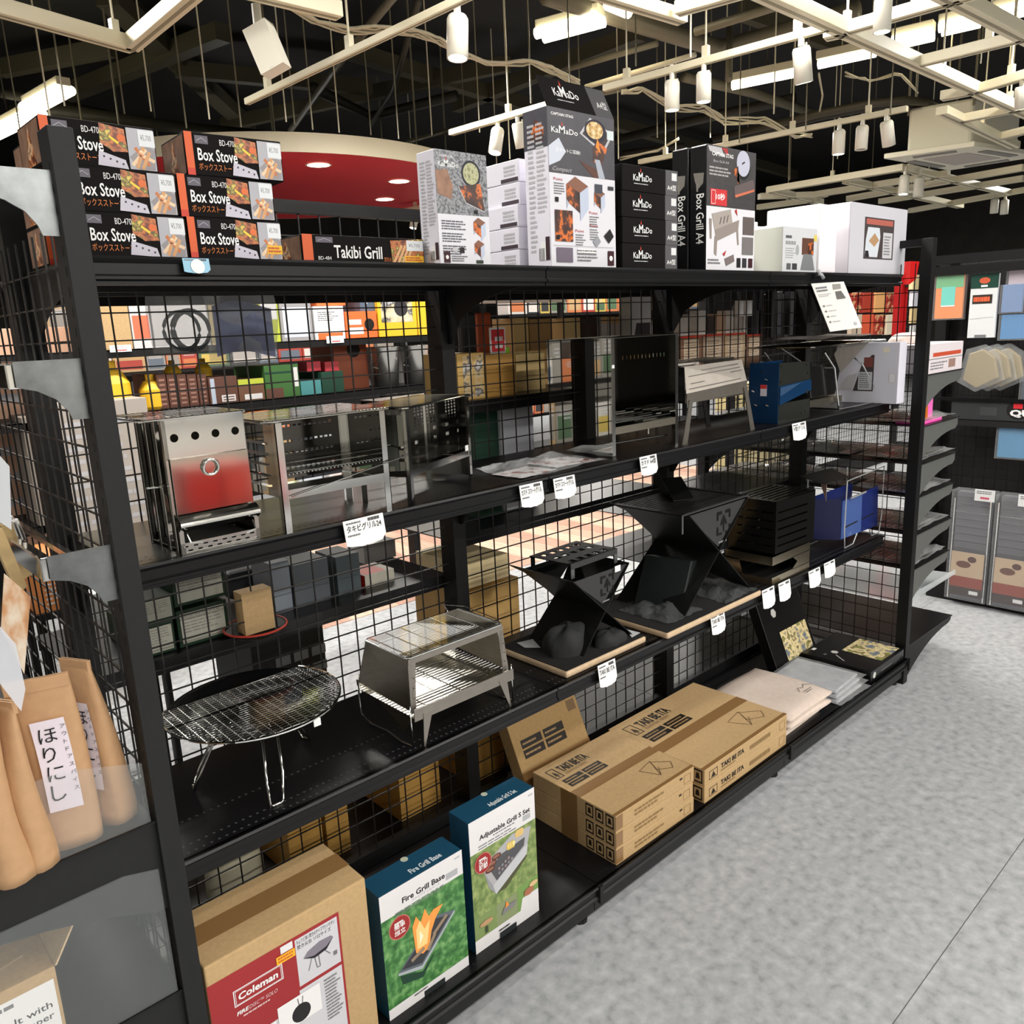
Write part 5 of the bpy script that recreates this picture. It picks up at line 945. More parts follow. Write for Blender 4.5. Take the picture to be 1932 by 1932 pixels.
XT = x_pit('folding_fire_pit', 'large black folding fire pit with a slatted top, on the longer board', 1.46, Z3 + 0.020, 1.455, 1.755, 0.292, 1.609, 0.156, 1.432, 1.778, 0.030, 0.275, 1)
T = thing('slatted_grate', 'black slatted grate lying on the large fire pit', 'grill plate', (1.425, 0.035, Z3 + 0.314))
b = MB()
for k in range(15): b.box(0.02, 0.008 + 0.0155 * k, 0, 0.32, 0.018 + 0.0155 * k, 0.002, PIT)
part('slats', b, T, kind='stuff'); part('frame', MB().box(0.0, -0.004, 0, 0.335, 0.004, 0.004, PITG).box(0, 0.242, 0, 0.335, 0.25, 0.004, PIT).box(0.0, 0, 0, 0.02, 0.245, 0.004, PIT).box(0.32, 0, 0, 0.335, 0.245, 0.004, PIT), T)
part('raised_slide', MB().obox((0.13, 0.12, 0.004), (0.06, -0.03, 0), (0.09, 0.11, 0.04), (0, 0, 0.003), PIT), T)
part('foot', MB().box(0.0, -0.004, -0.05, 0.006, -0.002, 0, mat('foot_steel', (110, 112, 112), 0.4, 0.7)), T)
# cloth bag and papers on the small board
CLB = mat('black_nonwoven', (34, 35, 37), 0.85, noise=0.1, scale=40, bump=0.5)
def blob(cx, cy, cz, rx, ry, rz_, m, seed, name, lab, cat, n=18, pw=0.6):
    r = random.Random(seed); ph = [r.random() * 6 for _ in range(4)]; b = MB(); vs = []; fs = []; L = 10
    for j in range(L + 1):
        t = PI / 2 * j / L; 
        for k in range(n):
            p = 2 * PI * k / n; w_ = 1 + 0.10 * math.sin(3 * p + ph[0]) + 0.07 * math.sin(5 * p + ph[1] + 3 * t) + 0.04 * math.sin(9 * p + ph[2])
            h = math.sin(t) ** 0.8 * (1 + 0.12 * math.sin(4 * p + ph[3])); c = math.cos(t) ** pw
            vs.append((cx + rx * c * w_ * math.cos(p), cy + ry * c * w_ * math.sin(p), cz + rz_ * h))
    for j in range(L):
        for k in range(n): fs.append((j * n + k, j * n + (k + 1) % n, (j + 1) * n + (k + 1) % n, (j + 1) * n + k))
    b.add(vs, fs, m); return solo(name, b, lab, cat, smooth=True)
blob(1.060, 0.125, Z3 + 0.0195, 0.075, 0.050, 0.062, CLB, 3, 'cloth_bag', 'slumped charcoal cloth bag under the small black fire pit', 'bag', pw=0.45)
blob(1.165, 0.075, Z3 + 0.0195, 0.050, 0.035, 0.030, CLB, 5, 'cloth_pouch', 'flat charcoal pouch at the front corner of the shorter board', 'bag', pw=0.4)
def paper(pts, lab, z=0.021):
    q = [at(u, v, z=Z3 + z) for u, v in pts]; return solo('paper_slip', MB().prism(q, (0, 0, 0.0006), mat('paper_grey', (190, 192, 194), 0.5)), lab, 'paper', 'paper slips on the short board')
paper([(975, 1213), (1005, 1206), (1020, 1222), (990, 1222)], 'paper slip at the left end of the short board'); paper([(1180, 1187), (1208, 1194), (1192, 1203)], 'pale paper corner at the right end of the short board')
def tag_on(u, v, x=None, y=None, w_=0.02, h_=0.014, lab='', z=None):
    p = at(u, v, x=x, y=y, z=z); return solo('price_sticker', MB().box(p.x, p.y - 0.0008, p.z, p.x + w_, p.y, p.z + h_, WHITE), lab, 'sticker', 'small white price stickers')
tag_on(1160, 1080, y=0.060, w_=0.022, h_=0.016, lab='white price sticker on the small black fire pit'); 
# tilted black box and plastic on the long board
T = thing('storage_case', 'black flat case leaning under the large fire pit with a small white tag', 'case', (1.44, 0.055, Z3 + 0.02), math.radians(12))
part('case', MB().prism([(0.02, 0, 0.0), (0.10, 0, 0.0), (0.185, 0, 0.115), (0.10, 0, 0.135)], (0, 0.15, 0), mat('case_black', (24, 30, 30), 0.4)), T, bevel=0.004); part('white_tag', MB().box(0.15, -0.001, 0.100, 0.17, 0.0, 0.112, WHITE), T)
T = thing('plastic_bag', 'clear plastic wrapping spread on the longer board under the large fire pit', 'bag', (0, 0, Z3 + 0.020)); FD = mat('dark_film', (120, 124, 124), 0.08, alpha=0.30, spec=1.0, bump=0.8, scale=30)
part('bag_film', crumple([(1.36, 0.03, 0), (1.52, 0.02, 0), (1.52, 0.22, 0), (1.36, 0.20, 0)], 0.03, FD, 8), T)
T = thing('plastic_bag', 'clear plastic wrapping at the right end of the longer board', 'bag', (0, 0, Z3 + 0.020)); part('bag_film', crumple([(1.60, 0.0, 0), (1.785, 0.01, 0), (1.78, 0.16, 0), (1.62, 0.14, 0)], 0.025, FD, 9), T)
# --- slotted steel box stove
T = thing('slotted_stove', 'smoky slotted box stove on a bright pierced base, right on the lower shelf', 'stove', (1.890, 0.020, Z3))
SMK = mat('smoked_steel', (70, 70, 68), 0.16, 0.9); GOLD = mat('warm_steel', (196, 184, 160), 0.22, 1.0)
arrow = [(0.02, 0.30), (0.52, 0.22), (0.66, 0.44), (0.52, 0.62), (0.02, 0.60)]
b = MB(); Wb, Hb, Db = 0.244, 0.094, 0.17
b.box(0, 0, 0.066, Wb, 0.0012, Hb, GOLD); b.box(0, 0, 0, Wb, 0.0012, 0.026, GOLD); b.prism([(Wb * 0.52, 0, 0.024), (Wb, 0, 0.024), (Wb, 0, 0.068), (Wb * 0.52, 0, 0.068), (Wb * 0.66, 0, 0.046)], (0, 0.0012, 0), GOLD); part('base_front', b, T)
b = MB(); b.box(0, 0, 0.066, 0.0012, Db, Hb, GOLD).box(0, 0, 0, 0.0012, Db, 0.022, GOLD).prism([(0, Db * 0.62, 0.02), (0, Db, 0.02), (0, Db, 0.07), (0, Db * 0.7, 0.07)], (0.0012, 0, 0), GOLD); part('base_side', b, T)
part('base_rear', MB().box(0, Db, 0, Wb, Db + 0.001, Hb, SMK).box(Wb - 0.001, 0, 0, Wb, Db, Hb, SMK), T)
part('base_floor', MB().box(0.002, 0.002, 0.004, Wb - 0.002, Db, 0.006, BLKM), T)
x0, z0, Wq, Dq, Hq = 0.015, 0.100, 0.250, 0.170, 0.170
sl = [(0.05, 0.13 + 0.16 * k, 0.80, 0.16 + 0.16 * k) for k in range(5)]
part('front_wall', MB().holed((x0, 0, z0), (Wq, 0, -0.004), (0, 0, Hq), (0, 0.001, 0), sl, SMK), T); part('left_wall', MB().holed((x0, 0.001, z0), (0, Dq, 0), (0, 0, Hq), (0.001, 0, 0), sl, SMK), T)
part('rear_wall', MB().holed((x0, Dq, z0), (Wq, 0, 0), (0, 0, Hq), (0, 0.001, 0), sl, SMK), T); part('right_wall', MB().box(x0 + Wq, 0, z0, x0 + Wq + 0.001, Dq, z0 + Hq, SMK), T)
part('top_plate', MB().holed((x0, 0, z0 + Hq), (Wq, 0, 0), (0, Dq, 0), (0, 0, 0.001), [(0.08, 0.10 + 0.12 * k, 0.92, 0.15 + 0.12 * k) for k in range(7)], SMK), T); part('floor_plate', MB().box(x0, 0, z0, x0 + Wq, Dq, z0 + 0.001, SMK), T)
# --- blue folding grill in a wire frame
T = thing('blue_folding_grill', 'blue folding grill in a white wire frame, last on the lower shelf', 'grill', (2.415, 0.050, Z3))
BD = mat('deep_blue_panel', (20, 36, 100), 0.35); BL = mat('light_blue_panel', (66, 90, 148), 0.3)
part('left_panel', MB().prism([(0, 0, 0.035), (-0.002, 0, 0.186), (-0.050, 0.085, 0.186), (-0.046, 0.080, 0.035)], (0.001, 0, 0), mat('navy_panel', (10, 18, 66), 0.4)), T)
part('front_panel', MB().prism([(0, 0, 0.035), (0.312, 0, 0.028), (0.300, 0, 0.186), (0.0, 0, 0.180)], (0, 0.002, 0), BD).prism([(0.002, -0.002, 0.037), (0.165, -0.002, 0.033), (0.160, -0.002, 0.180), (0.002, -0.002, 0.178)], (0, 0.0015, 0), BL).prism([(0.03, -0.003, 0.074), (0.13, -0.003, 0.078), (0.13, -0.003, 0.083), (0.03, -0.003, 0.080)], (0, 0.001, 0), BLKM).prism([(0.17, -0.001, 0.078), (0.27, -0.001, 0.080), (0.27, -0.001, 0.085), (0.17, -0.001, 0.083)], (0, 0.001, 0), BLKM), T)
part('rear_panel', MB().box(-0.04, 0.10, 0.035, 0.30, 0.102, 0.186, BD), T)
part('dark_lid', MB().prism([(-0.13, 0.0, 0.262), (0.03, -0.01, 0.262), (0.16, 0.12, 0.262), (-0.05, 0.14, 0.262)], (0, 0, 0.002), mat('lid_dark', (40, 42, 40), 0.3, 0.5)), T)
part('pink_end', MB().prism([(-0.12, 0.0, 0.20), (-0.12, 0.0, 0.258), (-0.05, 0.06, 0.262), (-0.06, 0.05, 0.24)], (0.001, 0, 0), mat('dusty_pink', (190, 158, 146), 0.5)), T)
WW = mat('white_wire', (206, 208, 208), 0.25, 0.6)
part('wire_frame', MB().tube([(0.01, -0.012, 0.252), (0.31, -0.014, 0.262), (0.318, -0.012, 0.08), (0.30, -0.012, 0.004), (0.235, -0.012, 0.004), (0.215, -0.012, 0.034)], 0.0025, WW, 6).tube([(0.01, -0.012, 0.252), (0.006, -0.012, 0.07), (0.014, -0.012, 0.004), (0.08, -0.012, 0.006), (0.11, -0.012, 0.04)], 0.0025, WW, 6).tube([(0.05, -0.010, 0.182), (0.17, -0.010, 0.186)], 0.004, WW, 6), T)
part('rear_wire_frame', MB().tube([(-0.04, 0.11, 0.252), (-0.04, 0.11, 0.002), (0.05, 0.11, 0.002)], 0.0025, WW, 6).tube([(0.27, 0.11, 0.252), (0.27, 0.11, 0.002), (0.2, 0.11, 0.002)], 0.0025, WW, 6), T)

# ================================================================== right half of the bottom deck
BEI = mat('beige_felt', (212, 196, 184), 0.9, noise=0.05, scale=60, bump=0.3)
def folded(x, y, z, W_, D_, h, rz, lab, m, name='folded_cloth', grp='stack of folded beige cloths', seed=1, logo=False):
    t = thing(name, lab, 'cloth', (x, y, z), rz, grp); b = MB(); r = random.Random(seed); n = 12; ny = 10; vs = []
    pts = []
    for j in range(ny + 1):
        for i in range(n + 1):
            a, c = i / n, j / ny; e = 1 - max(abs(2 * a - 1), abs(2 * c - 1)) ** 8
            vs.append((W_ * a, D_ * c, h * (0.55 + 0.45 * e) + 0.004 * math.sin(5 * a + seed) * math.sin(4 * c + seed * 2)))
    k = len(vs); fs = []
    for j in range(ny):
        for i in range(n): q = j * (n + 1) + i; fs.append((q, q + 1, q + n + 2, q + n + 1))
    bd = [i for i in range(n + 1)] + [(j + 1) * (n + 1) - 1 for j in range(1, ny + 1)] + [ny * (n + 1) + i for i in range(n - 1, -1, -1)] + [j * (n + 1) for j in range(ny - 1, 0, -1)]
    cx, cy = W_ / 2, D_ / 2; N = len(bd)
    mids = [(vs[q][0] + (vs[q][0] - cx) * 0.03, vs[q][1] + (vs[q][1] - cy) * 0.03, h * 0.3) for q in bd]; lows = [(vs[q][0], vs[q][1], 0) for q in bd]
    base = len(vs); vs += mids + lows
    for q in range(N):
        s2 = (q + 1) % N; fs.append((bd[q], base + q, base + s2, bd[s2])); fs.append((base + q, base + N + q, base + N + s2, base + s2))
    fs.append(tuple(base + N + q for q in range(N))); b.add(vs, [f[::-1] for f in fs] if False else fs, m); part('folded_layers', b, t, smooth=True)
    if logo:
        f = Face((0, 0, h * 1.0 + 0.003), (1, 0, 0), (0, 1, 0), W_, D_); K = C(60, 56, 54)
        for q in ((0.62, 0.20, 0.70, 0.27), (0.70, 0.27, 0.76, 0.23), (0.76, 0.23, 0.84, 0.28), (0.84, 0.28, 0.92, 0.20), (0.66, 0.17, 0.84, 0.17), (0.66, 0.14, 0.80, 0.14)): f.line(*q, 0.0018, K)
        part('printed_mountain_mark', f.mb, t)
    return t
folded(1.835, -0.070, ZB, 0.235, 0.25, 0.026, 0.02, 'beige folded cloth at the bottom of the cloth stack', BEI, seed=1)
folded(1.845, -0.082, ZB + 0.027, 0.255, 0.26, 0.026, -0.03, 'beige folded cloth in the middle of the cloth stack', BEI, seed=2)
folded(1.838, -0.085, ZB + 0.054, 0.275, 0.285, 0.024, 0.0, 'beige folded cloth with small mountain mark on top of the cloth stack', BEI, seed=3, logo=True)
SILF = mat('silver_grey_fabric', (178, 180, 184), 0.5, noise=0.1, scale=30)
for k in range(3):
    T = thing('bagged_cloth', 'grey cloth in clear bag, %s of the three beside the beige cloths' % ('lowest', 'middle', 'topmost')[k], 'cloth', (2.145 + 0.008 * k, -0.100 + 0.006 * k, ZB + k * 0.015), 0.03 * k, 'three bagged grey cloths')
    part('grey_cloth', MB().box(0.01, 0.01, 0.001, 0.20, 0.24, 0.012, SILF), T, bevel=0.005); part('clear_bag', crumple([(-0.005, -0.01, 0.008), (0.215, -0.015, 0.008), (0.22, 0.25, 0.008), (-0.005, 0.25, 0.008)], 0.010, FILMB, 11 + k), T)
CAMP = ramp_mat('print_camp', [(0.25, (70, 84, 110)), (0.40, (120, 130, 140)), (0.46, (206, 186, 130)), (0.54, (236, 222, 176)), (0.6, (110, 90, 50)), (0.66, (150, 160, 90)), (0.8, (60, 50, 40))], 26, detail=3)
def bc_top(f): f.rect(0.42, 0.05, 0.97, 0.62, CAMP); f.disc(0.30, 0.66, 0.05, C(200, 200, 196), 6); f.rect(0.12, 0.70, 0.18, 0.74, C(90, 90, 90)); f.line(0.1, 0.42, 0.22, 0.60, 0.004, C(190, 186, 180)); f.rect(0.18, 0.9, 0.26, 0.95, WHITE)
def bc_front(f): f.rect(0.30, 0.42, 0.62, 0.5, C(110, 110, 108)); f.disc(0.10, 0.5, 0.045, C(206, 206, 202), 6, 0.3); f.line(0.7, 0.2, 0.85, 0.6, 0.002, C(120, 118, 112))
BKC = mat('black_gloss_carton', (13, 13, 14), 0.3, coat=0.2)
carton('photo_carton', 'flat black carton with camping photo on its lid at the far end of the deck', 'box', (2.395, -0.098, ZB), (0.285, 0.27, 0.044), BKC, 0, 'black photo cartons', [('top', 'lid_print', bc_top), ('front', 'front_print', bc_front)], bev=0.002)
def bc_lean(f): f.poly([(0.30, 0.08), (0.94, 0.08), (0.94, 0.50), (0.30, 0.50)], CAMP); f.disc(0.30, 0.78, 0.06, C(206, 206, 202), 6)
carton('photo_carton', 'black carton with camping photo standing behind the flat one', 'box', (2.225, 0.170, ZB + 0.012), (0.30, 0.040, 0.27), BKC, 0, 'black photo cartons', [('front', 'front_print', bc_lean)], rot=(math.radians(-22), 0, 0), bev=0.002)
T = thing('wrapped_grill_net', 'grill net in clear film lying beyond the black photo cartons', 'grill net', (2.42, 0.20, ZB + 0.001)); b = MB(); rods(b, 0, 0.22, 0, 0.13, 0.01, 14, 0.001, STEEL); rods(b, 0, 0.22, 0, 0.13, 0.011, 9, 0.001, STEEL, 'x'); part('net', b, T); part('film', crumple([(-0.01, -0.01, 0.008), (0.23, -0.01, 0.008), (0.23, 0.14, 0.008), (-0.01, 0.14, 0.008)], 0.008, FILMB, 31), T)

ORD = ['first', 'second', 'third', 'fourth', 'fifth', 'sixth', 'seventh', 'eighth', 'ninth', 'tenth', 'eleventh', 'twelfth', 'thirteenth', 'fourteenth', 'fifteenth', 'sixteenth', 'seventeenth', 'eighteenth', 'nineteenth', 'twentieth'] + ['last but some'] * 30
# ================================================================== goods behind the wire grids
def pb(name, lab, cat, r, y, dep, m, zb=None, grp=None, prints=(), bev=0.001, body='body'):
    """carton measured by its front rectangle in the photograph on the plane y"""
    u0, v0, u1, v1 = r; a = at(u0, v1, y=y); b = at(u1, v1, y=y); c = at(u0, v0, y=y)
    z0 = a.z if zb is None else zb
    return carton(name, lab, cat, (a.x, y, z0), (b.x - a.x, dep, max(0.01, c.z - z0)), m, 0, grp, prints, bev=bev, body=body)
PALE = C(206, 204, 204); GREYP = C(150, 148, 150); LIME = C(176, 186, 60); ORG = C(226, 106, 50); YEL = C(232, 184, 44); BLG = C(84, 98, 116); BRN = C(92, 62, 52); GRN = C(60, 100, 52); TEALC = C(70, 132, 134); DGR = C(30, 62, 48)
def facing_unit(name, lab, x0, x1, y0, zs, D=0.4, H=1.75, m=BLK, plinth=True):
    t = thing(name, lab, 'shelving', (x0, y0, 0)); L = x1 - x0
    for x in (0, L): part('upright', MB().box(x - 0.02, D - 0.03, 0, x + 0.02, D + 0.03, H, m), t)
    n = max(1, round(L / 0.9))
    for z in zs:
        for i in range(n): s = part('shelf', MB().box(L * i / n + 0.001, 0, z - 0.03, L * (i + 1) / n - 0.001, 0.004, z, m).box(L * i / n + 0.001, 0, z - 0.004, L * (i + 1) / n - 0.001, D, z, m), t)
    if plinth: part('bottom_plinth', MB().box(0, 0.03, 0, L, D, zs[-1] - 0.03, m), t)
    return t
FAC = [1.405, 1.17, 0.80]
facing_unit('shelving_unit', 'black shelving across the next aisle stocked with camping cookware', 0.20, 2.20, 2.0, FAC, plinth=False)
G1 = 'cartons on the top shelf across the next aisle'
def two_tone(m1, y0=0.0, y1=0.4, m2=None):
    return ('front', 'front_print', lambda f: (f.rect(0.08, y0, 0.92, y1, m1), f.lines(0.12, 0.55, 0.85, 0.85, 5, m2 or GREYI, 0.45, 5)))
for args in [
    ('carton', 'kraft carton with campfire picture at the far left across the aisle', 'box', (172, 505, 250, 646), KRAFT, [two_tone(FIRE, 0.6, 0.98)]),
    ('carton', 'slim white carton with an orange spot across the aisle', 'box', (252, 500, 288, 643), PALE, [two_tone(C(232, 110, 80), 0.12, 0.4)]),
    ('carton', 'broad pale grey carton behind the hose coil bag', 'box', (292, 500, 398, 642), PALE, []),
    ('carton', 'pale yellow carton behind the blue cloth bag', 'box', (400, 500, 490, 640), C(214, 196, 150), []),
    ('carton', 'lime and white narrow carton across the aisle', 'box', (494, 500, 530, 640), LIME, [two_tone(WHITE, 0.3, 0.6)]),
    ('carton', 'grey carton with pale papers on it across the aisle', 'box', (533, 500, 592, 640), GREYP, [two_tone(C(196, 202, 212), 0.05, 0.45), ]),
    ('carton', 'white and orange blister carton across the aisle', 'box', (596, 578, 652, 636), WHITE, [two_tone(ORG, 0.0, 0.2)]),
    ('carton', 'orange carton with black stove picture across the aisle', 'box', (654, 588, 713, 634), ORG, [('front', 'front_print', lambda f: (f.disc(0.75, 0.5, 0.16, DARKINK, 14), f.rect(0.08, 0.15, 0.55, 0.4, WHITE), f.rect(0.1, 0.5, 0.5, 0.7, PALE)))]),
    ('carton', 'large yellow carton with cookware picture across the aisle', 'box', (716, 500, 788, 632), YEL, [('front', 'front_print', lambda f: (f.rect(0.08, 0.2, 0.9, 0.95, ramp_mat('print_cookware', [(0.3, (230, 220, 190)), (0.5, (190, 180, 150)), (0.56, (60, 56, 60)), (0.65, (206, 206, 210)), (0.75, (240, 226, 160))], 16)), f.disc(0.6, 0.4, 0.18, C(50, 48, 52), 14)))]),
    ('carton', 'narrow yellow carton right of the large yellow one', 'box', (790, 500, 808, 630), YEL, [])]:
    pb(args[0], args[1], args[2], args[3], 2.03, 0.25, args[4], 1.405, G1, args[5])
pb('carton', 'orange carton with black shapes stacked high across the aisle', 'box', (598, 500, 652, 577), 2.05, 0.2, ORG, None, G1, [('front', 'front_print', lambda f: (f.poly([(0.2, 0.1), (0.35, 0.5), (0.45, 0.1)], DARKINK), f.poly([(0.6, 0.1), (0.75, 0.5), (0.9, 0.1)], DARKINK)))])
pb('carton', 'blue-grey carton on the orange ones across the aisle', 'box', (680, 505, 744, 587), 2.05, 0.2, BLG, None, G1, [('front', 'front_print', lambda f: f.poly([(0.1, 0.4), (0.2, 0.65), (0.3, 0.4), (0.2, 0.15)], PALE))])
G2 = 'cookware on the second shelf across the next aisle'
def jug(u, v, s, lab, m, y=2.08, z=1.17):
    p = at(u, v, y=y); p.z = z; t = thing('canister', lab, 'container', p, 0, G2)
    part('body', MB().lathe([(0, 0), (0.045 * s, 0.0), (0.05 * s, 0.01), (0.05 * s, 0.085 * s), (0.03 * s, 0.12 * s), (0.016 * s, 0.125 * s), (0, 0.125 * s)], m, 20), t, smooth=False); part('cap', MB().lathe([(0.018 * s, 0.125 * s), (0.018 * s, 0.15 * s), (0, 0.15 * s)], m, 12), t); return t
jug(216, 760, 1.3, 'tall yellow canister at the far left across the aisle', YEL); jug(288, 757, 0.9, 'short yellow canister with knobs across the aisle', YEL)
jug(330, 735, 0.7, 'yellow canister behind the brown crates, left one', YEL, 2.25, 1.245); jug(388, 735, 0.7, 'yellow canister behind the brown crates, right one', YEL, 2.25, 1.245)
for k in range(5):
    pb('storage_crate', 'ribbed brown crate, %s of the row behind the chrome stove' % ('first', 'second', 'third', 'fourth', 'fifth')[k], 'crate', (306 + 19 * k, 706, 323 + 19 * k, 790), 2.04, 0.28, BRN, 1.17, G2, [('front', 'ribs', lambda f: [f.rect(0.2, 0.1 + 0.14 * q, 0.8, 0.16 + 0.14 * q, C(150, 110, 96)) for q in range(6)])])
def latch_print(f): f.rect(0.05, 0.0, 0.2, 0.95, C(170, 180, 196)); f.rect(0.4, 0.05, 0.9, 0.3, PALE); f.rect(0.45, 0.1, 0.85, 0.14, BRN); f.rect(0.45, 0.2, 0.85, 0.24, BRN)
pb('storage_crate', 'brown crate with grey latch and white vent across the aisle', 'crate', (402, 712, 455, 790), 2.03, 0.3, BRN, 1.17, G2, [('front', 'latch', latch_print)])
pb('storage_crate', 'lime-topped brown crate across the aisle', 'crate', (457, 716, 505, 790), 2.03, 0.3, C(104, 74, 56), 1.17, G2, [('front', 'latch', lambda f: (f.rect(0, 0.72, 1, 1, LIME), f.rect(0.2, 0.05, 0.9, 0.3, PALE)))])
pb('storage_crate', 'green lidded crate across the aisle', 'crate', (508, 690, 572, 790), 2.03, 0.3, GRN, 1.17, G2, [('front', 'latch', lambda f: (f.rect(0.0, 0.74, 1, 0.80, DGR), f.rect(0.0, 0.0, 0.5, 0.3, BRN), f.rect(0.85, 0.3, 0.97, 0.9, PALE)))])
pb('storage_crate', 'teal crate across the aisle', 'crate', (574, 718, 612, 790), 2.03, 0.3, TEALC, 1.17, G2)
pb('storage_crate', 'dark green crate across the aisle', 'crate', (614, 702, 655, 790), 2.03, 0.3, DGR, 1.17, G2)
pb('camp_stove', 'small red and white burner on the teal crate', 'stove', (580, 683, 606, 701), 2.05, 0.08, C(190, 60, 70), None, G2); pb('camp_stove', 'small red and white burner on the dark green crate', 'stove', (614, 683, 640, 701), 2.05, 0.08, C(190, 60, 70), None, G2)
pb('carton', 'dull orange carton behind the dark green crate', 'box', (640, 645, 702, 790), 2.12, 0.2, C(160, 84, 54), 1.17, G2, [('front', 'front_print', lambda f: f.disc(0.6, 0.82, 0.2, DARKINK, 12))])
pb('carton', 'white carton with red band behind the steel pots', 'box', (712, 655, 770, 790), 2.2, 0.15, PALE, 1.17, G2, [('front', 'front_print', lambda f: f.rect(0.0, 0.86, 1, 0.93, C(180, 50, 50)))])
def pot(u, v, lab, s=1.0):
    p = at(u, v, y=2.08); p.z = 1.17; t = thing('steel_pot', lab, 'pot', p, 0, G2)
    part('pot_body', MB().lathe([(0, 0), (0.050 * s, 0), (0.062 * s, 0.16 * s), (0.066 * s, 0.163 * s), (0.058 * s, 0.16 * s), (0.048 * s, 0.004), (0, 0.004)], mat('pot_steel', (190, 188, 184), 0.25, 0.9), 28), t, smooth=True)
    part('rim_clip', MB().bar((-0.05 * s, -0.02, 0.165 * s), (-0.075 * s, -0.05, 0.195 * s), 0.012, 0.008, WHITE), t); part('handle', MB().tube([(-0.05 * s, -0.04, 0.14), (-0.1 * s, -0.06, 0.10), (-0.07 * s, -0.055, 0.09)], 0.003, CHROME), t)
pot(735, 790, 'tall steel pot, left of the pair across the aisle', 1.15); pot(790, 790, 'tall steel pot, right of the pair across the aisle', 1.15)
blk = [at(695, 740, y=2.05)]
# lower shelves across the aisle
G3 = 'cartons on the lower shelves across the next aisle'
for k, (r, m, z) in enumerate([((212, 800, 262, 960), C(206, 166, 136), 0.80), ((264, 805, 318, 960), C(196, 152, 122), 0.80), ((320, 810, 380, 960), C(178, 140, 112), 0.80)]):
    pb('carton', 'printed kraft carton, %s from the left black post across the aisle' % ('first', 'second', 'third')[k], 'box', r, 2.03, 0.3, m, z, G3, [('front', 'front_print', lambda f: (f.lines(0.1, 0.1, 0.9, 0.9, 14, C(130, 96, 76), 0.4, 3), f.disc(0.5, 0.3, 0.15, C(150, 110, 90), 10, 0.1)))])
def far_card(r, y, lab, m=WHITE):
    u0, v0, u1, v1 = r; a = at(u0, v1, y=y); b = at(u1, v0, y=y); t = thing('price_card', lab, 'price card', a, 0, 'price cards on the shelving across the aisle')
    part('card', MB().box(0, 0, 0, b.x - a.x, 0.002, b.z - a.z, m), t); f = Face((0, 0, 0), (1, 0, 0), (0, 0, 1), b.x - a.x, b.z - a.z); f.lines(0.1, 0.5, 0.9, 0.9, 2, LG, 0.5, 3); f.lines(0.3, 0.1, 0.9, 0.4, 1, C(220, 90, 90), 0.6, 5); part('printed_text', f.mb, t)
far_card((208, 650, 247, 665), 1.99, 'price card at the far left under the kraft carton across the aisle'); far_card((617, 633, 648, 648), 1.99, 'price card under the white and orange carton across the aisle'); far_card((203, 757, 234, 768), 1.99, 'price card under the tall yellow canister'); far_card((236, 962, 284, 980), 1.99, 'wide price card under the printed kraft cartons')
# bags hanging behind the grid
def hang_bag(r, y, lab, film=FILMB, content=None, seed=1, dep=0.03, grp='bags hanging on the far side of the grid'):
    u0, v0, u1, v1 = r; a = at(u0, v1, y=y); b = at(u1, v0, y=y); W, H = b.x - a.x, b.z - a.z; t = thing('hanging_bag', lab, 'bag', a, 0, grp)
    bg = crumple([(0, 0, 0), (W, 0, 0), (W, 0, 0.001), (0, 0, 0.001)], 0.001, film, seed, 1, 1); bg = MB(); ph = seed
    for s_ in (-1, 1): bg.grid((0, 0, 0), (W, 0, 0), (0, 0, H), 10, 12, lambda p, q: (0.004 * math.sin(7 * q + ph), s_ * dep / 2 * max(0, 1 - abs(2 * p - 1) ** 3) * math.sin(PI * min(1, (1 - q) * 1.1)) ** 0.5 + 0.003 * math.sin(9 * p + 7 * q + ph), 0), film)
    part('bag_film', bg, t, smooth=True)
    if content: content(t, W, H)
    part('hook', MB().tube([(W / 2, -0.01, H - 0.005), (W / 2, 0.08, H - 0.005)], 0.002, BLKM), t); return t
def coil(t, W, H):
    for k, (dx, r_) in enumerate(((0.42, 0.036), (0.55, 0.039), (0.57, 0.036))):
        part('hose_coil', MB().tube([(W * dx + r_ * math.cos(2 * PI * q / 24), 0.0 + 0.003 * k, H * 0.25 + r_ * 1.05 * math.sin(2 * PI * q / 24)) for q in range(24)], 0.0035, mat('hose_grey', (74, 82, 88), 0.4), 8, True), t, smooth=True)
hang_bag((288, 500, 408, 668), 0.44, 'clear bag holding a coiled grey hose behind the grid', content=coil, seed=2)
def cloth_in(t, W, H):
    b = MB().grid((W * 0.08, -0.006, H * 0.12), (W * 0.84, 0, 0), (0, 0, H * 0.55), 8, 8, lambda p, q: (0, -0.012 * math.sin(PI * p) * math.sin(PI * q), 0.01 * math.sin(4 * p)), mat('slate_blue_cloth', (150, 158, 192), 0.8, noise=0.15, scale=30)); part('folded_cloth', b, t, smooth=True)
hang_bag((400, 520, 512, 695), 0.44, 'clear bag with folded slate blue cloth behind the grid', content=cloth_in, seed=4)
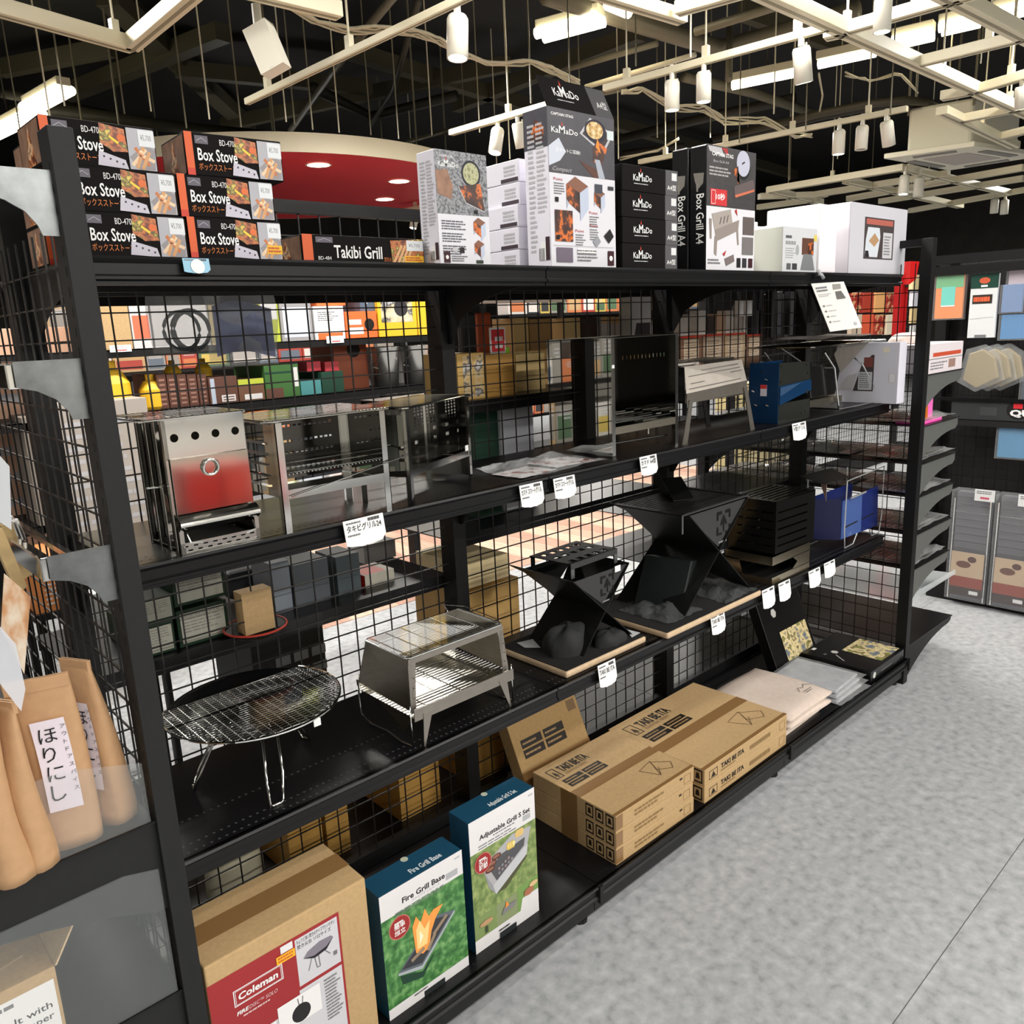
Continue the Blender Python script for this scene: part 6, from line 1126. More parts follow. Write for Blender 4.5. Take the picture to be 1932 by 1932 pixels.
# goods on the far side shelves of the same unit
G4 = 'kraft cartons on the far side of the second bay'
LAN = ramp_mat('print_lanterns', [(0.3, (226, 180, 100)), (0.5, (236, 214, 170)), (0.56, (90, 80, 74)), (0.64, (230, 228, 224)), (0.8, (206, 160, 84))], 30)
pb('carton', 'kraft carton printed with lanterns behind the second grid', 'box', (866, 668, 916, 750), 0.44, 0.15, C(226, 186, 110), 1.238, G4, [('front', 'front_print', lambda f: (f.rect(0.2, 0.05, 0.55, 0.95, LAN), f.rect(0.62, 0.05, 0.95, 0.95, LAN)))])
pb('carton', 'plain kraft carton right of the lantern carton', 'box', (918, 670, 974, 750), 0.44, 0.15, C(186, 140, 70), 1.238, G4); pb('carton', 'pale kraft carton behind the plain one', 'box', (976, 666, 1030, 748), 0.50, 0.15, C(222, 192, 130), 1.238, G4)
pb('carton', 'tall kraft carton standing behind the pale one', 'box', (975, 600, 1002, 748), 0.62, 0.1, C(230, 196, 130), 1.238, G4); pb('carton', 'tall brown-sided carton behind the mirror stove', 'box', (1004, 602, 1045, 748), 0.62, 0.1, C(180, 140, 84), 1.238, G4)
pb('carton', 'kraft carton right of the mirror stove corner', 'box', (1066, 600, 1098, 745), 0.62, 0.1, C(222, 190, 130), 1.238, G4); pb('carton', 'dark brown carton behind the mirror stove', 'box', (1100, 600, 1134, 745), 0.62, 0.1, C(70, 52, 44), 1.238, G4)
for k in range(4): pb('jar', 'white-lidded jar, %s in the row behind the mirror stove' % ('first', 'second', 'third', 'fourth')[k], 'jar', (1137 + 13 * k, 598, 1148 + 13 * k, 740), 0.60, 0.04, C(206, 200, 196), 1.238, 'white jars behind the mirror stove', [('front', 'lid_print', lambda f: f.rect(0, 0.9, 1, 1, C(226, 186, 120)))])
def redsign(f): f.rect(0.08, 0.08, 0.92, 0.92, C(214, 50, 54)); f.lines(0.3, 0.15, 0.85, 0.7, 2, WHITE, 0.6, 3)
pb('sale_card', 'small red sale card standing on the lantern carton', 'card', (926, 618, 955, 668), 0.46, 0.004, WHITE, at(926, 668, y=0.46).z, None, [('front', 'print', redsign)])
pb('toy', 'small lime green figure on the kraft carton', 'toy', (945, 656, 962, 668), 0.50, 0.02, C(140, 210, 40), None, None, bev=0.004)
pb('bottle', 'dark glass bottle with silver top behind the second grid', 'bottle', (876, 590, 902, 668), 0.62, 0.03, C(60, 62, 68), 1.238, None, bev=0.008)
pb('pouch', 'orange pouch behind the red sale card', 'pouch', (906, 590, 930, 660), 0.66, 0.03, C(200, 84, 40), 1.238, None, bev=0.006)
pb('carton', 'white and dark leaflet stand at the right of the second bay', 'box', (1192, 560, 1231, 740), 0.50, 0.05, C(220, 216, 214), 1.238, None, [('front', 'front_print', lambda f: (f.poly([(0.1, 0.45), (0.9, 0.45), (0.9, 0.68), (0.25, 0.68)], C(70, 62, 66)), f.poly([(0.2, 0.45), (0.6, 0.45), (0.5, 0.55)], C(200, 130, 120))))])
pb('carton', 'dark green carton on the lower far side shelf of the second bay', 'box', (895, 768, 948, 885), 0.52, 0.12, DGR, 0.885, 'goods on the lower far side shelf'); pb('appliance', 'pale grey appliance on the lower far side shelf', 'appliance', (952, 768, 1012, 890), 0.50, 0.12, C(196, 198, 206), 0.885, 'goods on the lower far side shelf', bev=0.01)
G5 = 'brown cartons on the far side of the third bay'
for k, (r, m) in enumerate([((1284, 635, 1323, 742), C(150, 112, 88)), ((1326, 632, 1364, 742), C(206, 176, 150)), ((1367, 630, 1404, 742), C(214, 186, 150)), ((1407, 632, 1434, 742), C(130, 96, 76))]):
    pb('carton', 'brown and cream carton, %s from the left, behind the folding grill' % ('first', 'second', 'third', 'fourth')[k], 'box', r, 0.46, 0.14, m, 1.238, G5, [('front', 'front_print', lambda f: (f.rect(0.15, 0.3, 0.85, 0.9, C(226, 206, 180)), f.lines(0.2, 0.4, 0.8, 0.85, 6, C(170, 140, 110), 0.4, 3))), ('front', 'red_edge', lambda f: f.rect(0, 0.95, 1, 1, C(220, 60, 40)))])
def jacket(t, W, H): part('folded_garment', MB().prism([(0.01, 0, 0.0), (W * 0.55, 0, -0.01), (W, 0, H * 0.35), (W * 0.6, 0, H), (0.0, 0, H)], (0, 0.03, 0), C(40, 42, 48, 0.8)), t, bevel=0.01)
hang_bag((1345, 500, 1396, 596), 0.60, 'black garment hanging behind the third bay', film=PLEXI, content=jacket, seed=6)
def cyl(name, lab, cat, u, v, y, r, h, m, grp=None, z=None):
    p = at(u, v, y=y); p.z = z if z is not None else p.z; t = thing(name, lab, cat, p, 0, grp); part('body', MB().lathe([(0, 0), (r, 0), (r, h * 0.96), (r * 0.95, h), (0, h)], m, 20), t); part('lid', MB().lathe([(r * 1.02, h), (r * 1.02, h + 0.008), (0, h + 0.009)], m, 20), t); return t
cyl('cup', 'white stacked cups behind the third bay, left pair', 'cup', 1394, 632, 0.47, 0.016, 0.05, WHITE, 'white cups', 1.425); cyl('cup', 'white stacked cups behind the third bay, right pair', 'cup', 1410, 632, 0.47, 0.016, 0.05, WHITE, 'white cups', 1.425)
cyl('round_box', 'pale round wooden box lid hanging behind the third bay', 'box', 1450, 580, 0.60, 0.035, 0.02, C(226, 190, 130), None)
for k in range(7): pb('netting_bag', 'black netting bag, %s of the row left of the information card' % ('first', 'second', 'third', 'fourth', 'fifth', 'sixth', 'seventh')[k], 'bag', (1418 + 12 * k, 545 + 5 * (k % 3), 1428 + 12 * k, 632 + 6 * (k % 2)), 0.5 + 0.02 * (k % 3), 0.03, C(34 + 10 * (k % 3), 34 + 9 * (k % 3), 36 + 9 * (k % 3), 0.3), None, 'black netting bags', bev=0.004)
for k in range(9):
    c = [(226, 220, 214), (200, 190, 180), (236, 232, 226), (70, 60, 60), (214, 180, 150)][k % 5]
    pb('small_pack', 'pale small pack, number %s along the far side of the third bay' % ('one', 'two', 'three', 'four', 'five', 'six', 'seven', 'eight', 'nine')[k], 'pack', (1284 + 17 * k, 598 - 6 * (k % 3), 1298 + 17 * k, 634), 0.52, 0.04, C(*c), None, 'small packs above the brown cartons')
# beyond the third bay: red stand and reddish packs
RD = C(176, 20, 24)
T = thing('display_stand', 'tall dark red display stand behind the right end of the shelves', 'stand', at(1695, 640, y=1.6)); T.location.z = 0
part('stand_post', MB().box(0, 0, 1.22, 0.07, 0.06, 1.72, RD), T, bevel=0.004); part('stand_post', MB().box(0.10, 0, 1.22, 0.13, 0.06, 1.60, RD), T); part('support_pole', MB().box(0.05, 0.0, 0.02, 0.09, 0.05, 1.22, BLK), T); part('cross_plate', MB().box(0.0, 0, 1.2, 0.13, 0.06, 1.22, RD), T); part('header_tray', MB().prism([(0.03, -0.05, 1.62), (0.15, -0.05, 1.66), (0.20, -0.05, 1.80), (0.03, -0.05, 1.80)], (0, 0.2, 0), C(206, 24, 24)), T); part('base_plate', MB().box(-0.1, -0.1, 0.0, 0.3, 0.25, 0.02, BLK), T)
REDP = ramp_mat('print_red_packs', [(0.3, (120, 24, 26)), (0.5, (170, 60, 50)), (0.56, (226, 180, 130)), (0.7, (90, 40, 40))], 14)
for k in range(8):
    pb('snack_pack', 'reddish brown food pack, %s of the hanging rows left of the red stand' % ('first', 'second', 'third', 'fourth', 'fifth', 'sixth', 'seventh', 'eighth')[k], 'pack', (1606 + 22 * (k % 4), 552 + 42 * (k // 4), 1625 + 22 * (k % 4), 590 + 42 * (k // 4)), 2.11, 0.04, [REDP, C(170, 60, 44), C(226, 170, 110), REDP, C(206, 190, 170), C(214, 90, 60), REDP, C(226, 214, 190)][k], None, 'hanging food packs', bev=0.003)
for k in range(4): pb('snack_pack', 'cream food pack right of the red stand, %s one down' % ('first', 'second', 'third', 'fourth')[k], 'pack', (1722, 518 + 32 * k, 1744, 546 + 32 * k), 2.1, 0.04, [C(236, 220, 170), C(226, 226, 236), C(214, 190, 140), C(206, 206, 206)][k], None, 'cream packs by the red stand')
# far side shelf of the first bay (seen below the middle shelf)
def crate_white(r, lab, y=0.43, zb=None, dep=0.18):
    u0, v0, u1, v1 = r; a = at(u0, v1, y=y); b = at(u1, v1, y=y); c = at(u0, v0, y=y); z0 = a.z if zb is None else zb; W = b.x - a.x; H = c.z - z0
    t = thing('lantern_case', lab, 'case', (a.x, y, z0), 0, 'green-framed cases with pale sheets'); part('frame', MB().box(0, 0, 0, W, dep, H, C(18, 44, 28)), t, bevel=0.002)
    f = face_of(W, dep, H, 'front'); f.rect(0.07, 0.10, 0.93, 0.90, C(172, 172, 160)); f.lines(0.1, 0.35, 0.9, 0.85, 6, C(130, 130, 122), 0.4, 3); part('pale_sheet', f.mb, t)
crate_white((262, 1186, 338, 1250), 'green-framed case, lower left of the four behind the first grid', zb=0.79); crate_white((258, 1136, 334, 1184), 'green-framed case, upper left of the four behind the first grid')
crate_white((342, 1152, 440, 1236), 'green-framed case, lower right of the four behind the first grid', zb=0.79); crate_white((330, 1078, 432, 1148), 'green-framed case, upper right of the four behind the first grid')
p = at(490, 1187, z=0.805)
T = thing('frying_pan', 'black pan with a red rim lying on the far side shelf of the first bay', 'pan', (p.x, p.y + 0.02, 0.79)); part('pan_body', MB().lathe([(0, 0.002), (0.05, 0.002), (0.066, 0.018), (0.062, 0.018), (0.046, 0.006), (0, 0.006)], BLKM, 28), T, smooth=True); part('red_rim', MB().tube([(0.067 * math.cos(2 * PI * q / 28), 0.067 * math.sin(2 * PI * q / 28), 0.018) for q in range(28)], 0.0025, C(190, 60, 46), 6, True), T)
pb('carton', 'small open kraft carton standing in the red-rimmed pan', 'box', (462, 1120, 520, 1183), p.y + 0.0, 0.04, KRAFT, 0.798, None)
pb('dark_pouch', 'rounded black pouch behind the kraft carton in the pan', 'pouch', (436, 1082, 502, 1135), 0.62, 0.05, C(52, 54, 58), None, None, bev=0.012)
for k, (r, m, lab) in enumerate([((520, 1062, 556, 1168), C(128, 136, 146), 'blue-grey upright case, leftmost beside the red-rimmed pan'), ((560, 1066, 628, 1160), C(86, 92, 98), 'dark grey upright case beside the blue-grey one'), ((642, 1050, 686, 1150), C(74, 84, 88), 'slate case with a hanging slot, right of the grey cases')]):
    pb('carry_case', lab, 'case', r, 0.47, 0.10, m, 0.79, 'upright grey cases')
pb('carton', 'open white carton with red inside, right of the slate case', 'box', (692, 1086, 748, 1132), 0.47, 0.09, C(190, 186, 172), 0.79, None, [('left', 'red_side', lambda f: f.rect(0, 0, 1, 1, C(200, 40, 34))), ('top', 'red_inside', lambda f: f.rect(0.05, 0.05, 0.75, 0.95, C(226, 120, 108)))])
pb('carton', 'grey and white carton behind the open white one', 'box', (690, 1030, 750, 1078), 0.66, 0.09, C(150, 146, 144), 0.79, None)
# far side deck: crates and kraft cartons
T = pb('plastic_crate', 'black ventilated crate on the far side deck behind the fire disc', 'crate', (482, 1200, 622, 1300), 0.90, 0.28, C(20, 20, 21), 0.0, None, [('front', 'vents', lambda f: [f.rect(0.3 + 0.25 * (q % 3), 0.62 + 0.09 * (q // 3), 0.5 + 0.25 * (q % 3), 0.67 + 0.09 * (q // 3), C(90, 94, 96)) for q in range(9)])], bev=0.006)
G6 = 'kraft cartons on the far side deck'
for k, (r, y) in enumerate([((545, 1490, 612, 1600), 0.45), ((616, 1480, 660, 1570), 0.45), ((758, 1440, 835, 1545), 0.45), ((892, 1395, 960, 1490), 0.45)]):
    pb('carton', 'kraft carton low behind the grid, %s from the left' % ('first', 'second', 'third', 'fourth')[k], 'box', r, y, 0.3, C(180, 138, 70), ZB, G6)
for k, (r, y, m) in enumerate([((884, 1118, 985, 1260), 0.46, C(206, 168, 104)), ((882, 1066, 962, 1112), 0.47, C(226, 206, 160))]):
    zb = (ZB, None)[k]; pb('carton', ('large kraft carton behind the small fire pit', 'pale kraft carton on top of the large one')[k], 'box', r, y, 0.24, m, zb, 'kraft cartons behind the small fire pit')
pb('bin', 'small reddish brown bin on the wood floor beyond', 'bin', (1130, 1036, 1156, 1062), 2.9, 0.2, C(120, 56, 44), 0.003, None)
T = blob(at(440, 1640, y=0.55).x, 0.56, ZB, 0.07, 0.06, 0.16, mat('crumpled_pale_bag', (190, 184, 160), 0.5, bump=0.5, scale=20), 9, 'crumpled_bag', 'crumpled pale bag low behind the grid near the large carton', 'bag')
# left side: goods seen through the left end grid
G7 = 'goods seen through the left end grid'
for k, (u, v, y, w_, h_, m, lab) in enumerate([(-30, 900, 2.3, 0.5, 1.1, C(222, 178, 150), 'peach coloured upright panel seen through the left end grid'), (60, 900, 2.0, 0.35, 0.42, C(150, 140, 130), 'taupe packs seen through the left end grid'), (118, 900, 1.9, 0.32, 0.5, C(176, 168, 160), 'pale packs seen through the left end grid'),
                                                (60, 1110, 1.3, 0.30, 0.16, C(196, 122, 64), 'orange crate low behind the left end grid'), (150, 1160, 1.2, 0.22, 0.10, C(206, 212, 206), 'white and green packs low behind the left end grid')]):
    p = at(u, v, y=y); carton('carton', lab, 'box', (p.x, y, p.z - h_ / 2 if k else 0.4), (w_, 0.2, h_), m, 0, G7, [('front', 'front_print', lambda f: f.lines(0.1, 0.1, 0.9, 0.9, 9, LG, 0.35, k + 2))])
    if k >= 3: tb = thing('stool', ('black stool under the orange crate', 'black stool under the white and green packs')[k - 3], 'stool', (p.x, y, 0), 0); part('stool_top', MB().box(-0.01, -0.01, p.z - h_ / 2 - 0.02, w_ + 0.01, 0.21, p.z - h_ / 2, BLK), tb); [part('leg', MB().box(lx, ly, 0, lx + 0.02, ly + 0.02, p.z - h_ / 2 - 0.02, BLK), tb) for lx in (0, w_ - 0.02) for ly in (0, 0.18)]
facing_unit('shelving_unit', 'black shelving far left behind the end grid', -2.4, 0.15, 2.0, [1.45, 1.10, 0.75, 0.40, 0.13])
r = random.Random(5)
PAL = [((210, 206, 202), 'white'), ((186, 154, 112), 'kraft'), ((166, 66, 56), 'red'), ((54, 56, 60), 'charcoal'), ((200, 176, 92), 'yellow'), ((98, 110, 124), 'slate blue'), ((196, 118, 76), 'orange'), ((146, 142, 136), 'grey'), ((78, 104, 78), 'green')]
def fill_row(x0, x1, y, z, hmin, hmax, grp, place, wmin=0.06, wmax=0.16, dep=0.18, pal=None, hang=False):
    x = x0; k = 0
    while x < x1 - wmin:
        w_ = wmin + (wmax - wmin) * r.random(); h_ = hmin + (hmax - hmin) * r.random(); c, nm = r.choice(pal or PAL); m = C(*c)
        size = 'narrow' if w_ < (wmin + wmax) / 2 else 'broad'
        t = carton('carton', '%s %s carton, %s from the left %s' % (size, nm, ORD[k], place), 'box', (x, y, z), (min(w_, x1 - x), dep, h_), m, 0, grp, [('front', 'front_print', lambda f: (f.rect(0.1, 0.1, 0.9, 0.45 + 0.3 * r.random(), C(*r.choice(PAL)[0])), f.lines(0.15, 0.6, 0.85, 0.9, 3, LG, 0.4, k)))] if w_ > 0.05 and not hang else [], bev=0)
        x += w_ + 0.008; k += 1
for z, pl in ((1.45, 'top'), (1.10, 'second'), (0.75, 'third'), (0.40, 'fourth')): fill_row(-1.6, 0.12, 2.03, z, 0.12, 0.26, 'cartons on the far left shelving', 'on the %s shelf, far left' % pl, pal=[PAL[0], PAL[1], PAL[7], PAL[3], PAL[6]])
fill_row(0.80, 2.18, 2.03, 0.80, 0.14, 0.26, 'cartons low across the next aisle', 'on the middle shelf across the aisle', pal=[PAL[1], PAL[0], PAL[7], PAL[3]])
# far shelving beyond the wood floor
for (xa, xb, yy, pl) in ((1.2, 4.6, 5.8, 'beyond the wood floor'), (5.4, 9.0, 5.0, 'at the far right')):
    facing_unit('shelving_unit', 'black shelving with mixed goods ' + pl, xa, xb, yy, [1.55, 1.2, 0.85, 0.5, 0.13], H=1.9)
    for z, rn in ((1.55, 'top'), (1.2, 'second'), (0.85, 'third'), (0.5, 'fourth')): fill_row(xa + 0.02, xb - 0.02, yy + 0.03, z, 0.15, 0.28, 'mixed goods ' + pl, 'on %s shelf %s' % (rn, pl.replace(' the', '')), 0.12, 0.3)
carton('sign_board', 'long taupe sign board high beyond the second bay', 'panel', (3.6, 3.9, 1.62), (1.5, 0.04, 0.34), C(118, 110, 102), 0, None, [('front', 'labels', lambda f: [f.rect(0.1 + 0.2 * q, 0.4, 0.2 + 0.2 * q, 0.6, C(176, 170, 164)) for q in range(4)])]); 
T = thing('panel_stand', 'slim black stand carrying the taupe display panel', 'stand', (3.6, 3.95, 0)); part('stand_post', MB().box(0.0, 0, 0, 0.04, 0.04, 1.62, BLK), T); part('stand_post', MB().box(1.46, 0, 0, 1.5, 0.04, 1.62, BLK), T)

# ---- bagged nets on the right end shelves
for i, z in enumerate(RZ):
    if i == 0: continue
    for j in range(3):
        yy = -0.07 + 0.27 * j; T = thing('wrapped_grill_net', 'clear-wrapped grill net on the right end shelving, %s shelf, %s along' % (('', 'second', 'third', 'fourth', 'fifth', 'sixth')[i], ('nearest', 'middle', 'farthest')[j]), 'grill net', (2.75, yy, z), 0, 'wrapped grill nets on the right end shelving')
        b = MB(); rods(b, 0, 0.30, 0, 0.22, 0.012, 16, 0.0015, STEEL); rods(b, 0, 0.30, 0, 0.22, 0.014, 10, 0.0015, STEEL, 'x'); part('net', b, T)
        part('leaflet', MB().box(0.04, 0.02, 0.006, 0.26, 0.2, 0.008, C(150, 146, 138)), T); part('film', crumple([(-0.005, -0.01, 0.008), (0.34, -0.012, 0.01), (0.34, 0.24, 0.012), (-0.005, 0.24, 0.008)], 0.022 + 0.01 * ((i + j) % 2), FILMB, i * 3 + j, 12, 10), T)
T = thing('acrylic_shelf', 'clear acrylic tray jutting from the right end shelving', 'tray', (2.74, -0.075, 0.315)); part('tray_sheet', MB().prism([(0, 0, 0), (0.50, 0.0, 0.0), (0.40, 0.5, 0), (0, 0.5, 0)], (0, 0, 0.003), mat('tray_acrylic', (214, 220, 222), 0.06, alpha=0.45, spec=1.0)), T); part('tray_lip', MB().prism([(0, 0, 0.003), (0.50, 0.0, 0.003), (0.50, 0, 0.02), (0, 0, 0.03)], (0, 0.003, 0), mat('tray_acrylic', (214, 220, 222))), T)
def oprint(f): f.rect(0, 0.0, 1, 1, C(214, 206, 210)); f.rect(0.15, 0.56, 0.95, 0.70, C(190, 76, 50)); f.lines(0.1, 0.1, 0.6, 0.4, 3, GREYI, 0.5, 4); f.rect(0.6, 0.12, 0.8, 0.42, C(150, 120, 110)); f.rect(0, 0.47, 1, 0.50, GREYI)
carton('carton', 'white and orange carton on the uppermost right end shelf', 'box', (2.745, -0.085, 1.190), (0.345, 0.26, 0.105), C(226, 220, 222), 0, None, [('front', 'front_print', oprint)], bev=0.002)
blob(2.93, 0.06, 1.297, 0.09, 0.06, 0.035, C(226, 206, 196), 14, 'soft_pack', 'soft pink-white pack on the white and orange carton', 'pack')
T = thing('advert_stand', 'bright pink card stand on the right end shelving', 'stand', (2.77, -0.075, 1.003), 0)
part('pink_foot', MB().box(0.0, 0, 0, 0.19, 0.10, 0.012, C(240, 90, 180)), T, bevel=0.003); part('pink_back', MB().prism([(0.10, 0.03, 0.01), (0.17, 0.03, 0.01), (0.165, 0.03, 0.15), (0.13, 0.03, 0.165), (0.06, 0.03, 0.14)], (0, 0.01, 0), C(240, 110, 190)), T); part('amber_window', MB().prism([(0.0, 0.02, 0.014), (0.10, 0.02, 0.014), (0.09, 0.02, 0.11), (0.0, 0.02, 0.13)], (0, 0.008, 0), C(186, 100, 20)), T)

# ================================================================== wall of hanging goods on the right
XR = 3.95
T = thing('wall_display', 'black slotted display wall with hooks and a printed header at the far right', 'display', (XR, 0, 0))
part('grid', wire_grid(2.2, 1.5, r=0.002), T, kind='stuff').matrix_local = Matrix.Translation((0.02, -1.9, 0.15)) @ Matrix.Rotation(PI / 2, 4, 'Z')
part('backing', MB().box(0.06, -1.9, 0.0, 0.10, 0.30, 1.64, mat('wall_display_dark', (26, 24, 24), 0.7)), T); part('post', MB().box(-0.02, 0.28, 0, 0.06, 0.33, 1.66, BLK), T)
part('base_deck', MB().box(-0.14, -1.9, 0, 0.06, 0.24, 0.05, BLKM), T)
for z in (1.63, 1.58): part('hook_rail', MB().box(-0.14, -1.9, z - 0.01, -0.11, 0.32, z + 0.03, BLKS), T)
hd = part('header_strip', MB().box(-0.10, -1.9, 0.90, -0.085, 0.20, 0.985, C(54, 56, 58)), T); part('header_rail', MB().box(-0.11, -1.9, 0.985, -0.08, 0.26, 1.0, BLKS).box(-0.11, -1.9, 0.868, -0.08, 0.26, 0.895, BLKM), T)
f = Face((-0.1005, 0.20, 0.90), (0, -1, 0), (0, 0, 1), 2.1, 0.085); f.disc(0.135, 0.60, 0.022, C(30, 26, 28), 18, 0.5); f.rect(0.126, 0.68, 0.144, 0.95, C(214, 40, 50)); f.text(0.120, 0.28, 0.32, 'QUICK', WHITE, w=0.09, bold=0.05); f.rect(0.06, 0.25, 0.095, 0.7, C(66, 68, 70)); part('header_print', f.mb, hd)
def wall_pack(r, lab, m, dx=0.0, prints=None, dep=0.02, name='hanging_pack', film=False, cat='pack'):
    u0, v0, u1, v1 = r; x = XR - 0.12 + dx; a = at(u0, v1, x=x); b = at(u1, v0, x=x); W = abs(b.y - a.y); H = b.z - at(u0, v1, x=x).z
    t = thing(name, lab, cat, (x, a.y, a.z), 0, 'packs hanging on the display wall'); part('pack_body', MB().box(0, -W, 0, dep, 0, H, m), t, bevel=0.002)
    if prints:
        f = Face((0, 0, 0), (0, -1, 0), (0, 0, 1), W, H); f.l = 0.001; prints(f); part('print', f.mb, t)
    part('hook', MB().tube([(0.01, -W / 2, H + 0.0), (0.12, -W / 2, H + 0.01)], 0.002, CHROME), t)
    if film: part('film', MB().box(-0.008, -W - 0.008, -0.006, dep + 0.006, 0.008, H, FILM), t)
    return t
wall_pack((1762, 518, 1820, 602), 'orange and teal towel pack with green header on the display wall', C(236, 134, 54), prints=lambda f: (f.rect(0, 0.72, 1, 1, C(96, 176, 116)), f.rect(0.22, 0.30, 0.72, 0.74, C(90, 206, 190)), f.rect(0.22, 0.28, 0.72, 0.31, WHITE)), film=True)
def wp(f): f.rect(0, 0.78, 1, 1, C(22, 64, 52)); f.disc(0.5, 0.9, 0.2, C(206, 90, 56), 12, 0.05); f.rect(0.38, 0.80, 0.62, 0.83, WHITE); f.rect(0.10, 0.54, 0.82, 0.68, C(50, 40, 34)); f.lines(0.14, 0.57, 0.78, 0.65, 1, C(226, 96, 56), 0.9, 4); f.line(0.05, 0.3, 0.9, 0.33, 0.002, LG); f.rect(0.28, 0.0, 0.7, 0.05, GREYI)
wall_pack((1824, 515, 1886, 638), 'white pack with dark green header and orange wordmark on the display wall', C(222, 224, 226), prints=wp)
for k, (r, c, lab) in enumerate([((1888, 535, 1932, 590), (100, 130, 176), 'blue clear pack, upper, at the right edge'), ((1886, 592, 1940, 640), (56, 128, 186), 'bright blue pack, lower, at the right edge'), ((1900, 505, 1960, 560), (206, 190, 200), 'pink and white pack at the right edge'), ((1880, 798, 1940, 862), (70, 140, 186), 'blue pack below the header strip'), ((1925, 700, 1990, 760), (40, 60, 80), 'navy pack right of the taupe bags')]):
    wall_pack(r, lab, C(*c), dx=0.01 * k, film=True)
for k in range(3):
    p = at(1850 + 14 * k, 725, x=XR - 0.16 - 0.0 * k); T = thing('hanging_bag', 'olive pouch in clear wrap, %s of the bunch on the display wall' % ('front', 'middle', 'rear')[k], 'bag', (p.x + 0.035 * k, p.y - 0.01 * k, p.z), 0, 'bunch of olive pouches')
    part('olive_pouch', MB().prism([(0, 0.08, 0.02), (0, 0.02, -0.02), (0, -0.07, 0.03), (0, -0.05, 0.12), (0, 0.0, 0.16), (0, 0.06, 0.14)], (0.025, 0, 0), mat('olive_foil', (150, 136, 104), 0.35, bump=0.6, scale=30)), T, bevel=0.006); part('clear_wrap', MB().prism([(-0.006, 0.10, 0.01), (-0.006, 0.02, -0.035), (-0.006, -0.09, 0.02), (-0.006, -0.06, 0.14), (-0.006, 0, 0.18), (-0.006, 0.07, 0.16)], (0.035, 0, 0), FILM), T); part('hook', MB().tube([(0.0, 0, 0.165), (0.12, 0, 0.17)], 0.002, CHROME), T)
part('small_white_tag', MB().box(-0.012, -0.01, 0.09, -0.008, 0.015, 0.115, WHITE), T)
for k in range(3):
    y0 = at(1785 + 82 * k, 1100, x=XR - 0.2).y; T = thing('grill_net_pack', 'tall clear pack of grill nets with food picture, %s below the header strip' % ('leftmost', 'middle', 'rightmost')[k], 'grill net', (XR - 0.18, y0, 0.03), 0, 'tall packs of grill nets')
    w_ = 0.165; b = MB()
    for q in range(14): b.tube([(0, -w_, 0.04 + 0.036 * q), (0, 0, 0.04 + 0.036 * q)], 0.002, CHROME, 4)
    b.tube([(0, -0.004, 0.0), (0, -0.004, 0.5)], 0.003, CHROME).tube([(0, -w_ + 0.004, 0), (0, -w_ + 0.004, 0.5)], 0.003, CHROME); part('nets', b, T)
    part('dark_backing', MB().box(0.01, -w_ + 0.01, 0.0, 0.06, -0.01, 0.53, C(110, 108, 116)), T); f = Face((-0.006, 0, 0.02), (0, -1, 0), (0, 0, 1), w_, 0.22); f.rect(0.06, 0.42, 0.94, 1, C(206, 180, 150)); f.disc(0.4, 0.72, 0.2, C(110, 66, 50), 12, 0.08); f.disc(0.62, 0.85, 0.12, C(90, 50, 40), 10, 0.07); f.rect(0.06, 0.2, 0.94, 0.44, C(150, 60, 40)); f.rect(0.06, 0.0, 0.94, 0.2, C(60, 40, 36)); f.rect(0.6, 0.06, 0.84, 0.14, WHITE); part('picture_sheet', f.mb, T)
    part('film', MB().box(-0.012, -w_ - 0.008, -0.0, 0.07, 0.008, 0.54, FILM), T)
for k, (u, v) in enumerate(((1838, 944), (1920, 955))):
    p = at(u, v, x=XR - 0.22); T = thing('price_card', 'white and pink price card above the %s tall net packs' % ('left', 'right')[k], 'price card', p, 0, 'price cards on the display wall'); part('card', MB().box(0, -0.085, 0, 0.002, 0, 0.055, WHITE), T); f = Face((0, 0, 0), (0, -1, 0), (0, 0, 1), 0.085, 0.055); f.lines(0.1, 0.6, 0.9, 0.9, 2, GREYI, 0.5, 3); f.lines(0.3, 0.15, 0.85, 0.4, 1, C(220, 80, 110), 0.7, 5); part('printed_text', f.mb, T)
# wire side of another stand behind, with pale panels
T = thing('wire_stand', 'black wire stand holding the hanging food packs behind the third bay', 'stand', (6.1, 2.16, 0)); part('grid', wire_grid(2.4, 1.75, r=0.002), T, kind='stuff').location = (0, 0, 0.05); part('base_foot', MB().box(0, -0.15, 0, 2.4, 0.15, 0.05, BLK), T)
T = thing('wire_stand', 'black wire stand with straw coloured packs between the end shelving and the display wall', 'stand', (3.55, 1.2, 0)); part('grid', wire_grid(0.9, 1.5, r=0.003, pitch=0.06), T, kind='stuff'); part('post', MB().box(-0.03, 0, 0, 0, 0.04, 1.55, BLK).box(0.9, 0, 0, 0.94, 0.04, 1.55, BLK), T); part('shelf', MB().box(0, 0.04, 0.53, 0.9, 0.22, 0.55, BLK), T)
for k in range(4): carton('pack', 'straw coloured pack, %s in the wire stand' % ('first', 'second', 'third', 'fourth')[k], 'pack', (3.60 + 0.2 * k, 1.26, 0.55), (0.16, 0.1, 0.5), C(206 - 10 * k, 190 - 8 * k, 140), 0, 'straw coloured packs in the wire stand')

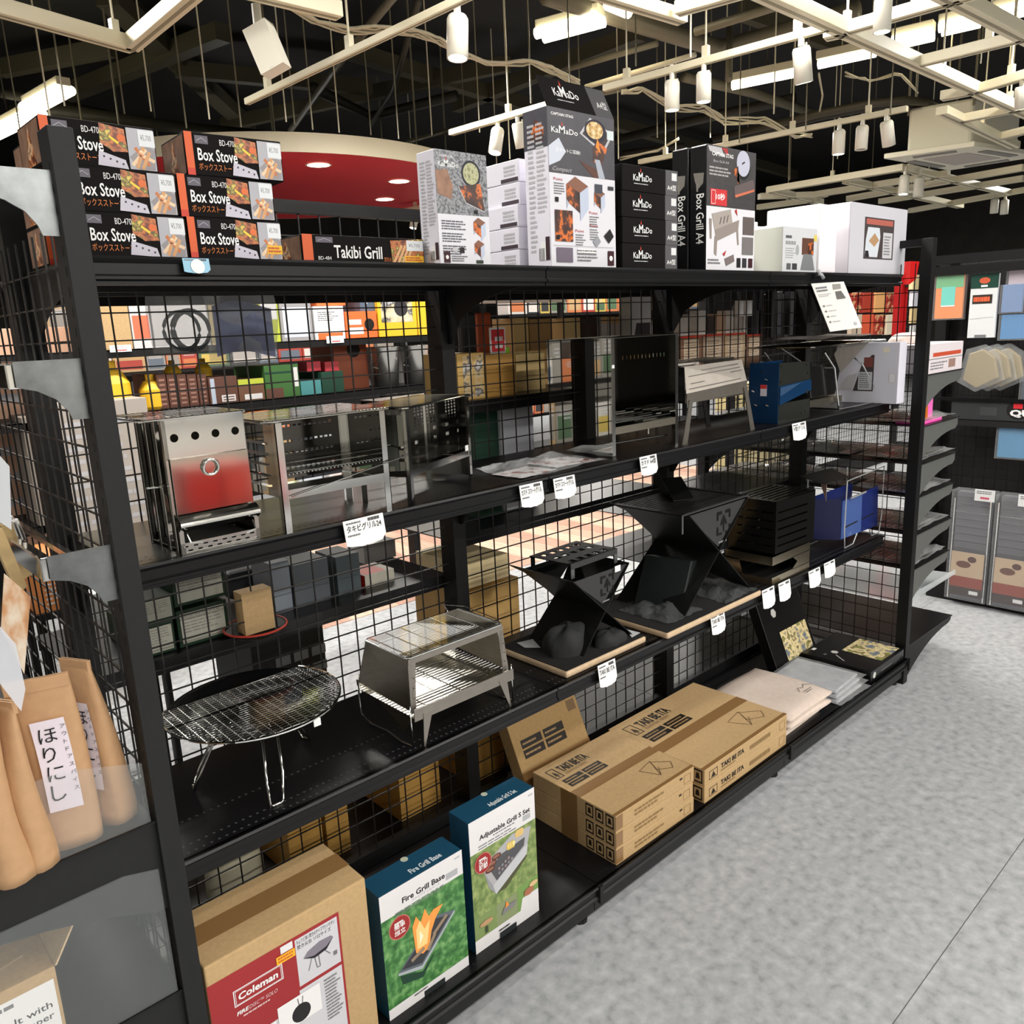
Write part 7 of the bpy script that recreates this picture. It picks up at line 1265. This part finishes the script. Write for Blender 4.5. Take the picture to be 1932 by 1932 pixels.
# ================================================================== behind the camera: unseen display added to colour the reflections in the polished steel
T = facing_unit('shelving_unit', 'black shelving added behind the camera to fill the steel reflections', 0.2, 3.2, -3.1, [1.4, 1.0, 0.46, 0.2], D=-0.4)
for k in range(2): carton('carton', 'red carton, %s of those added for the chrome stove reflection' % ('first', 'second', 'third', 'fourth', 'fifth', 'sixth')[k], 'box', (1.42 + 0.22 * k, -3.42, 0.46), (0.2, 0.25, 0.26), [C(206, 40, 36), C(222, 70, 60), C(196, 30, 30)][k % 3], 0, 'red cartons added for the reflection')
for k in range(9): carton('carton', 'pale carton, %s on the shelving added for reflections' % ('first', 'second', 'third', 'fourth', 'fifth', 'sixth', 'seventh', 'eighth', 'ninth')[k], 'box', (0.3 + 0.31 * k, -3.42, 1.0 if k % 2 else 1.4), (0.24, 0.25, 0.30), [C(226, 224, 220), KRAFT, C(150, 170, 190)][k % 3], 0, 'pale cartons added for the reflections')

# ================================================================== overhead
TRK = mat('cream_track', (226, 218, 190), 0.45); TRKD = mat('track_slot', (150, 142, 116), 0.5); LAMPW = mat('lamp_housing_white', (226, 222, 208), 0.35); PIPE = mat('dark_pipe', (74, 70, 58), 0.5); PIPEL = mat('grey_conduit', (120, 114, 94), 0.5); CBL = mat('pale_cable', (196, 188, 160), 0.5)
TUBE = mat('fluorescent_tube', (255, 244, 214), 0.5, emit=11.0); LENS = mat('spot_lens', (255, 248, 226), 0.5, emit=9.0); DLENS = mat('downlight_lens', (255, 244, 214), 0.5, emit=7.0)
def at_z(p, z): return at(p[0], p[1], z=z)
ORD = ['first', 'second', 'third', 'fourth', 'fifth', 'sixth', 'seventh', 'eighth', 'ninth', 'tenth', 'eleventh', 'twelfth', 'thirteenth', 'fourteenth', 'fifteenth', 'sixteenth', 'seventeenth', 'eighteenth', 'nineteenth', 'twentieth'] + ['last'] * 20
def track(p0, p1, z, lab, w_=0.045, h_=0.05, ext0=0.0, ext1=0.0, hang=2, m=TRK):
    a, b = at_z(p0, z), at_z(p1, z); d = (b - a); a = a - d * ext0; b = b + d * ext1; L = (b - a).length; rz = math.atan2(b.y - a.y, b.x - a.x)
    t = thing('lighting_track', lab, 'track', a, rz, 'cream lighting tracks under the ceiling')
    part('rail', MB().box(0, -w_ / 2, 0, L, w_ / 2, h_, m), t, bevel=0.004); part('slot', MB().box(0.01, -w_ * 0.12, -0.002, L - 0.01, w_ * 0.12, 0.0, TRKD), t)
    for k in range(hang):
        x = L * (0.12 + 0.76 * (k / max(1, hang - 1))) if hang > 1 else L / 2
        part('hanger_rod', MB().tube([(x, 0, h_), (x, 0, 4.6 - z)], 0.006, TRK, 6).box(x - 0.02, -0.015, h_, x + 0.02, 0.015, h_ + 0.06, TRK), t)
    return t
ZK = 2.9
track((-60, 13), (253, 99), ZK, 'track entering at the top left corner, joined to the rising one', 0.075, 0.07, hang=2)
track((248, 97), (372, -6), ZK, 'track rising from the corner joint at the upper left', 0.075, 0.07, 0, 0.4, hang=1)
track((385, -25), (641, 36), ZK, 'track along the top edge left of centre', 0.075, 0.07, hang=2)
track((466, 198), (885, 0), 2.80, 'slim sloping track hanging alone left of centre', 0.035, 0.035, 0, 0.1, hang=3)
track((851, 256), (1000, 213), ZK, 'track carrying two spots left of the tallest carton', 0.05, 0.04, hang=1, ext1=0.5)
track((1140, 173), (1565, 58), ZK, 'long slim track carrying two hanging spots right of the tallest carton', 0.04, 0.04, hang=3)
track((1206, 310), (1712, 210), ZK, 'long slim track with three spots at the right', 0.05, 0.04, hang=4)
track((1208, 22), (1288, 46), ZK, 'short track piece at the top, right of the twin tubes', 0.07, 0.06, 1.2, 0, hang=1)
track((1277, 30), (1400, -4), ZK, 'track piece rising to the top edge right of centre', 0.07, 0.06, 0, 0.6, hang=1)
track((1441, 0), (1925, 216), ZK, 'wide long track running down to the right edge', 0.085, 0.07, 0.3, 0.1, hang=4)
track((1780, 0), (1940, 82), ZK, 'wide track in the top right corner', 0.085, 0.07, 0.5, 0.5, hang=2)
track((1600, 64), (1800, 8), ZK, 'cross track nearest the top right', 0.07, 0.06, 0, 0.3, hang=1); track((1736, 126), (1940, 76), ZK, 'second cross track at the right', 0.07, 0.06, 0, 0.3, hang=1); track((1838, 178), (1945, 147), ZK, 'third cross track at the right', 0.07, 0.06, 0, 0.3, hang=1)
track((1556, 76), (1600, 66), ZK, 'stub of cross track left of the wide long track', 0.09, 0.06, hang=0); track((1776, 190), (1836, 178), ZK, 'second stub of cross track at the right', 0.09, 0.06, hang=0)
track((1776, 216), (1888, 268), ZK, 'short diagonal track beside the air conditioner', 0.09, 0.06, 0, 0.3, hang=1); track((1812, 232), (1945, 206), ZK, 'cross track above the air conditioner', 0.09, 0.06, 0, 0.3, hang=1); track((1888, 264), (1945, 250), ZK, 'cross track right of the air conditioner', 0.09, 0.06, 0, 0.3, hang=0)
low = [((1450, 364), (1706, 322)), ((1432, 376), (1560, 372)), ((1540, 372), (1790, 333)), ((1600, 380), (1932, 322)), ((1660, 385), (1932, 342)), ((1717, 402), (1940, 362)), ((1596, 346), (1812, 393)), ((1452, 364), (1548, 386)), ((1706, 323), (1900, 368)), ((1430, 396), (1545, 380))]
for k, (a, b) in enumerate(low): track(a, b, ZK, 'far cream track low over the white cartons, %s of ten' % ORD[k], 0.10, 0.07, hang=1 if k % 3 == 0 else 0)
track((915, 370), (965, 363), ZK, 'short far track beside the small white carton', hang=1); track((760, 402), (808, 392), ZK, 'short far track beyond the red canopy', hang=1)
def spot(u, v, z, px, tilt, az, lit, lab, box=False):
    p = at(u, v, z=z); dist = (p - CAM).dot(FWD); L = px * dist / FPX; R_ = L * 0.27
    t = thing('track_spotlight', lab, 'spotlight', p, 0, 'white track spotlights')
    part('mount', MB().tube([(0, 0, 0.045), (0, 0, -L * 0.22)], R_ * 0.35, LAMPW, 8), t)
    mtx = Matrix.Translation((0, 0, -L * 0.25)) @ Matrix.Rotation(az, 4, 'Z') @ Matrix.Rotation(tilt, 4, 'Y')
    part('yoke', MB().bar((R_ * 1.15, 0, 0.02), (R_ * 1.15, 0, -L * 0.5), R_ * 0.18, R_ * 0.3, LAMPW).bar((0, 0, 0), (R_ * 1.15, 0, 0), R_ * 0.18, R_ * 0.3, LAMPW), t).matrix_local = mtx
    hb = MB()
    if box: hb.box(-R_ * 1.1, -R_ * 0.8, -L, R_ * 1.1, R_ * 0.8, 0, LAMPW)
    else: hb.lathe([(0, 0), (R_ * 0.85, -0.0), (R_, -L * 0.08), (R_, -L), (R_ * 0.86, -L), (R_ * 0.8, -L * 0.96)], LAMPW, 22)
    h_ = part('lamp_housing', hb, t, smooth=not box); h_.matrix_local = mtx
    l_ = part('lens', MB().lathe([(0, -L * (1.0 if lit else 0.965)), (R_ * 0.84, -L * (1.002 if lit else 0.97))][::-1], LENS if lit else C(150, 146, 136), 22), t); l_.matrix_local = mtx
    if lit:
        ld = bpy.data.lights.new('spot_beam', 'SPOT'); ld.energy = 22; ld.spot_size = 1.2; ld.spot_blend = 0.6; ld.color = (1, 0.95, 0.86); ld.shadow_soft_size = 0.03
        lo = bpy.data.objects.new('spot_beam', ld); COL.objects.link(lo); lo.parent = t; lo.matrix_local = mtx @ Matrix.Translation((0, 0, -L * 1.06))
for args in [(484, 28, ZK, 84, 0.35, 2.2, False, 'boxy white spot without light, upper left', True), (862, 10, ZK, 76, 0.15, 0.5, True, 'lit spot under the slim sloping track', False), (1268, 138, ZK, 52, 0.0, 0, True, 'lit hanging spot, left of the pair right of the tallest carton', False), (1328, 122, ZK, 52, 0.0, 0, True, 'lit hanging spot, right of the pair right of the tallest carton', False),
             (939, 231, ZK, 46, 0.30, 0.2, True, 'lit spot left of the tallest carton', False), (976, 220, ZK, 44, -0.2, 0, False, 'unlit spot left of the tallest carton', False), (1512, 72, ZK, 62, -0.25, 0, True, 'lit spot in front of the long tube row', False), (1668, -22, ZK, 60, 0.0, 0, True, 'large lit spot at the top edge', False),
             (1584, 235, ZK, 42, 0.0, 0, True, 'first of three spots on the long right track', False), (1628, 226.5, ZK, 42, 0.05, 0, False, 'second of three spots on the long right track', False), (1673, 217.5, ZK, 44, -0.4, 0, True, 'third of three spots on the long right track', False), (1708, 322, ZK, 34, 0.1, 0, True, 'small far spot left of a pair below the air conditioner', False), (1735, 326, ZK, 34, 0.0, 0, False, 'small far spot right of a pair below the air conditioner', False),
             (1878, 368, ZK, 26, 0.0, 0, False, 'left of two small spots at the far right', False), (1897, 370, ZK, 26, 0.0, 0, False, 'right of two small spots at the far right', False), (940, 368, ZK, 30, 0.0, 0, False, 'small far spot beside the small white carton', False), (783, 398, ZK, 26, 0.3, 0, True, 'small far lit spot beyond the red canopy', False), (1928, 152, ZK, 40, -0.2, 0, True, 'lit spot cut off by the right edge', False)]: spot(*args)
def tubes(p0, p1, z, lab, two=True, w_=0.07):
    a, b = at_z(p0, z), at_z(p1, z); L = (b - a).length; rz = math.atan2(b.y - a.y, b.x - a.x); t = thing('fluorescent_fitting', lab, 'ceiling light', a, rz, 'bare fluorescent fittings')
    part('fitting_body', MB().box(0, -0.06, 0.03, L, 0.06, 0.10, TRK), t, bevel=0.006)
    for yy in ((-0.06, 0.06) if two else (0,)): part('tube', MB().tube([(0.01, yy, 0.0), (L - 0.01, yy, 0.0)], 0.040, TUBE, 10), t)
    part('hanger', MB().tube([(L / 2, 0, 0.1), (L / 2, 0, 4.6 - z)], 0.008, PIPE), t)
tubes((1017, 68), (1135, 36), 3.6, 'bright twin tubes above the centre'); tubes((55, 205), (122, 168), 3.6, 'bright twin tubes at the far left, upper pair'); tubes((-30, 262), (70, 212), 3.6, 'bright twin tubes at the left edge, lower pair')
tubes((1380, 162), (1518, 134), 3.6, 'first fitting of the long tube row at the right', False); tubes((1542, 122), (1655, 98), 3.6, 'second fitting of the long tube row at the right', False); tubes((1684, 82), (1762, 64), 3.6, 'third fitting of the long tube row', True); tubes((1772, 56), (1850, 38), 3.6, 'fourth fitting of the long tube row', True); tubes((1872, 32), (1940, 14), 3.6, 'fifth fitting of the long tube row in the corner', True); tubes((1158, 2), (1200, 20), 3.6, 'short bright fitting at the top edge'); tubes((1925, 180), (1980, 168), 3.6, 'tube just inside the right edge', True)
# red round canopy
pts = [at(560, 286, z=3.0), at(795, 308, z=3.0), at(600, 411, z=3.0)]
ax, ay = pts[0].x, pts[0].y; bx_, by_ = pts[1].x, pts[1].y; cx, cy = pts[2].x, pts[2].y
dd = 2 * (ax * (by_ - cy) + bx_ * (cy - ay) + cx * (ay - by_)); ux = ((ax * ax + ay * ay) * (by_ - cy) + (bx_ ** 2 + by_ ** 2) * (cy - ay) + (cx * cx + cy * cy) * (ay - by_)) / dd; uy = ((ax * ax + ay * ay) * (cx - bx_) + (bx_ ** 2 + by_ ** 2) * (ax - cx) + (cx * cx + cy * cy) * (bx_ - ax)) / dd
RC = math.hypot(ax - ux, ay - uy)
T = thing('round_canopy', 'round red ceiling canopy with cream rim and glowing downlights', 'canopy', (ux, uy, 3.0)); part('red_soffit', MB().lathe([(0, 0), (RC - 0.01, 0)], mat('canopy_red', (220, 50, 58), 0.5), 72), T)
part('cream_rim', MB().lathe([(RC - 0.01, -0.002), (RC, -0.002), (RC, 0.16), (RC - 0.01, 0.16)], mat('canopy_cream', (236, 228, 200), 0.5), 96), T, smooth=False); part('canopy_roof', MB().lathe([(0, 0.158), (RC - 0.01, 0.158)], BLKM, 48), T)
for k, (u, v) in enumerate(((601, 311), (753, 342), (726, 376), (583, 396), (500, 345), (420, 330), (900, 352), (870, 372))):
    p = at(u, v, z=3.0) - Vector((ux, uy, 3.0)); part('downlight', MB().lathe([(0, -0.006), (0.105, -0.004)], DLENS, 24, (p.x, p.y, 0)).lathe([(0.105, -0.004), (0.125, -0.003)], TRK, 24, (p.x, p.y, 0)), T)
for k in range(8): 
    a_ = 2 * PI * k / 8 + 0.3; part('hanger_rod', MB().tube([(RC * 0.9 * math.cos(a_), RC * 0.9 * math.sin(a_), 0.15), (RC * 0.9 * math.cos(a_), RC * 0.9 * math.sin(a_), 1.6)], 0.01, PIPEL), T)
# air conditioner
p = [at(1667, 300, z=2.9), at(1790, 322, z=2.9), at(1960, 296, z=2.9), at(1838, 276, z=2.9)]
T = thing('air_conditioner', 'white ceiling cassette air conditioner at the right', 'air conditioner', (0, 0, 0)); ACW = mat('cassette_white', (222, 218, 200), 0.45)
c_ = sum(p, Vector()) / 4; part('face_panel', MB().prism([q for q in p][::-1], (0, 0, 0.05), ACW), T, bevel=0.01); part('casing', MB().prism([c_ + (q - c_) * 0.72 + Vector((0, 0, 0.05)) for q in p][::-1], (0, 0, 0.42), ACW), T, bevel=0.03)
part('air_intake', MB().prism([c_ + (q - c_) * 0.5 + Vector((0, 0, -0.006)) for q in p][::-1], (0, 0, 0.006), mat('intake_grey', (176, 168, 160), 0.6)), T)
for i in range(4): a, b = p[i], p[(i + 1) % 4]; m1 = c_ + (a + (b - a) * 0.2 - c_) * 0.8; m2 = c_ + (a + (b - a) * 0.8 - c_) * 0.8; part('vane', MB().bar(m1 + Vector((0, 0, -0.004)), m2 + Vector((0, 0, -0.004)), 0.09, 0.008, C(130, 128, 122)), T)
for q in p: qq = c_ + (q - c_) * 0.72; part('suspension_rod', MB().tube([qq + Vector((0, 0, 0.4)), qq + Vector((0, 0, 1.7))], 0.012, PIPEL), T)
# pipes, ducts, conduits and cables
def pipe(pts, z, r_, lab, m=PIPE, name='ceiling_pipe', n=10, zs=None):
    q = [at(u, v, z=(zs[i] if zs else z)) for i, (u, v) in enumerate(pts)]; b = MB().tube(q, r_, m, n); return solo(name, b, lab, 'pipe', 'pipes and ducts under the ceiling', smooth=True)
pipe([(1030, -12), (1357, 92), (1480, 60), (1620, 20)], 3.7, 0.075, 'thick pipe bending at the upper middle', mat('duct_grey', (112, 106, 88), 0.5)); pipe([(1290, 145), (1420, 175), (1530, 212)], 3.8, 0.05, 'pipe running down behind the long tube row', mat('duct_grey', (112, 106, 88)))
pipe([(1347, 262), (1450, 238), (1549, 214), (1640, 196), (1705, 189), (1751, 193), (1816, 222)], 3.4, 0.04, 'dark bent hose over the white cartons', C(60, 56, 46)); pipe([(1340, 270), (1450, 246), (1549, 222), (1640, 204), (1705, 197), (1760, 203), (1830, 235)], 3.4, 0.03, 'second dark bent hose under the first', C(50, 48, 40))
pipe([(80, 205), (330, 240), (560, 262)], 3.9, 0.07, 'dark duct at the left above the stove cartons', C(56, 54, 44)); pipe([(0, 175), (200, 215)], 4.0, 0.05, 'thin dark pipe at the far left', C(56, 54, 44))
pipe([(548, 246), (648, 108), (745, -10)], 3.9, 0.035, 'diagonal brace over the red canopy', C(96, 92, 78)); pipe([(700, 235), (742, 170), (790, 0)], 4.0, 0.03, 'steep thin brace right of the diagonal one', C(64, 62, 54)); pipe([(770, 268), (1000, 205), (1180, 165)], 3.5, 0.03, 'grey conduit above the small white carton', PIPEL)
pipe([(1070, 130), (1240, 82)], 3.6, 0.025, 'thin conduit below the twin tubes', PIPEL); pipe([(1105, 164), (1312, 103)], 3.3, 0.02, 'pale conduit beside the slim track', TRK); pipe([(1312, 60), (1445, 18), (1560, -20)], 3.4, 0.03, 'grey conduit at the top right of centre', PIPEL); pipe([(1377, 40), (1375, 150)], 3.6, 0.03, 'short vertical-looking drop pipe', PIPEL, zs=[3.9, 3.3])
pipe([(590, 165), (700, 220), (860, 180)], 4.1, 0.06, 'dark round duct in the middle', C(46, 44, 38)); pipe([(1160, 265), (1320, 225), (1500, 185)], 3.9, 0.06, 'dark duct behind the hanging spots', C(60, 56, 48)); pipe([(1175, 290), (1290, 275)], 3.6, 0.04, 'short dark duct behind the black carton pile', C(56, 52, 44))
r = random.Random(11)
def cable(pts, z, lab, n=4, amp=6):
    b = MB()
    for k in range(n):
        q = []
        for i in range(len(pts) - 1):
            for s_ in range(5):
                a = s_ / 5; u = pts[i][0] * (1 - a) + pts[i + 1][0] * a; v = pts[i][1] * (1 - a) + pts[i + 1][1] * a + amp * math.sin(0.9 * i + a * 2.5 + k * 1.3) * 0.6 + (k - n / 2) * 2.2
                q.append(at(u, v, z=z))
        b.tube(q, 0.008, CBL, 5)
    return solo('cable_bundle', b, lab, 'cable', 'pale cable bundles under the ceiling', smooth=True)
cable([(535, 8), (600, 42), (661, 57), (720, 55), (788, 64), (830, 80), (866, 102), (930, 122), (1002, 116), (1050, 135), (1104, 165)], 3.1, 'pale cables sagging across from the upper left to the tallest carton', 5); cable([(1173, 176), (1212, 168), (1273, 203), (1329, 205), (1366, 230), (1443, 230), (1500, 258), (1540, 255)], 3.1, 'pale cables sagging behind the hanging spots', 5)
cable([(1545, 140), (1552, 180), (1545, 220)], 3.3, 'loose cable loop hanging from the tube row', 2, 3); cable([(1595, 138), (1640, 150), (1700, 140), (1740, 190)], 3.3, 'looping cable behind the tube row', 2, 8); cable([(1170, 300), (1240, 285), (1290, 258)], 3.1, 'cable running to the two upright grill cartons', 3, 3)
# ceiling beams and slim hanger wires
for k, (a, b, z, wd) in enumerate([((30, 215), (420, 60), 4.35, 0.16), ((200, -10), (470, 240), 4.4, 0.2), ((330, 130), (700, 165), 4.3, 0.12), ((640, 90), (1000, 200), 4.35, 0.14), ((420, 235), (960, 120), 4.3, 0.10), ((860, 200), (1210, 60), 4.35, 0.14), ((1150, 230), (1500, 330), 4.35, 0.14), ((1400, 20), (1620, 100), 4.3, 0.1), ((0, 130), (210, 90), 4.35, 0.12)]):
    q0, q1 = at_z(a, z), at_z(b, z); solo('ceiling_beam', MB().bar(q0, q1, wd, 0.16, C(80, 76, 62)), 'dark steel ceiling beam, %s from the left' % ORD[k], 'beam', 'dark steel beams of the open ceiling')
i = 0
for (u, v, z) in [(97, 240, 2.9), (122, 200, 2.9), (235, 215, 3.1), (285, 210, 3.1), (352, 242, 3.0), (455, 240, 3.0), (540, 230, 3.1), (556, 235, 3.1), (590, 245, 3.0), (640, 250, 3.1), (700, 255, 3.1), (752, 262, 3.0), (815, 255, 3.2), (880, 300, 3.2), (905, 250, 3.0), (962, 300, 2.9), (1002, 195, 2.9), (1075, 160, 3.0), (1167, 300, 2.9), (1200, 125, 3.1), (1240, 260, 3.1), (1303, 108, 2.9), (1340, 260, 3.2), (1395, 270, 2.9), (1460, 215, 3.0), (1490, 340, 3.0), (1520, 245, 2.9), (1580, 300, 3.1), (1645, 330, 3.1), (1680, 215, 2.9), (1720, 300, 3.1), (1790, 160, 3.2), (1850, 120, 3.1), (1905, 140, 3.1), (1410, 300, 3.2), (1600, 345, 3.0), (395, 225, 3.0), (50, 320, 2.9), (1095, 250, 3.1), (1275, 290, 3.1)]:
    q = at(u, v, z=z); solo('hanger_wire', MB().tube([q, (q.x, q.y, 4.6)], 0.006, [TRK, PIPEL, PIPEL][i % 3], 5), 'slim vertical hanger wire under the open ceiling', 'wire', 'slim hanger wires'); i += 1
